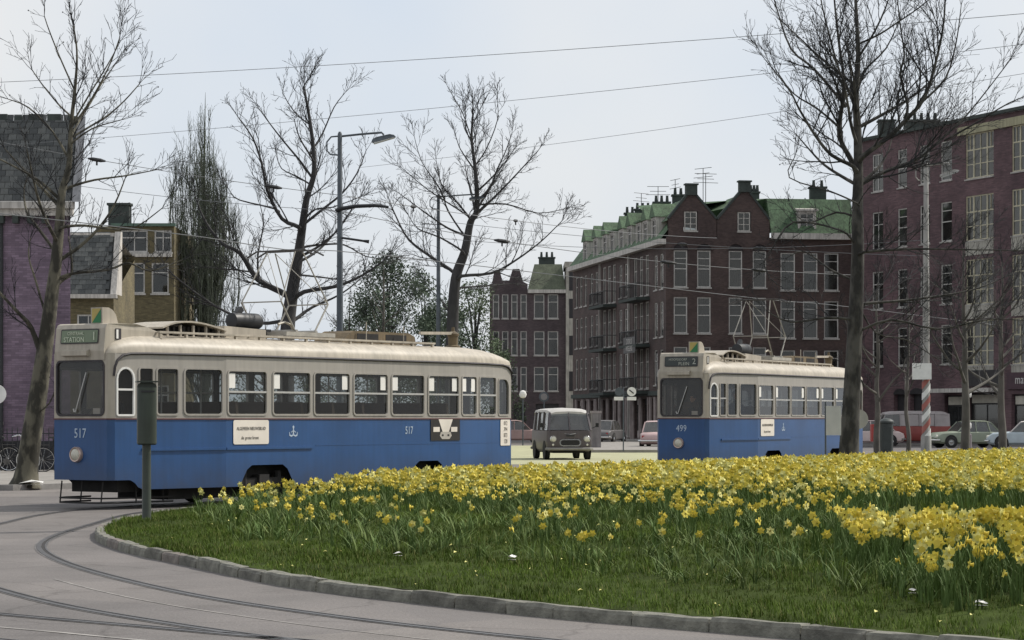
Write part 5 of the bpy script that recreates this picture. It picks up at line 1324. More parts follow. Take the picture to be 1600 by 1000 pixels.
    def floor():
        b = MB(); b.add([(p[0] + (.02 if p[0] < 6 else -.02), p[1] * .97, .88) for p in PLAN], [tuple(range(12))]); return b.mesh('floor', INTW_M)
    obj('floor', tmesh('floor', floor), t)
    for x in (3.84, 6.3, 8.95):
        for s in (-1, 1):
            w = obj('wheel', tmesh('wheel', wheel_mesh), t, (x, s * .72, .40)); w.scale = (1, -s, 1)
        b = MB(); b.bx(x - .72, x + .72, -.95, -.84, .36, .50); b.bx(x - .14, x + .14, -1.0, -.83, .3, .56)
        for k in (-.5, .5): b.tube([(x + k, -.9, .3), (x + k, -.9, .62)], .07, 8)
        b.build('axle_box', G['under'], t)
    def guard():
        b = MB()
        for z in (.12, .20): b.tube([(.25, -.62, z), (.0, -.5, z), (-.05, 0, z), (.0, .5, z), (.25, .62, z), (.9, .62, z)], .016, 5); b.tube([(.25, -.62, z), (1.6, -.74, z)], .016, 5)
        for y in (-.5, 0, .5): b.tube([(.0, y, .12), (.05, y, .5)], .014, 5)
        for x in (.7, 1.4): b.tube([(x, -.68, .12), (x, -.68, .5)], .014, 5)
        return b.mesh('lifeguard', G['under'])
    obj('lifeguard', tmesh('guard', guard), t)
    b = MB(); b.lathe([(.09, 0), (.10, .06), (.05, .2)], 10, Matrix.Translation((12.56, 0, .55)) @ Matrix.Rotation(math.pi / 2, 4, 'Y')); b.build('coupler', G['under'], t)
    # inside
    def seat():
        b = MB(); b.bx(0, .42, -.42, .42, .38, .47); b.box((.0, 0, .74), (.07, .84, .6), rot=Matrix.Rotation(-.12, 3, 'Y')); b.bx(.05, .35, -.3, .3, 0, .38); return b.mesh('seat', SEAT_M)
    sm = tmesh('seat', seat)
    for k in range(8):
        for s in (-1, 1): obj('seat', sm, t, (3.1 + k * .95, s * .56, .88))
    obj('driver_seat', sm, t, (.85, .1, .88), math.pi).scale = (1, .5, 1.1)
    def pole():
        b = MB(); b.tube([(0, 0, .88), (0, 0, 2.72)], .018, 6); return b.mesh('grab_pole', ALU_M)
    def grab():
        b = MB(); b.tube([(1.8, 0, 2.62), (11.5, 0, 2.62)], .015, 6); return b.mesh('grab_rail', ALU_M)
    for y in (-.25, .25):
        for x in (1.82, 2.9, 4.8, 6.7, 8.6, 10.4): obj('grab_pole', tmesh('pole', pole), t, (x, y, 0))
        obj('grab_rail', tmesh('grab', grab), t, (0, y * 1.2, 0))
    def cabw():
        b = MB(); b.bx(1.72, 1.76, -.2, .85, .88, 2.72); return b.mesh('cab_partition', INTW_M)
    obj('cab_partition', tmesh('cabw', cabw), t)
    def desk():
        b = MB(); b.bx(.08, .4, -.5, .5, .88, 1.62); b.lathe([(.05, 0), (.05, .12), (.09, .13), (.09, .16)], 10, Matrix.Translation((.28, .1, 1.62))); return b.mesh('driver_desk', INTW_M)
    obj('driver_desk', tmesh('desk', desk), t)
    def ceil():
        b = MB(); xs_ = [.3, 1, 2.66, 10.05, 11.8, 12.2]
        for a, c in zip(xs_[:-1], xs_[1:]):
            wa, wc = half_w(a) * .97, half_w(c) * .97; b.quad((a, -wa, 2.73), (c, -wc, 2.73), (c, wc, 2.73), (a, wa, 2.73))
        return b.mesh('ceiling', M('tram_ceiling', (.20, .18, .16), .8, .1, 2))
    obj('ceiling', tmesh('ceil', ceil), t)
    def lining():
        b = MB()
        for i in (2, 3, 4, 5, 6, 7, 8, 9, 10):
            P, L, d, nr = fac(i); b.quad(P(0, .88, -.03), P(L, .88, -.03), P(L, 1.66, -.03), P(0, 1.66, -.03))
            ws = [(0, 0)] + [(w[0], w[1]) for w in WIN.get(i, [])] + [(L, L)]
            for (a0, a1), (c0, c1) in zip(ws[:-1], ws[1:]): b.quad(P(a1, 1.66, -.03), P(c0, 1.66, -.03), P(c0, 2.52, -.03), P(a1, 2.52, -.03))
            b.quad(P(0, 2.52, -.03), P(L, 2.52, -.03), P(L, 2.73, -.03), P(0, 2.73, -.03))
        return b.mesh('wall_lining', INTW_M)
    obj('wall_lining', tmesh('lining', lining), t)
    return t
make_tram('blue and cream tram number 517 with advert boards, nearest the camera', T1_O, T1_R, '517', ('CENTRAAL', 'STATION', .12), '1', (.15, .19, .12), (.55, .6, .46))
make_tram('blue and cream tram number 499 on line 2, partly behind the plane tree', T2_O, T2_R, '499', ('HOOFDDORP', 'PLEIN', -.08), '2', (.035, .042, .04), (.42, .43, .38), ad=False)
def in_tram(o, r, x, y, z): q = tl(o, r, x, y); return (q[0], q[1], z)
person('tram driver in dark uniform at the controls of tram 517', in_tram(T1_O, T1_R, .92, .05, .88), T1_R + math.pi, cap=True)
person('tram driver in dark uniform behind the windscreen of tram 499', in_tram(T2_O, T2_R, .92, .05, .88), T2_R + math.pi, cap=True)
person('passenger with dark hair seated at the large window of tram 499', in_tram(T2_O, T2_R, 2.35, -.58, .96), T2_R + math.pi)
# ------------------------------------------------------------------ vehicles
TYRE_M = M('tyre', (.018, .018, .018), .85, .2, 8)
CGLASS = glass_mat('car_glass', (.35, .38, .37), .6, .1)
LENS_M = M('car_lens', (.6, .58, .5), .2, .1, 12)
def loft(b, secs, close=True):
    """secs: list of equal-length point loops"""
    n = len(secs[0]); o = len(b.v)
    for s in secs: b.v.extend([tuple(p) for p in s])
    for i in range(len(secs) - 1):
        for j in range(n): b.f.append((o + i * n + j, o + i * n + (j + 1) % n, o + (i + 1) * n + (j + 1) % n, o + (i + 1) * n + j)); b.mi.append(b.cur)
    b.f.append(tuple(o + j for j in reversed(range(n)))); b.f.append(tuple(o + (len(secs) - 1) * n + j for j in range(n))); b.mi += [b.cur] * 2
def road_wheel(parent, x, y, r, side):
    mt = Matrix.Translation((x, y, r)) @ Matrix.Rotation(math.pi / 2 * side, 4, 'X')
    b = MB(); b.lathe([(r * .55, -.09), (r * .9, -.09), (r, -.06), (r, .06), (r * .9, .085), (r * .6, .085), (r * .58, .06)], 18, mt); w = b.build('wheel', TYRE_M, parent, True)
    b = MB(); b.lathe([(r * .6, .05), (r * .55, .075), (r * .3, .07), (r * .28, .1), (.01, .105)], 14, mt); b.build('rim', G['chrome'], w, True)
def car(label, loc, rz, paint, roofm=None, L=4.2, W=1.6, H=1.45, name='parked_car'):
    t = thing(name, label, 'car', loc, rz, 'cars parked by the roundabout'); h = L / 2; w = W / 2; zb = .22; zl = H * .60
    st = [(h, .72, .42, .56), (h * .97, .86, .3, .60), (h * .85, .95, zb, zl * .93), (h * .45, 1, zb, zl), (0, 1, zb, zl), (-h * .5, 1, zb, zl), (-h * .85, .94, zb, zl * .96), (-h * .97, .86, .3, .72), (-h, .74, .42, .62)]
    b = MB(); secs = []
    for x, k, z0, z1 in st:
        ww = w * k; m = (z0 + z1) / 2
        secs.append([(x, -ww * .86, z0), (x, -ww, z0 + .1), (x, -ww, m), (x, -ww * .97, z1 - .06), (x, -ww * .86, z1), (x, 0, z1 + .025), (x, ww * .86, z1), (x, ww * .97, z1 - .06), (x, ww, m), (x, ww, z0 + .1), (x, ww * .86, z0)])
    loft(b, secs); body = b.build('body', paint, t, True)
    b = MB(); rm = roofm or paint
    cab = [(h * .42, .86, zl - .03), (h * .16, .74, H - .05), (0, .74, H), (-h * .38, .74, H - .01), (-h * .5, .72, H - .07), (-h * .74, .8, zl - .02)]
    secs = []
    for x, k, z in cab: ww = w * k; secs.append([(x, -ww, z - .03), (x, -ww * .9, z), (x, 0, z + .015), (x, ww * .9, z), (x, ww, z - .03)])
    n = 5; o = 0
    for s in secs: b.v.extend(s)
    for i in (1, 2, 3):
        for j in range(4): b.f.append((i * n + j, i * n + j + 1, (i + 1) * n + j + 1, (i + 1) * n + j)); b.mi.append(0)
    for y in (-1, 1):
        for (x0, k0, z0), (x1, k1, z1) in (((h * .42, .86, zl - .03), (h * .16, .76, H - .06)), ((-h * .08, .9, zl - .03), (-h * .08, .76, H - .06)), ((-h * .74, .82, zl - .02), (-h * .5, .74, H - .09)), ((-h * .46, .9, zl - .02), (-h * .4, .76, H - .06))):
            b.bar((x0, y * w * k0, z0), (x1, y * w * k1, z1), .06, .05)
    b.build('roof', rm, t, True)
    for y in (-1, 1):
        for xa, xb, ta, tb in ((h * .40, -h * .06, h * .15, -h * .06), (-h * .1, -h * .70, -h * .1, -h * .47)):
            g = MB(); g.quad((xa, y * w * .885, zl - .02), (xb, y * w * .885, zl - .02), (tb, y * w * .745, H - .08), (ta, y * w * .745, H - .08)); g.build('side_window', CGLASS, t)
    g = MB(); g.quad((h * .425, -w * .84, zl - .02), (h * .425, w * .84, zl - .02), (h * .165, w * .72, H - .06), (h * .165, -w * .72, H - .06)); g.build('windscreen', CGLASS, t)
    g = MB(); g.quad((-h * .745, -w * .78, zl), (-h * .745, w * .78, zl), (-h * .505, w * .7, H - .08), (-h * .505, -w * .7, H - .08)); g.build('rear_window', CGLASS, t)
    for x in (h * .05, -h * .35): g = MB(); g.bx(x - .1, x + .1, -w * .75, w * .75, .35, zl + .25); g.build('seat', SEAT_M, t)
    for x in (h * .62, -h * .6):
        for s in (-1, 1):
            a = MB(); a.lathe([(.36, 0), (.36, .012)], 18, Matrix.Translation((x, s * (w * 1.0 - .004), .34)) @ Matrix.Rotation(-s * math.pi / 2, 4, 'X')); a.build('wheel_arch', G['under'], t)
            road_wheel(t, x, s * (w - .06), .31, -s)
    for x, k in ((h + .03, .92), (-h - .03, .92)):
        b = MB(); b.tube([(x - math.copysign(.2, x), -w * 1.0, .42), (x, -w * k * .85, .42), (x + math.copysign(.03, x), 0, .42), (x, w * k * .85, .42), (x - math.copysign(.2, x), w * 1.0, .42)], .05, 8); b.build('bumper', G['chrome'], t, True)
    for s in (-1, 1):
        b = MB(); b.lathe([(.1, -.05), (.1, .02), (.08, .045), (.01, .06)], 14, Matrix.Translation((h * .965, s * w * .66, .60)) @ Matrix.Rotation(math.pi / 2, 4, 'Y')); b.build('headlight', LENS_M, t, True)
        b = MB(); b.box((-h * .985, s * w * .68, .62), (.04, .12, .14)); b.build('tail_light', M('tail_red', (.3, .02, .02), .3, .1, 9), t)
    b = MB(); b.bx(h * .985, h * 1.0, -w * .42, w * .42, .47, .57); b.build('grille', G['chrome'], t)
    return t
def van(label, loc, rz, lower, upper, L=4.3, W=1.76, H=1.98, group=None, panel=False):
    t = thing('delivery_van', label, 'van', loc, rz, group); h = L / 2; w = W / 2; zb = .30
    zbelt = 1.12
    def sec(x, k, z0, z1, nose=0):
        ww = w * k; return [(x, -ww * .88, z0), (x, -ww * .98, z0 + .12), (x, -ww, zbelt - .35), (x, -ww * .985, zbelt), (x, ww * .985, zbelt), (x, ww, zbelt - .35), (x, ww * .98, z0 + .12), (x, ww * .88, z0)]
    b = MB(); b2 = []
    for x, k, z0 in ((h, .80, .48), (h * .985, .90, .42), (h * .95, .96, .36), (h * .85, 1, zb), (0, 1, zb), (-h * .9, 1, zb), (-h * .98, .95, .36), (-h, .88, .42)): b2.append(sec(x, k, z0, zbelt))
    loft(b, b2); b.build('lower_body', lower, t, True)
    # upper shell: roof, pillars
    b = MB(); rs = []
    for x, k, z in ((h * .80, .80, H - .14), (h * .74, .86, H - .07), (h * .6, .9, H - .02), (0, .92, H), (-h * .8, .91, H - .02), (-h * .93, .86, H - .1), (-h * .97, .82, H - .2)):
        ww = w * k; rs.append([(x, -ww, z - .16), (x, -ww * .95, z - .06), (x, -ww * .7, z - .005), (x, 0, z + .02), (x, ww * .7, z - .005), (x, ww * .95, z - .06), (x, ww, z - .16)])
    loft(b, rs); b.build('roof', upper, t, True)
    b = MB(); zt = H - .24
    for s in (-1, 1):
        b.bar((h * .955, s * w * .93, zbelt), (h * .79, s * w * .82, zt + .06), .075, .06)
        for x in (h * .42, -h * .12, -h * .55): b.bar((x, s * w * .975, zbelt), (x, s * w * .90, zt + .1), .09, .05)
        b.quad((-h * .55, s * w * .98, zbelt), (-h * .97, s * w * .93, zbelt), (-h * .965, s * w * .83, zt + .1), (-h * .55, s * w * .905, zt + .1))
    b.bar((h * .965, 0, zbelt), (h * .80, 0, zt + .06), .035, .05)
    b.quad((-h * .985, -w * .93, zbelt), (-h * .985, w * .93, zbelt), (-h * .965, w * .83, zt + .1), (-h * .965, -w * .83, zt + .1))
    b.build('pillar', upper if panel else lower, t)
    b = MB()
    for s in (-1, 1): b.quad((h * .955, s * .03, zbelt + .02), (h * .945, s * w * .92, zbelt + .02), (h * .785, s * w * .80, zt + .06), (h * .795, s * .03, zt + .06))
    b.build('windscreen', CGLASS, t)
    for s in (-1, 1):
        for a, c in ((h * .88, h * .44), (h * .4, -h * .1), (-h * .14, -h * .53)):
            g = MB(); g.quad((a, s * w * .97, zbelt + .02), (c, s * w * .97, zbelt + .02), (c, s * w * .90, zt + .05), (a - (.12 if a > h * .8 else 0), s * w * .89, zt + .05)); g.build('side_panel' if panel and a < h * .8 else 'side_window', upper if panel and a < h * .8 else CGLASS, t)
    b = MB(); b.bx(h * .45, h * .55, -w * .8, w * .8, .4, 1.35); b.bx(-h * .9, -h * .1, -w * .8, w * .8, .35, 1.0); b.build('seat', SEAT_M, t)
    # face: crease, grille, lamps, bumper
    fx = h + .005
    b = MB(); b.sheet(rr(-.42, .52, .42, .80, .13), [rr(-.37, .56, .37, .76, .10)], lambda y, z: (fx + .02, y, z)); b.sheet(rr(-.42, .52, .42, .80, .13), [], lambda y, z: (fx, y, z)); gr = b.build('grille', G['chrome'], t)
    b = MB(); b.sheet(rr(-.37, .56, .37, .76, .10), [], lambda y, z: (fx + .008, y, z)); b.build('grille_opening', G['ink'], gr)
    b = MB()
    for z in (.61, .66, .71): b.bx(fx + .01, fx + .016, -.34, .34, z - .008, z + .008)
    b.build('grille_bar', G['under'], gr)
    b = MB(); b.bx(fx - .01, fx + .015, -.16, .16, .90, .96); b.build('badge', G['ink'], t)
    b = MB(); b.bx(fx + .07, fx + .085, -.24, .24, .36, .46); b.build('number_plate', M('blue_plate', (.03, .04, .09), .5, .1, 5), t)
    b = MB(); b.bar((h * .975, -w * .9, 1.10), (h * 1.0, 0, .98), .03, .02); b.bar((h * .975, w * .9, 1.10), (h * 1.0, 0, .98), .03, .02); b.build('trim_strip', G['chrome'], t)
    for s in (-1, 1):
        mt = Matrix.Translation((fx - .06, s * .64, .80)) @ Matrix.Rotation(math.pi / 2, 4, 'Y')
        b = MB(); b.lathe([(.14, -.1), (.14, .04), (.12, .06), (.11, .05)], 18, mt); hl = b.build('headlight', G['chrome'], t, True); b = MB(); b.lathe([(.115, .04), (.09, .065), (.01, .08)], 18, mt); b.build('lens', LENS_M, hl, True)
        b = MB(); b.lathe([(.05, 0), (.04, .05), (.01, .06)], 10, Matrix.Translation((fx - .03, s * .66, .58)) @ Matrix.Rotation(math.pi / 2, 4, 'Y')); b.build('indicator', LENS_M, t, True)
        b = MB(); b.tube([(h * .84, s * w, 1.2), (h * .9, s * (w + .16), 1.28)], .012, 5); b.box((h * .9, s * (w + .2), 1.33), (.03, .12, .16)); b.build('mirror', G['black'], t)
    for x, sg in ((h + .06, 1), (-h - .05, -1)):
        b = MB(); b.tube([(x - sg * .3, -w * 1.01, .42), (x, -w * .86, .42), (x + sg * .02, 0, .42), (x, w * .86, .42), (x - sg * .3, w * 1.01, .42)], .055, 8); b.build('bumper', M('bumper_grey', (.22, .21, .19), .5, .2, 5), t, True)
    for x in (h * .62, -h * .58):
        for s in (-1, 1):
            a = MB(); a.lathe([(.38, 0), (.38, .012)], 18, Matrix.Translation((x, s * (w - .004), .36)) @ Matrix.Rotation(-s * math.pi / 2, 4, 'X')); a.build('wheel_arch', G['under'], t)
            road_wheel(t, x, s * (w - .1), .33, -s)
    b = MB(); b.bx(-h * .9, h * .9, -w * .7, w * .7, .26, .34); b.build('underbody', G['under'], t)
    return t
head = lambda dx, dy: math.atan2(dy, dx)
van('grey green delivery van with pale roof driving towards the daffodil bank', atz(877, 95), head(.14, -1), M('van_grey_green', (.082, .068, .074), .4, .12, 3, streak=.15), M('van_pale_roof', (.46, .44, .41), .45, .1, 3))
van('red van with white upper half parked before the right hand building', atz(1424, 139), head(-1, -.1), M('van_red', (.24, .05, .042), .45, .12, 3), M('van_white', (.30, .27, .265), .45, .1, 3), 4.2, panel=True)
car('pale green saloon car parked in front of the shops on the right', atz(1512, 130), head(-1, -.25), M('car_green', (.22, .25, .19), .4, .1, 3))
car('pale blue car with white roof at the right edge', atz(1606, 126), head(-1, .25), M('car_blue', (.38, .44, .47), .4, .1, 3), M('car_white_roof', (.62, .58, .56), .4, .1, 3))
car('pinkish white car half hidden behind the plane tree trunk', atz(1352, 136), head(-1, -.05), M('car_pink', (.52, .42, .40), .4, .1, 3))
car('pink car standing just left of tram 499', atz(1030, 127), head(.2, 1), M('car_rose', (.46, .33, .32), .4, .1, 3))
car('dusty pink car seen between the rear of tram 517 and the van', atz(806, 150), head(1, .1), M('car_dusty', (.33, .22, .20), .45, .1, 3))
car('grey car parked behind the stone pillar near the van', atz(948, 150), head(.3, 1), M('car_grey', (.12, .115, .115), .4, .1, 3))

def bicycle(label, loc, rz, bar_m):
    t = thing('bicycle', label, 'bicycle', loc, rz, 'bicycles parked along the wall'); r = .34
    for x in (-.52, .52):
        b = MB(); n = 26; pts = [(x + r * math.cos(a), 0, r + r * math.sin(a)) for a in np.linspace(0, 2 * math.pi, n + 1)]
        b.tube(pts, .018, 6, caps=False); w = b.build('wheel', TYRE_M, t, True)
        b = MB(); pts = [(x + (r - .02) * math.cos(a), 0, r + (r - .02) * math.sin(a)) for a in np.linspace(0, 2 * math.pi, n + 1)]; b.tube(pts, .012, 5, caps=False)
        for k in range(14): a = 2 * math.pi * k / 14; b.tube([(x, .02 * (-1) ** k, r), (x + (r - .02) * math.cos(a), 0, r + (r - .02) * math.sin(a))], .003, 3)
        b.tube([(x, -.05, r), (x, .05, r)], .025, 8); b.build('rim', G['chrome'], w)
        b = MB(); pts = [(x + (r + .04) * math.cos(a), 0, r + (r + .04) * math.sin(a)) for a in np.linspace(.2, 2.6 if x > 0 else 3.3, 12)]
        for p, q in zip(pts[:-1], pts[1:]): b.bar(p, q, .05, .008)
        b.build('mudguard', G['black'], t)
    b = MB(); bb = (-.06, 0, .30); sp = (-.22, 0, .82); hd = (.34, 0, .86); hl = (.37, 0, .66); rw = (-.52, 0, r)
    for p, q, rd in ((bb, sp, .018), (bb, hl, .02), (sp, hd, .016), (hd, hl, .02), (bb, rw, .012), ((-.2, 0, .74), rw, .011), (hl, (.52, .0, r), .014)): b.tube([p, q], rd, 7)
    b.build('frame', G['black'], t)
    b = MB(); b.tube([(-.22, 0, .8), (-.235, 0, .92)], .013, 6); b.box((-.24, 0, .95), (.26, .16, .06), taper=.75); b.build('saddle', G['black'], t)
    b = MB(); b.tube([(.34, 0, .84), (.32, 0, 1.0)], .013, 6); b.tube([(.12, -.28, .98), (.25, -.26, 1.03), (.34, -.1, 1.0), (.34, .1, 1.0), (.25, .26, 1.03), (.12, .28, .98)], .012, 6); b.build('handlebar', bar_m, t)
    b = MB(); b.lathe([(.09, -.01), (.09, .01)], 14, Matrix.Translation((-.06, -.04, .30)) @ Matrix.Rotation(math.pi / 2, 4, 'X')); b.tube([(-.06, -.06, .3), (-.02, -.06, .14), (-.02, -.14, .14)], .012, 5); b.build('crank', G['steel'], t)
    b = MB(); b.bx(-.68, -.34, -.07, .07, .735, .75); b.build('carrier', G['steel'], t)
    return t
bicycle('black bicycle at the left edge with wheel behind the leaning tree', atz(14, 66.5, .12), .08, G['chrome'])
bicycle('black bicycle with pale handlebar between the leaning tree and tram 517', atz(96, 67.5, .12), .35, M('pink_chrome', (.55, .40, .38), .3, .1, 5))
bicycle('dark bicycle behind the one at the left edge', atz(-14, 68.3, .12), 3.0, G['steel'])

# ------------------------------------------------------------------ lamp posts, signal, signs
def lamp_post(label, px, d, ztop, arm, mat, r=.085, z0=0.0, loop=True, headz=-.15, tilt=.25):
    p = atz(px, d, z0); t = thing('street_lamp', label, 'street lamp', p, 0, 'street lamps'); H = ztop - z0
    b = MB(); b.lathe([(r * 1.7, 0), (r * 1.7, 1.0), (r * 1.25, 1.1), (r * 1.1, H * .5), (r * .75, H), (r * .4, H + .06)], 12); b.build('pole', mat, t, True)
    b = MB(); b.tube([(0, 0, H - .06), (arm * .5, 0, H), (arm * .95, 0, H + .04), (arm, 0, H - .02)], .028, 7)
    if loop: b.tube([(0, 0, H - .05), (-.22, 0, H - .07), (-.33, 0, H - .2), (-.33, 0, H - .42), (-.24, 0, H - .52), (0, 0, H - .54)], .022, 6)
    b.build('arm', mat, t)
    b = MB(); m = Matrix.Translation((arm, 0, H + headz)) @ Matrix.Rotation(-tilt, 4, 'Y')
    prof = [(-.30, .0), (-.29, .07), (-.15, .11), (.18, .10), (.29, .05), (.31, 0)]
    b.prism(prof, lambda x, z, h: tuple(m @ Vector((x, h * (1 if z < .05 else .75), z))), -.13, .13); hd = b.build('lamp_head', mat, t)
    b = MB(); b.prism([(-.27, -.04), (-.25, -.002), (.27, -.002), (.28, -.02)], lambda x, z, h: tuple(m @ Vector((x, h, z))), -.11, .11); b.build('lamp_cover', M('lamp_cover', (.5, .52, .52), .3, .1, 4), hd)
    return t
l1_ = lamp_post('tall grey street lamp with curled arm behind tram 517', 531, 62, 8.85, 1.12, G['lampgrey'], .075)
b = MB(); b.tube([(-.1, -.1, 6.88), (0, -.1, 6.93), (.4, -.1, 7.0), (.9, -.1, 7.02), (1.25, -.1, 6.98)], [.05, .055, .05, .045, .03], 8); b.tube([(.05, -.1, 6.2), (.6, -.1, 6.12), (.75, -.1, 6.1)], [.03, .03, .05], 7); b.build('bracket_arm', DRUM_M, l1_)
lamp_post('slender far street lamp with curled arm left of the upright bare tree', 685, 95, 10.3, 1.5, G['lampgrey'], .08, tilt=.1)
lt_ = lamp_post('pale street lamp with red and white striped foot at the right', 1447, 78, 9.75, .75, M('pale_lamp_paint', (.30, .29, .27), .6, .2, 4, streak=.3), .10, loop=True, headz=-.32, tilt=.3)
for k in range(6):
    b = MB(); z = .9 + k * .36; n = 16; rr_ = .152 if z < 1.1 else .137
    vs = []
    for j in range(n + 1):
        a = 2 * math.pi * j / n; dz = .34 * (math.cos(a) * .5); vs += [(rr_ * math.cos(a), rr_ * math.sin(a), z + dz), (rr_ * math.cos(a), rr_ * math.sin(a), z + dz + .22)]
    b.add(vs, [(2 * j, 2 * j + 2, 2 * j + 3, 2 * j + 1) for j in range(n)]); b.build('stripe', M('stripe_red', (.36, .12, .10), .6, .15, 6) if k % 2 else G['white'], lt_)
b = MB(); b.box((-.17, -.2, 3.1), (.60, .12, .52)); b.build('number_box', G['white'], lt_)

p = atz(229, 35.2, .13); sp_ = thing('signal_post', 'dark green signal box on a short pole at the lawn tip', 'signal', p, .25)
SIGG = M('signal_green', (.032, .042, .030), .45, .25, 3, streak=.25)
b = MB(); b.lathe([(.075, -.1), (.075, .02), (.066, .05), (.063, 1.15), (.085, 1.16), (.085, 1.2)], 16); b.build('pole', SIGG, sp_, True)
b = MB(); out = rr(-.14, 1.10, .14, 2.0, (.03, .03, .06, .06), 4)
def sgb(x, z, h): return (x * (1 if h < .1 else .9), h, z)
b.prism(out, sgb, -.06, .14); n = 10
arc = [(.14 * math.cos(a), -.06 - .09 * math.sin(a)) for a in np.linspace(0, math.pi, n)]
b.prism([(x, y) for x, y in arc], lambda x, y, h: (x, y, h), 1.12, 1.93); b.build('signal_box', SIGG, sp_, True)
b = MB(); b.bx(-.15, .15, -.155, .15, 2.005, 2.025); b.build('lid', SIGG, sp_)
b = MB(); b.bx(-.10, .10, -.158, -.152, 1.86, 1.885); b.build('lid_slot', G['ink'], sp_)

def disc(b, c, r, th, facing, n=24):
    f = Vector(facing).normalized(); q = f.to_track_quat('Z', 'Y').to_matrix().to_4x4(); q.translation = Vector(c); b.lathe([(r, -th), (r, 0)], n, q)
p = atz(1290, 58.2, .5); s = thing('sign_board', 'blank white sign board on a pole in front of tram 499', 'sign', p, -.15)
b = MB(); b.tube([(0, 0, -.05), (0, 0, 1.5)], .022, 8); b.build('pole', G['lampgrey'], s)
b = MB(); b.bx(.01, .37, -.035, -.022, .70, 1.40); b.build('board', M('sign_white_grey', (.46, .46, .44), .6, .12, 3), s)
p = atz(1341, 64, .5); s = thing('round_sign', 'pale round traffic sign back just behind the plane tree trunk', 'sign', p, 0)
b = MB(); b.tube([(0, 0, -.05), (0, 0, 1.35)], .025, 8); b.build('pole', G['lampgrey'], s); b = MB(); disc(b, (0, -.03, 1.08), .26, .01, (0, -1, 0)); b.build('plate', M('sign_back', (.38, .37, .34), .6, .15, 4), s)
p = atz(-5, 60, .12); s = thing('round_sign', 'white round sign cut by the left edge', 'sign', p, 0)
b = MB(); b.tube([(0, 0, 0), (0, 0, 2.5)], .03, 8); b.build('pole', G['lampgrey'], s); b = MB(); disc(b, (0, -.035, 2.08), .24, .012, (0, -1, 0)); b.build('plate', G['white'], s)
p = atz(974, 112, .13); s = thing('traffic_sign', 'traffic sign post with white disc and two plates in the side street', 'sign', p, 0)
b = MB(); b.tube([(0, 0, -.05), (0, 0, 2.9)], .03, 8); b.tube([(-.3, 0, 2.4), (.6, 0, 2.4)], .02, 6); b.build('pole', G['lampgrey'], s)
b = MB(); disc(b, (.38, -.05, 2.68), .21, .012, (0, -1, 0)); pl = b.build('plate', G['white'], s)
b = MB(); b.bar((.27, -.065, 2.76), (.47, -.065, 2.60), .05, .006, up=(0, 1, 0)); b.build('slash', G['ink'], pl)
for x in (-.22, .38):
    b = MB(); b.bx(x - .21, x + .21, -.06, -.05, 2.28, 2.44); b.build('lower_plate', G['white'], s)
b = MB(); disc(b, (-.2, -.05, 2.68), .19, .012, (0, -1, 0)); b.build('dark_plate', G['lampgrey'], s)
p = atz(817, 140); s = thing('globe_lamp', 'white globe lamp on a post behind the rear of tram 517', 'street lamp', p, 0)
b = MB(); b.tube([(0, 0, 0), (0, 0, 2.75)], .04, 8); b.build('pole', G['lampgrey'], s); b = MB(); b.lathe([(.06, -.22), (.16, -.17), (.22, 0), (.16, .17), (.03, .23)], 16, Matrix.Translation((0, 0, 2.95))); b.build('globe', G['white'], s, True)
p = atz(850, 145); s = thing('round_sign', 'dark ringed round sign behind the van', 'sign', p, 0)
b = MB(); b.tube([(0, 0, 0), (0, 0, 2.6)], .035, 8); b.build('pole', G['lampgrey'], s); b = MB(); disc(b, (0, -.04, 2.85), .30, .012, (0, -1, 0)); pl = b.build('plate', G['lampgrey'], s); b = MB(); disc(b, (0, -.06, 2.85), .20, .01, (0, -1, 0)); b.build('plate_face', M('sign_face_grey', (.2, .19, .19), .6, .1, 5), pl)
p = atz(931, 121, .13); s = thing('stone_pillar', 'grey square pillar with cap right of the delivery van', 'pillar', p, .1)
b = MB(); b.box((0, 0, .85), (.46, .46, 1.7)); b.build('shaft', M('pillar_concrete', (.20, .185, .185), .85, .2, 3, .3, streak=.3), s); b = MB(); b.box((0, 0, 1.76), (.52, .52, .12)); b.build('cap', M('pillar_cap', (.25, .22, .215), .8, .15, 3), s)
p = atz(1385, 104); s = thing('street_cabinet', 'dark green round street cabinet in front of the red van', 'cabinet', p, 0)
b = MB(); b.lathe([(.33, 0), (.33, .1), (.29, .14), (.29, 1.35), (.33, 1.38), (.33, 1.46), (.2, 1.56), (.02, 1.6)], 18); b.build('body', M('cabinet_green', (.03, .038, .036), .5, .2, 4, streak=.2), s, True); b = MB(); b.bx(-.16, .16, -.30, -.27, .25, 1.2); b.build('door', M('cabinet_door', (.025, .032, .03), .5, .2, 4), s)
p = atz(1511, 82); s = thing('banded_post', 'slim grey traffic post with white bands before the green car', 'post', p, 0)
b = MB(); b.lathe([(.16, 0), (.16, 1.05), (.07, 1.1), (.07, 2.55), (.02, 2.6)], 12); b.build('post', M('post_grey', (.16, .14, .15), .7, .2, 4), s, True)
for z in (1.35, 2.4):
    b = MB(); b.lathe([(.13, z - .1), (.15, z - .06), (.15, z + .06), (.13, z + .1)], 14); b.build('band', G['white'], s, True)
p = atz(1478, 100); s = thing('red_bin', 'small red post box left of the green car', 'post box', atz(1368, 106), 0)
b = MB(); b.box((0, 0, .95), (.42, .36, .75)); b.build('box', M('post_red', (.34, .05, .045), .5, .15, 4), s); b = MB(); b.tube([(0, 0, 0), (0, 0, .6)], .06, 8); b.build('leg', G['black'], s); b = MB(); b.bx(-.12, .12, -.19, -.182, 1.15, 1.19); b.build('slot', G['ink'], s)
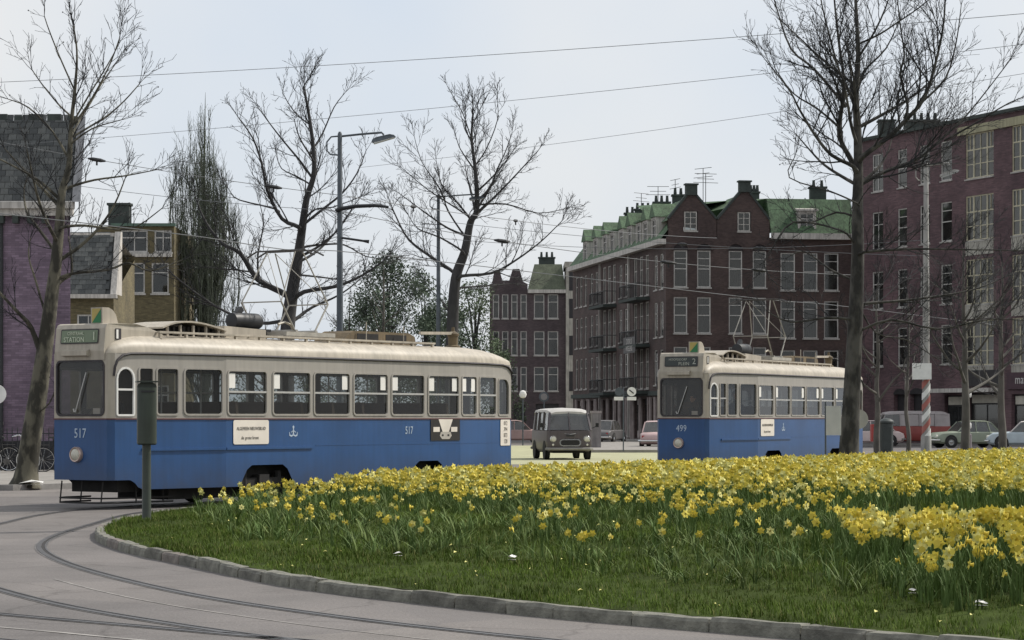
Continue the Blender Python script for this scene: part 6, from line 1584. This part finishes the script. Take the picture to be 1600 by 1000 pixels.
# iron railing before the violet house
p = atz(48, 68.9, .12); s = thing('iron_railing', 'black iron railing along the foot of the violet house', 'railing', p, 0)
b = MB()
for z in (.25, 1.05): b.bar((-2.2, 0, z), (1.0, 0, z), .03)
b.build('rail', IRON_M, s)
b = MB(); b.bar((0, 0, 0), (0, 0, 1.15), .022); b.lathe([(.018, 0), (.002, .09)], 6, Matrix.Translation((0, 0, 1.15))); bm_ = b.mesh('baluster', IRON_M)
for k in range(22): obj('baluster', bm_, s, (-2.15 + k * .148, 0, 0))

# ------------------------------------------------------------------ overhead wires
WIRE_M = M('copper_wire', (.16, .165, .17), .5, .1, 4, metal=.2)
def wire(label, a, c, sag, r=.011, fit=()):
    A, C = Vector(a), Vector(c); b = MB(); n = 24; pts = []
    for i in range(n + 1):
        t = i / n; q = A.lerp(C, t); q.z -= 4 * sag * t * (1 - t); pts.append(q - A)
    b.tube(pts, r, 5); o = b.build('overhead_wire', WIRE_M); o.location = A
    tag(o, label, 'wire', 'overhead wires')
    for t in fit:
        q = A.lerp(C, t) - A; q.z -= 4 * sag * t * (1 - t); d = (C - A).normalized(); f = MB(); f.tube([q - d * .22, q - d * .1, q + d * .1, q + d * .22], [.02, .05, .05, .02], 7); f.tube([q, q - Vector((0, 0, .14))], .025, 6); f.build('insulator', DRUM_M, o)
    return o
wire('highest overhead wire crossing the whole sky', at(-60, 131, 50), at(1660, 16, 42), .12, .0055)
wire('second highest overhead wire from the lamp arm to the right edge', at(-60, 232, 66), at(1660, 62, 48), .15, .0055)
wire('third overhead wire passing right of the upright bare tree', at(560, 262, 90), at(1660, 105, 62), .15, .0065)
wire('span wire with insulator left of the poplar', at(-60, 210, 60), at(531, 305, 62), .10, .008, (.35, .82))
wire('lower span wire across the poplar', at(-60, 262, 72), at(531, 330, 62), .15, .007)
wire('span wire with insulators from the tall lamp towards the gables', at(531, 305, 62), at(1120, 372, 110), .2, .010, (.12, .33))
wire('sagging span wire below the roofline of the corner block', at(531, 330, 62), at(1340, 430, 66), .3, .009, (.3, .62, .8))
wire('upper span wire between far lamp and corner block', at(685, 345, 95), at(1446, 400, 78), .2, .009, (.55,))
wire('low span wire across the gabled block to the pale lamp', at(685, 372, 95), at(1446, 375, 78), .35, .009, (.7,))
CW_ = [(*t2(30, 0), 5.02), (*t2(12, 0), 5.0), (*t2(5.65, 0), 4.92), (*t1(9, 0), 4.98), (*t1(5.65, 0), 4.92), (-6.6, 44.6, 5.05), (-13, 40, 5.4), (-26, 34, 5.8)]
b = MB(); b.tube(Tree(0).smooth(CW_, 4), .009, 5); o = b.build('contact_wire', WIRE_M); tag(o, 'tram contact wire running above the curved track over both trams', 'wire', 'overhead wires')

# litter
def scrap(label, p, pts, h, mat, rz=0.0):
    b = MB(); n = len(pts); vs = [(x, y, .004 + h * (.3 + .7 * ((i * 7) % 5) / 5)) for i, (x, y) in enumerate(pts)] + [(0, 0, h * 1.2)]
    b.add(vs, [(i, (i + 1) % n, n) for i in range(n)]); b.add([(x, y, 0) for x, y in pts], [tuple(range(n))]); o = b.build('litter', mat); o.location = p; o.rotation_euler = (0, 0, rz); return tag(o, label, 'litter', 'litter')
scrap('crumpled white paper lying at the foot of the leaning tree', (*atz(49, 54.35).xy, .125), [(-.28, -.05), (-.1, -.1), (.1, -.06), (.28, -.09), (.26, .06), (.05, .1), (-.2, .08)], .09, G['white'])
# ------------------------------------------------------------------ lawn grass and daffodils
GRASS_M = M('grass_blades', (0.082, 0.124, 0.020), .85, .5, .7, spec=.12)
STRAW_M = M('dry_grass', (0.20, 0.20, 0.07), .85, .3, .9, spec=.12)
LEAFD_M = M('daffodil_leaves', (0.085, 0.135, 0.035), .7, .45, 1.1, spec=.2)
PETAL_M = M('yellow_petals', (0.66, 0.55, 0.075), .7, .14, 2.2)
PALE_M = M('pale_yellow_petals', (0.63, 0.59, 0.20), .7, .12, 2.2)
TRUMP_M = M('deep_yellow_trumpet', (0.60, 0.47, 0.06), .7, .12, 2.2)
def blade(h, w, lean, az, x=0., y=0., seg=3, twist=0.0):
    """tapering bent leaf: list of verts and tris"""
    c, s = math.cos(az), math.sin(az); V = []; Fc = []
    px, py = -s, c
    for i in range(seg):
        t = i / seg; ww = w * (1 - t ** 2.2) / 2; dx = lean * t * t
        cx, cy, cz = x + c * dx, y + s * dx, h * (t - .12 * lean / max(h, .01) * t * t)
        V += [(cx - px * ww, cy - py * ww, cz), (cx + px * ww, cy + py * ww, cz)]
    V.append((x + c * lean, y + s * lean, h * (1 - .12 * lean / max(h, .01))))
    for i in range(seg - 1): a = 2 * i; Fc += [(a, a + 1, a + 3), (a, a + 3, a + 2)]
    a = 2 * (seg - 1); Fc.append((a, a + 1, a + 2))
    return V, Fc
class Proto:
    def __init__(s): s.V = []; s.F = []; s.M = []
    def add(s, V, F, m):
        o = len(s.V); s.V += V; s.F += [tuple(i + o for i in f) for f in F]; s.M += [m] * len(F); return s
def flower_parts(az, tilt, rnd, k=1.0, seg=6):
    rings = ((.010, .004), (.012, .022), (.020, .034)) if seg > 5 else ((.0105, .004), (.019, .034))
    """petals and trumpet about the origin, facing az, nodding by tilt"""
    f = Vector((math.cos(az) * math.cos(tilt), math.sin(az) * math.cos(tilt), math.sin(tilt))); x = f.cross(Vector((0, 0, 1))).normalized(); y = x.cross(f)
    pv, pf, tv, tf = [], [], [], []
    ph = rnd.uniform(0, 1)
    for j in range(6):
        a = ph + j * math.pi / 3; d = x * math.cos(a) + y * math.sin(a); e = x * -math.sin(a) + y * math.cos(a); o = len(pv); bk = rnd.uniform(-.006, .010)
        c0 = f * .004; pv += [tuple((c0 + d * .006) * k), tuple((d * .024 + e * .0145 + f * .004) * k), tuple((d * .045 + f * bk) * k), tuple((d * .024 - e * .0145 + f * .004) * k)]; pf += [(o, o + 1, o + 2), (o, o + 2, o + 3)]
    for i, (r_, l) in enumerate(rings):
        for j in range(seg): a = 2 * math.pi * j / seg; tv.append(tuple((f * l + x * r_ * math.cos(a) + y * r_ * math.sin(a)) * k))
    for i in range(len(rings) - 1):
        for j in range(seg): q = (j + 1) % seg; a, b = i * seg, (i + 1) * seg; tf += [(a + j, a + q, b + q), (a + j, b + q, b + j)]
    e = (len(rings) - 1) * seg; tf += [(e, e + j, e + j + 1) for j in range(1, seg - 1)]
    return pv, pf, tv, tf
def scatter(name, protos, which, pos, rot, scl, mats):
    """many copies of small plants joined into one mesh"""
    VV, FF, MM = [], [], []; off = 0
    for k, p in enumerate(protos):
        idx = np.nonzero(which == k)[0]
        if len(idx) == 0: continue
        V = np.array(p.V, np.float32); Fc = np.array(p.F, np.int32); c, s = np.cos(rot[idx])[:, None], np.sin(rot[idx])[:, None]; sc = scl[idx][:, None]
        X = (V[None, :, 0] * c - V[None, :, 1] * s) * sc + pos[idx, 0:1]; Y = (V[None, :, 0] * s + V[None, :, 1] * c) * sc + pos[idx, 1:2]; Z = V[None, :, 2] * sc + pos[idx, 2:3]
        VV.append(np.stack([X, Y, Z], -1).reshape(-1, 3)); n = len(V)
        FF.append((Fc[None] + (np.arange(len(idx)) * n)[:, None, None] + off).reshape(-1, 3)); MM.append(np.tile(np.array(p.M, np.int32), len(idx))); off += n * len(idx)
    V = np.concatenate(VV); Fc = np.concatenate(FF); mi = np.concatenate(MM)
    me = bpy.data.meshes.new(name); me.vertices.add(len(V)); me.vertices.foreach_set('co', V.astype(np.float32).ravel())
    me.loops.add(Fc.size); me.loops.foreach_set('vertex_index', Fc.astype(np.int32).ravel()); me.polygons.add(len(Fc)); me.polygons.foreach_set('loop_start', np.arange(0, Fc.size, 3, dtype=np.int32))
    for m in mats: me.materials.append(m)
    me.polygons.foreach_set('material_index', mi); me.update(calc_edges=True)
    return stuff(obj(name, me))
def sample(n, x0, x1, y0, y1):
    x = NR.uniform(x0, x1, n); y = NR.uniform(y0, y1, n); k = inside(x, y); x, y = x[k], y[k]; d = dist_in(x, y); k = d > .18; return x[k], y[k], island_z(x[k], y[k]), d[k]
def proj(x, y, z): return 800 + x * F_PX / y, HOR - (z - EYE) * F_PX / y
def curve(px, pts): return np.interp(px, [p[0] for p in pts], [p[1] for p in pts])
# short turf: denser where the lawn is near
tufts = []
for k in range(6):
    p = Proto(); r = random.Random(100 + k)
    for _ in range(5):
        V, Fc = blade(r.uniform(.035, .075), r.uniform(.005, .009), r.uniform(.005, .045), r.uniform(0, 6.28), r.uniform(-.05, .05), r.uniform(-.05, .05), 2); p.add(V, Fc, 1 if r.random() < (.10 if k < 4 else .35) else 0)
    tufts.append(p)
x, y, z, d = sample(185000, -6.2, 15, 13.8, 46); px, py = proj(x, y, z); k = (px > -20) & (px < 2300) & (py < 1080) & (NR.random(len(x)) < np.where((px > 1640) | (py > 1010), .3, 1)) & (NR.random(len(x)) < np.clip((30 / y) ** 1.6, .15, 1))
x, y, z = x[k], y[k], z[k]; n = len(x)
scatter('turf_grass', tufts, np.where(np.sin(x * 1.7 + np.sin(y * 1.1) * 2) * np.sin(y * .9 + x * .6) > .45, NR.integers(0, 6, n), NR.integers(0, 4, n)), np.stack([x, y, z - .004], 1), NR.uniform(0, 6.28, n), NR.uniform(.45, 1.2, n) * (1 + .25 * np.sin(x * 2.1 + y * .7) * np.sin(y * 1.3)), [GRASS_M, STRAW_M])['label'] = 'short green turf inside the kerb'

DENSE = [(250, 700), (300, 740), (430, 752), (520, 778), (600, 786), (800, 796), (1000, 806), (1200, 808), (1330, 806), (1420, 822), (1700, 845)]
SPARSE = [(250, 700), (300, 806), (380, 850), (600, 872), (760, 885), (930, 905), (1150, 920), (1320, 930), (1700, 915)]
CLUMP_LO = [(1290, 820), (1330, 900), (1390, 925), (1440, 942), (1490, 962), (1530, 955), (1570, 945), (1700, 950)]
LEAFL_M = M('light_leaves', (0.125, 0.17, 0.05), .7, .35, 1.1, spec=.2)
def plant(r, h, nl, flower=True, pale=False, seg=6, k=1.0, lean=.14, lm=0):
    p = Proto()
    for _ in range(nl):
        V, Fc = blade(h * r.uniform(.65, 1.0), r.uniform(.010, .016), r.uniform(.02, lean), r.uniform(0, 6.28), r.uniform(-.03, .03), r.uniform(-.03, .03), 3); p.add(V, Fc, lm and 1)
    if flower:
        V, Fc = blade(h, .009, .02, r.uniform(0, 6.28), 0, 0, 2); p.add(V, Fc, 0)
        pv, pf, tv, tf = flower_parts(0, r.uniform(-.35, .15), r, k, seg); o = (.01, 0, h)
        p.add([(a + o[0], b + o[1], c + o[2]) for a, b, c in pv], pf, 2 if pale else 1); p.add([(a + o[0], b + o[1], c + o[2]) for a, b, c in tv], tf, 2 if pale and r.random() < .5 else 3)
    return p
rp = random.Random(5)
FL = [plant(rp, rp.uniform(.27, .38), 3, True, i % 4 == 0, 5, 1.2) for i in range(10)]
GR = [plant(rp, rp.uniform(.16, .30), 8, False, lean=.3, lm=i % 2 * 4) for i in range(8)]
def azimuths(n): return NR.normal(-1.25, 1.5, n)
# the bank of daffodils behind
x, y, z, d = sample(66000, -6, 27, 30, 66); px, py = proj(x, y, z)
low_ = np.clip((py - 770) / 40, 0, 1)
patch = np.sin(x * 1.1 + np.sin(y * .8) * 1.5) * np.sin(y * .55 + x * .35)
k = (px > 240) & (px < 2150) & (NR.random(len(x)) < np.where(px > 1660, .7, 1)) & (py < curve(px, DENSE)) & (NR.random(len(x)) < np.clip(.78 - .45 * low_ + .5 * patch, .08, 1)) & (d > .5)
xb, yb, zb_ = x[k], y[k], z[k]; n = len(xb); print('bank daffodils', n)
scatter('daffodil_bank', FL, NR.integers(0, 10, n), np.stack([xb, yb, zb_], 1), azimuths(n), NR.uniform(.68, 1.25, n) * np.clip(.55 + (px[k] - 250) / 700, .6, 1.0), [LEAFD_M, PETAL_M, PALE_M, TRUMP_M])['label'] = 'dense bank of yellow daffodils across the middle of the roundabout'
# loose foliage between bank and mown edge
x, y, z, d = sample(20000, -6, 18, 17, 48); px, py = proj(x, y, z); edge = np.maximum(curve(px, SPARSE), np.where(px > 1300, curve(px, CLUMP_LO) - 8, 0))
g_ = np.sin(x * 2.3 + 1.7 * np.sin(y * 1.3)) * np.sin(y * 1.7 + 1.1 * np.sin(x))
k = (px > 250) & (px < 2150) & (py > curve(px, DENSE) - 8) & (py < edge) & (d > 1.0) & (NR.random(len(x)) < np.clip(.42 + .5 * g_, .08, 1))
n = int(k.sum()); scatter('daffodil_foliage', GR, NR.integers(0, 8, n), np.stack([x[k], y[k], z[k]], 1), NR.uniform(0, 6.28, n), NR.uniform(.5, 1.2, n), [LEAFD_M, LEAFL_M])['label'] = 'loose daffodil leaves and tall grass between the bank and the mown edge'; print('foliage', n)

# daffodils that stand out one by one: near clump on the right, loose ones across the lawn
rn = random.Random(9); PR = []
for k_ in range(7):
    h = rn.uniform(.30, .40); s = MB(); V, Fc = blade(h + .006, .011, .018, 0, 0, 0, 3); s.add(V, Fc); stem = s.mesh('daffodil', LEAFD_M)
    lv = []
    for _ in range(4):
        a = MB(); V, Fc = blade(h * rn.uniform(.7, 1.02), rn.uniform(.011, .017), rn.uniform(.03, .13), rn.uniform(0, 6.28), rn.uniform(-.03, .03), rn.uniform(-.03, .03), 4); a.add(V, Fc); lv.append(a.mesh('leaf', LEAFD_M))
    pv, pf, tv, tf = flower_parts(0, rn.uniform(-.3, .12), rn, 1.0, 8); a = MB(); a.add(pv, pf); fl = a.mesh('flower', PALE_M if k_ in (2, 5) else PETAL_M); a = MB(); a.add(tv, tf); tr = a.mesh('trumpet', TRUMP_M if k_ != 5 else PETAL_M, True)
    PR.append((h, stem, lv, fl, tr))
def daffodil(x, y, z, k, az, sc, label, group):
    h, stem, lv, fl, tr = PR[k]; o = obj('daffodil', stem, None, (x, y, z - .01), az); o.scale = (sc, sc, sc); tag(o, label, 'daffodil', group)
    for m in lv: obj('leaf', m, o)
    f = obj('flower', fl, o, (.018, 0, h)); f.scale = (1.18,) * 3; obj('trumpet', tr, f)
x, y, z, d = sample(34000, 1.5, 12.2, 17.3, 33); px, py = proj(x, y, z)
cx, cy = NR.uniform(1.5, 12.2, 740), NR.uniform(17.3, 33, 740)                                    # bulbs come up in bunches
near = np.sqrt(((x[:, None] - cx[None]) ** 2 + (y[:, None] - cy[None]) ** 2).min(1))
k = (px > 1300) & (px < 2000) & (py < curve(px, CLUMP_LO)) & (py > 852) & (near < .17) & (NR.random(len(x)) < np.where(py < 920, .85, .42))
ix = np.nonzero(k)[0]; NR.shuffle(ix); ix = sorted([i for i in ix if px[i] < 1615], key=lambda i: -py[i] + NR.uniform(0, 25)); ix = ix[:225]
print('clump', len(ix), int(k.sum()))
for i in ix: daffodil(float(x[i]), float(y[i]), float(z[i]), rn.randrange(7), rn.gauss(-1.25, 1.4), rn.uniform(.72, 1.18), 'yellow daffodil in the big near clump at the right', 'daffodils in the near clump')
used = set(ix); rest = [i for i in np.nonzero(k)[0] if i not in used]
if rest:
    rest = np.array(rest); n = len(rest); scatter('daffodil_clump', FL, NR.integers(0, 10, n), np.stack([x[rest], y[rest], z[rest]], 1), azimuths(n), NR.uniform(.9, 1.15, n), [LEAFD_M, PETAL_M, PALE_M, TRUMP_M])['label'] = 'back of the near daffodil clump'
n = 260; kk = rn
x, y, z, d = sample(26000, -6, 8, 19, 44); px, py = proj(x, y, z)
cx, cy = NR.uniform(-6, 8, 900), NR.uniform(19, 44, 900); near = np.sqrt(((x[:, None] - cx[None]) ** 2 + (y[:, None] - cy[None]) ** 2).min(1))
k = (px > 280) & (px < 1335) & (py > curve(px, DENSE) + 2) & (py < curve(px, SPARSE) - 8) & (d > 1.0) & (near < .19) & (NR.random(len(x)) < .75 * np.exp(-np.maximum(py - curve(px, DENSE), 0) / np.where(px < 700, 48, 38)))
ix = np.nonzero(k)[0]; print('loose', len(ix)); ix = sorted(ix, key=lambda i: y[i])[:95]
for i in ix:
    daffodil(float(x[i]), float(y[i]), float(z[i]), rn.randrange(7), rn.gauss(-1.25, 1.4), rn.uniform(.75, 1.0), 'single yellow daffodil scattered on the lawn before the bank', 'daffodils scattered on the lawn')
    if rn.random() < .35 and len(ix) < 100: pass
rest = np.array([i for i in np.nonzero(k)[0] if i not in set(ix)])
if len(rest):
    n = len(rest); scatter('daffodil_fringe', FL, NR.integers(0, 10, n), np.stack([x[rest], y[rest], z[rest]], 1), azimuths(n), NR.uniform(.75, 1.0, n), [LEAFD_M, PETAL_M, PALE_M, TRUMP_M])['label'] = 'thin fringe of daffodils along the foot of the bank'
x, y, z, d = sample(9000, 1.5, 12.2, 17.3, 33); px, py = proj(x, y, z)
k = (px > 1300) & (px < 2000) & (py < curve(px, CLUMP_LO) + 2) & (py > 840) & (NR.random(len(x)) < .45); n = int(k.sum())
TALL = [plant(rp, rp.uniform(.26, .36), 8, False) for i in range(5)]
scatter('clump_foliage', TALL, NR.integers(0, 5, n), np.stack([x[k], y[k], z[k]], 1), NR.uniform(0, 6.28, n), NR.uniform(.8, 1.15, n), [LEAFD_M])['label'] = 'tall leaves among the near daffodil clump'
# overhanging tufts along the kerb, fallen petals
x, y, z, d = sample(64000, -6.2, 8, 14, 40); k = (d < .30) & (NR.random(len(x)) < .5); n = int(k.sum())
scatter('edge_grass', tufts, NR.integers(0, 6, n), np.stack([x[k], y[k], z[k] - .01], 1), NR.uniform(0, 6.28, n), NR.uniform(.5, 1.7, n) * np.clip(.5 + np.sin(x[k] * 3.1 + y[k] * 2.3), .3, 1.2), [GRASS_M, STRAW_M])['label'] = 'longer grass along the kerb edge'
p = Proto(); p.add([(-.02, -.01, .0), (.02, -.014, .012), (.016, .014, .004), (-.014, .012, .016)], [(0, 1, 2), (0, 2, 3)], 0)
x, y, z, d = sample(260, -5, 8, 17, 40); n = len(x); scatter('fallen_petals', [p], np.zeros(n, int), np.stack([x, y, z + .045], 1), NR.uniform(0, 6.28, n), NR.uniform(.5, 1.3, n), [PALE_M])['label'] = 'pale fallen petals and scraps strewn over the lawn'
# scraps on the lawn
for (u, v, sz, lb) in ((1533, 961, .05, 'white paper scrap on the lawn in front of the near clump'), (622, 870, .05, 'pale flower head lying on the lawn near the middle of the kerb'), (800, 872, .06, 'cluster of pale fallen petals on the lawn below the bank'), (1425, 924, .045, 'white scrap at the foot of the near clump')):
    q = gnd(u, v, .2); zz = float(island_z([q.x], [q.y])[0]); q = gnd(u, v, zz); scrap(lb, (q.x, q.y, float(island_z([q.x], [q.y])[0]) + .02), [(-sz, -sz * .4), (0, -sz * .7), (sz, -sz * .3), (sz * .8, sz * .5), (0, sz * .8), (-sz * .9, sz * .4)], sz * .7, PAPER_M, u * .1)
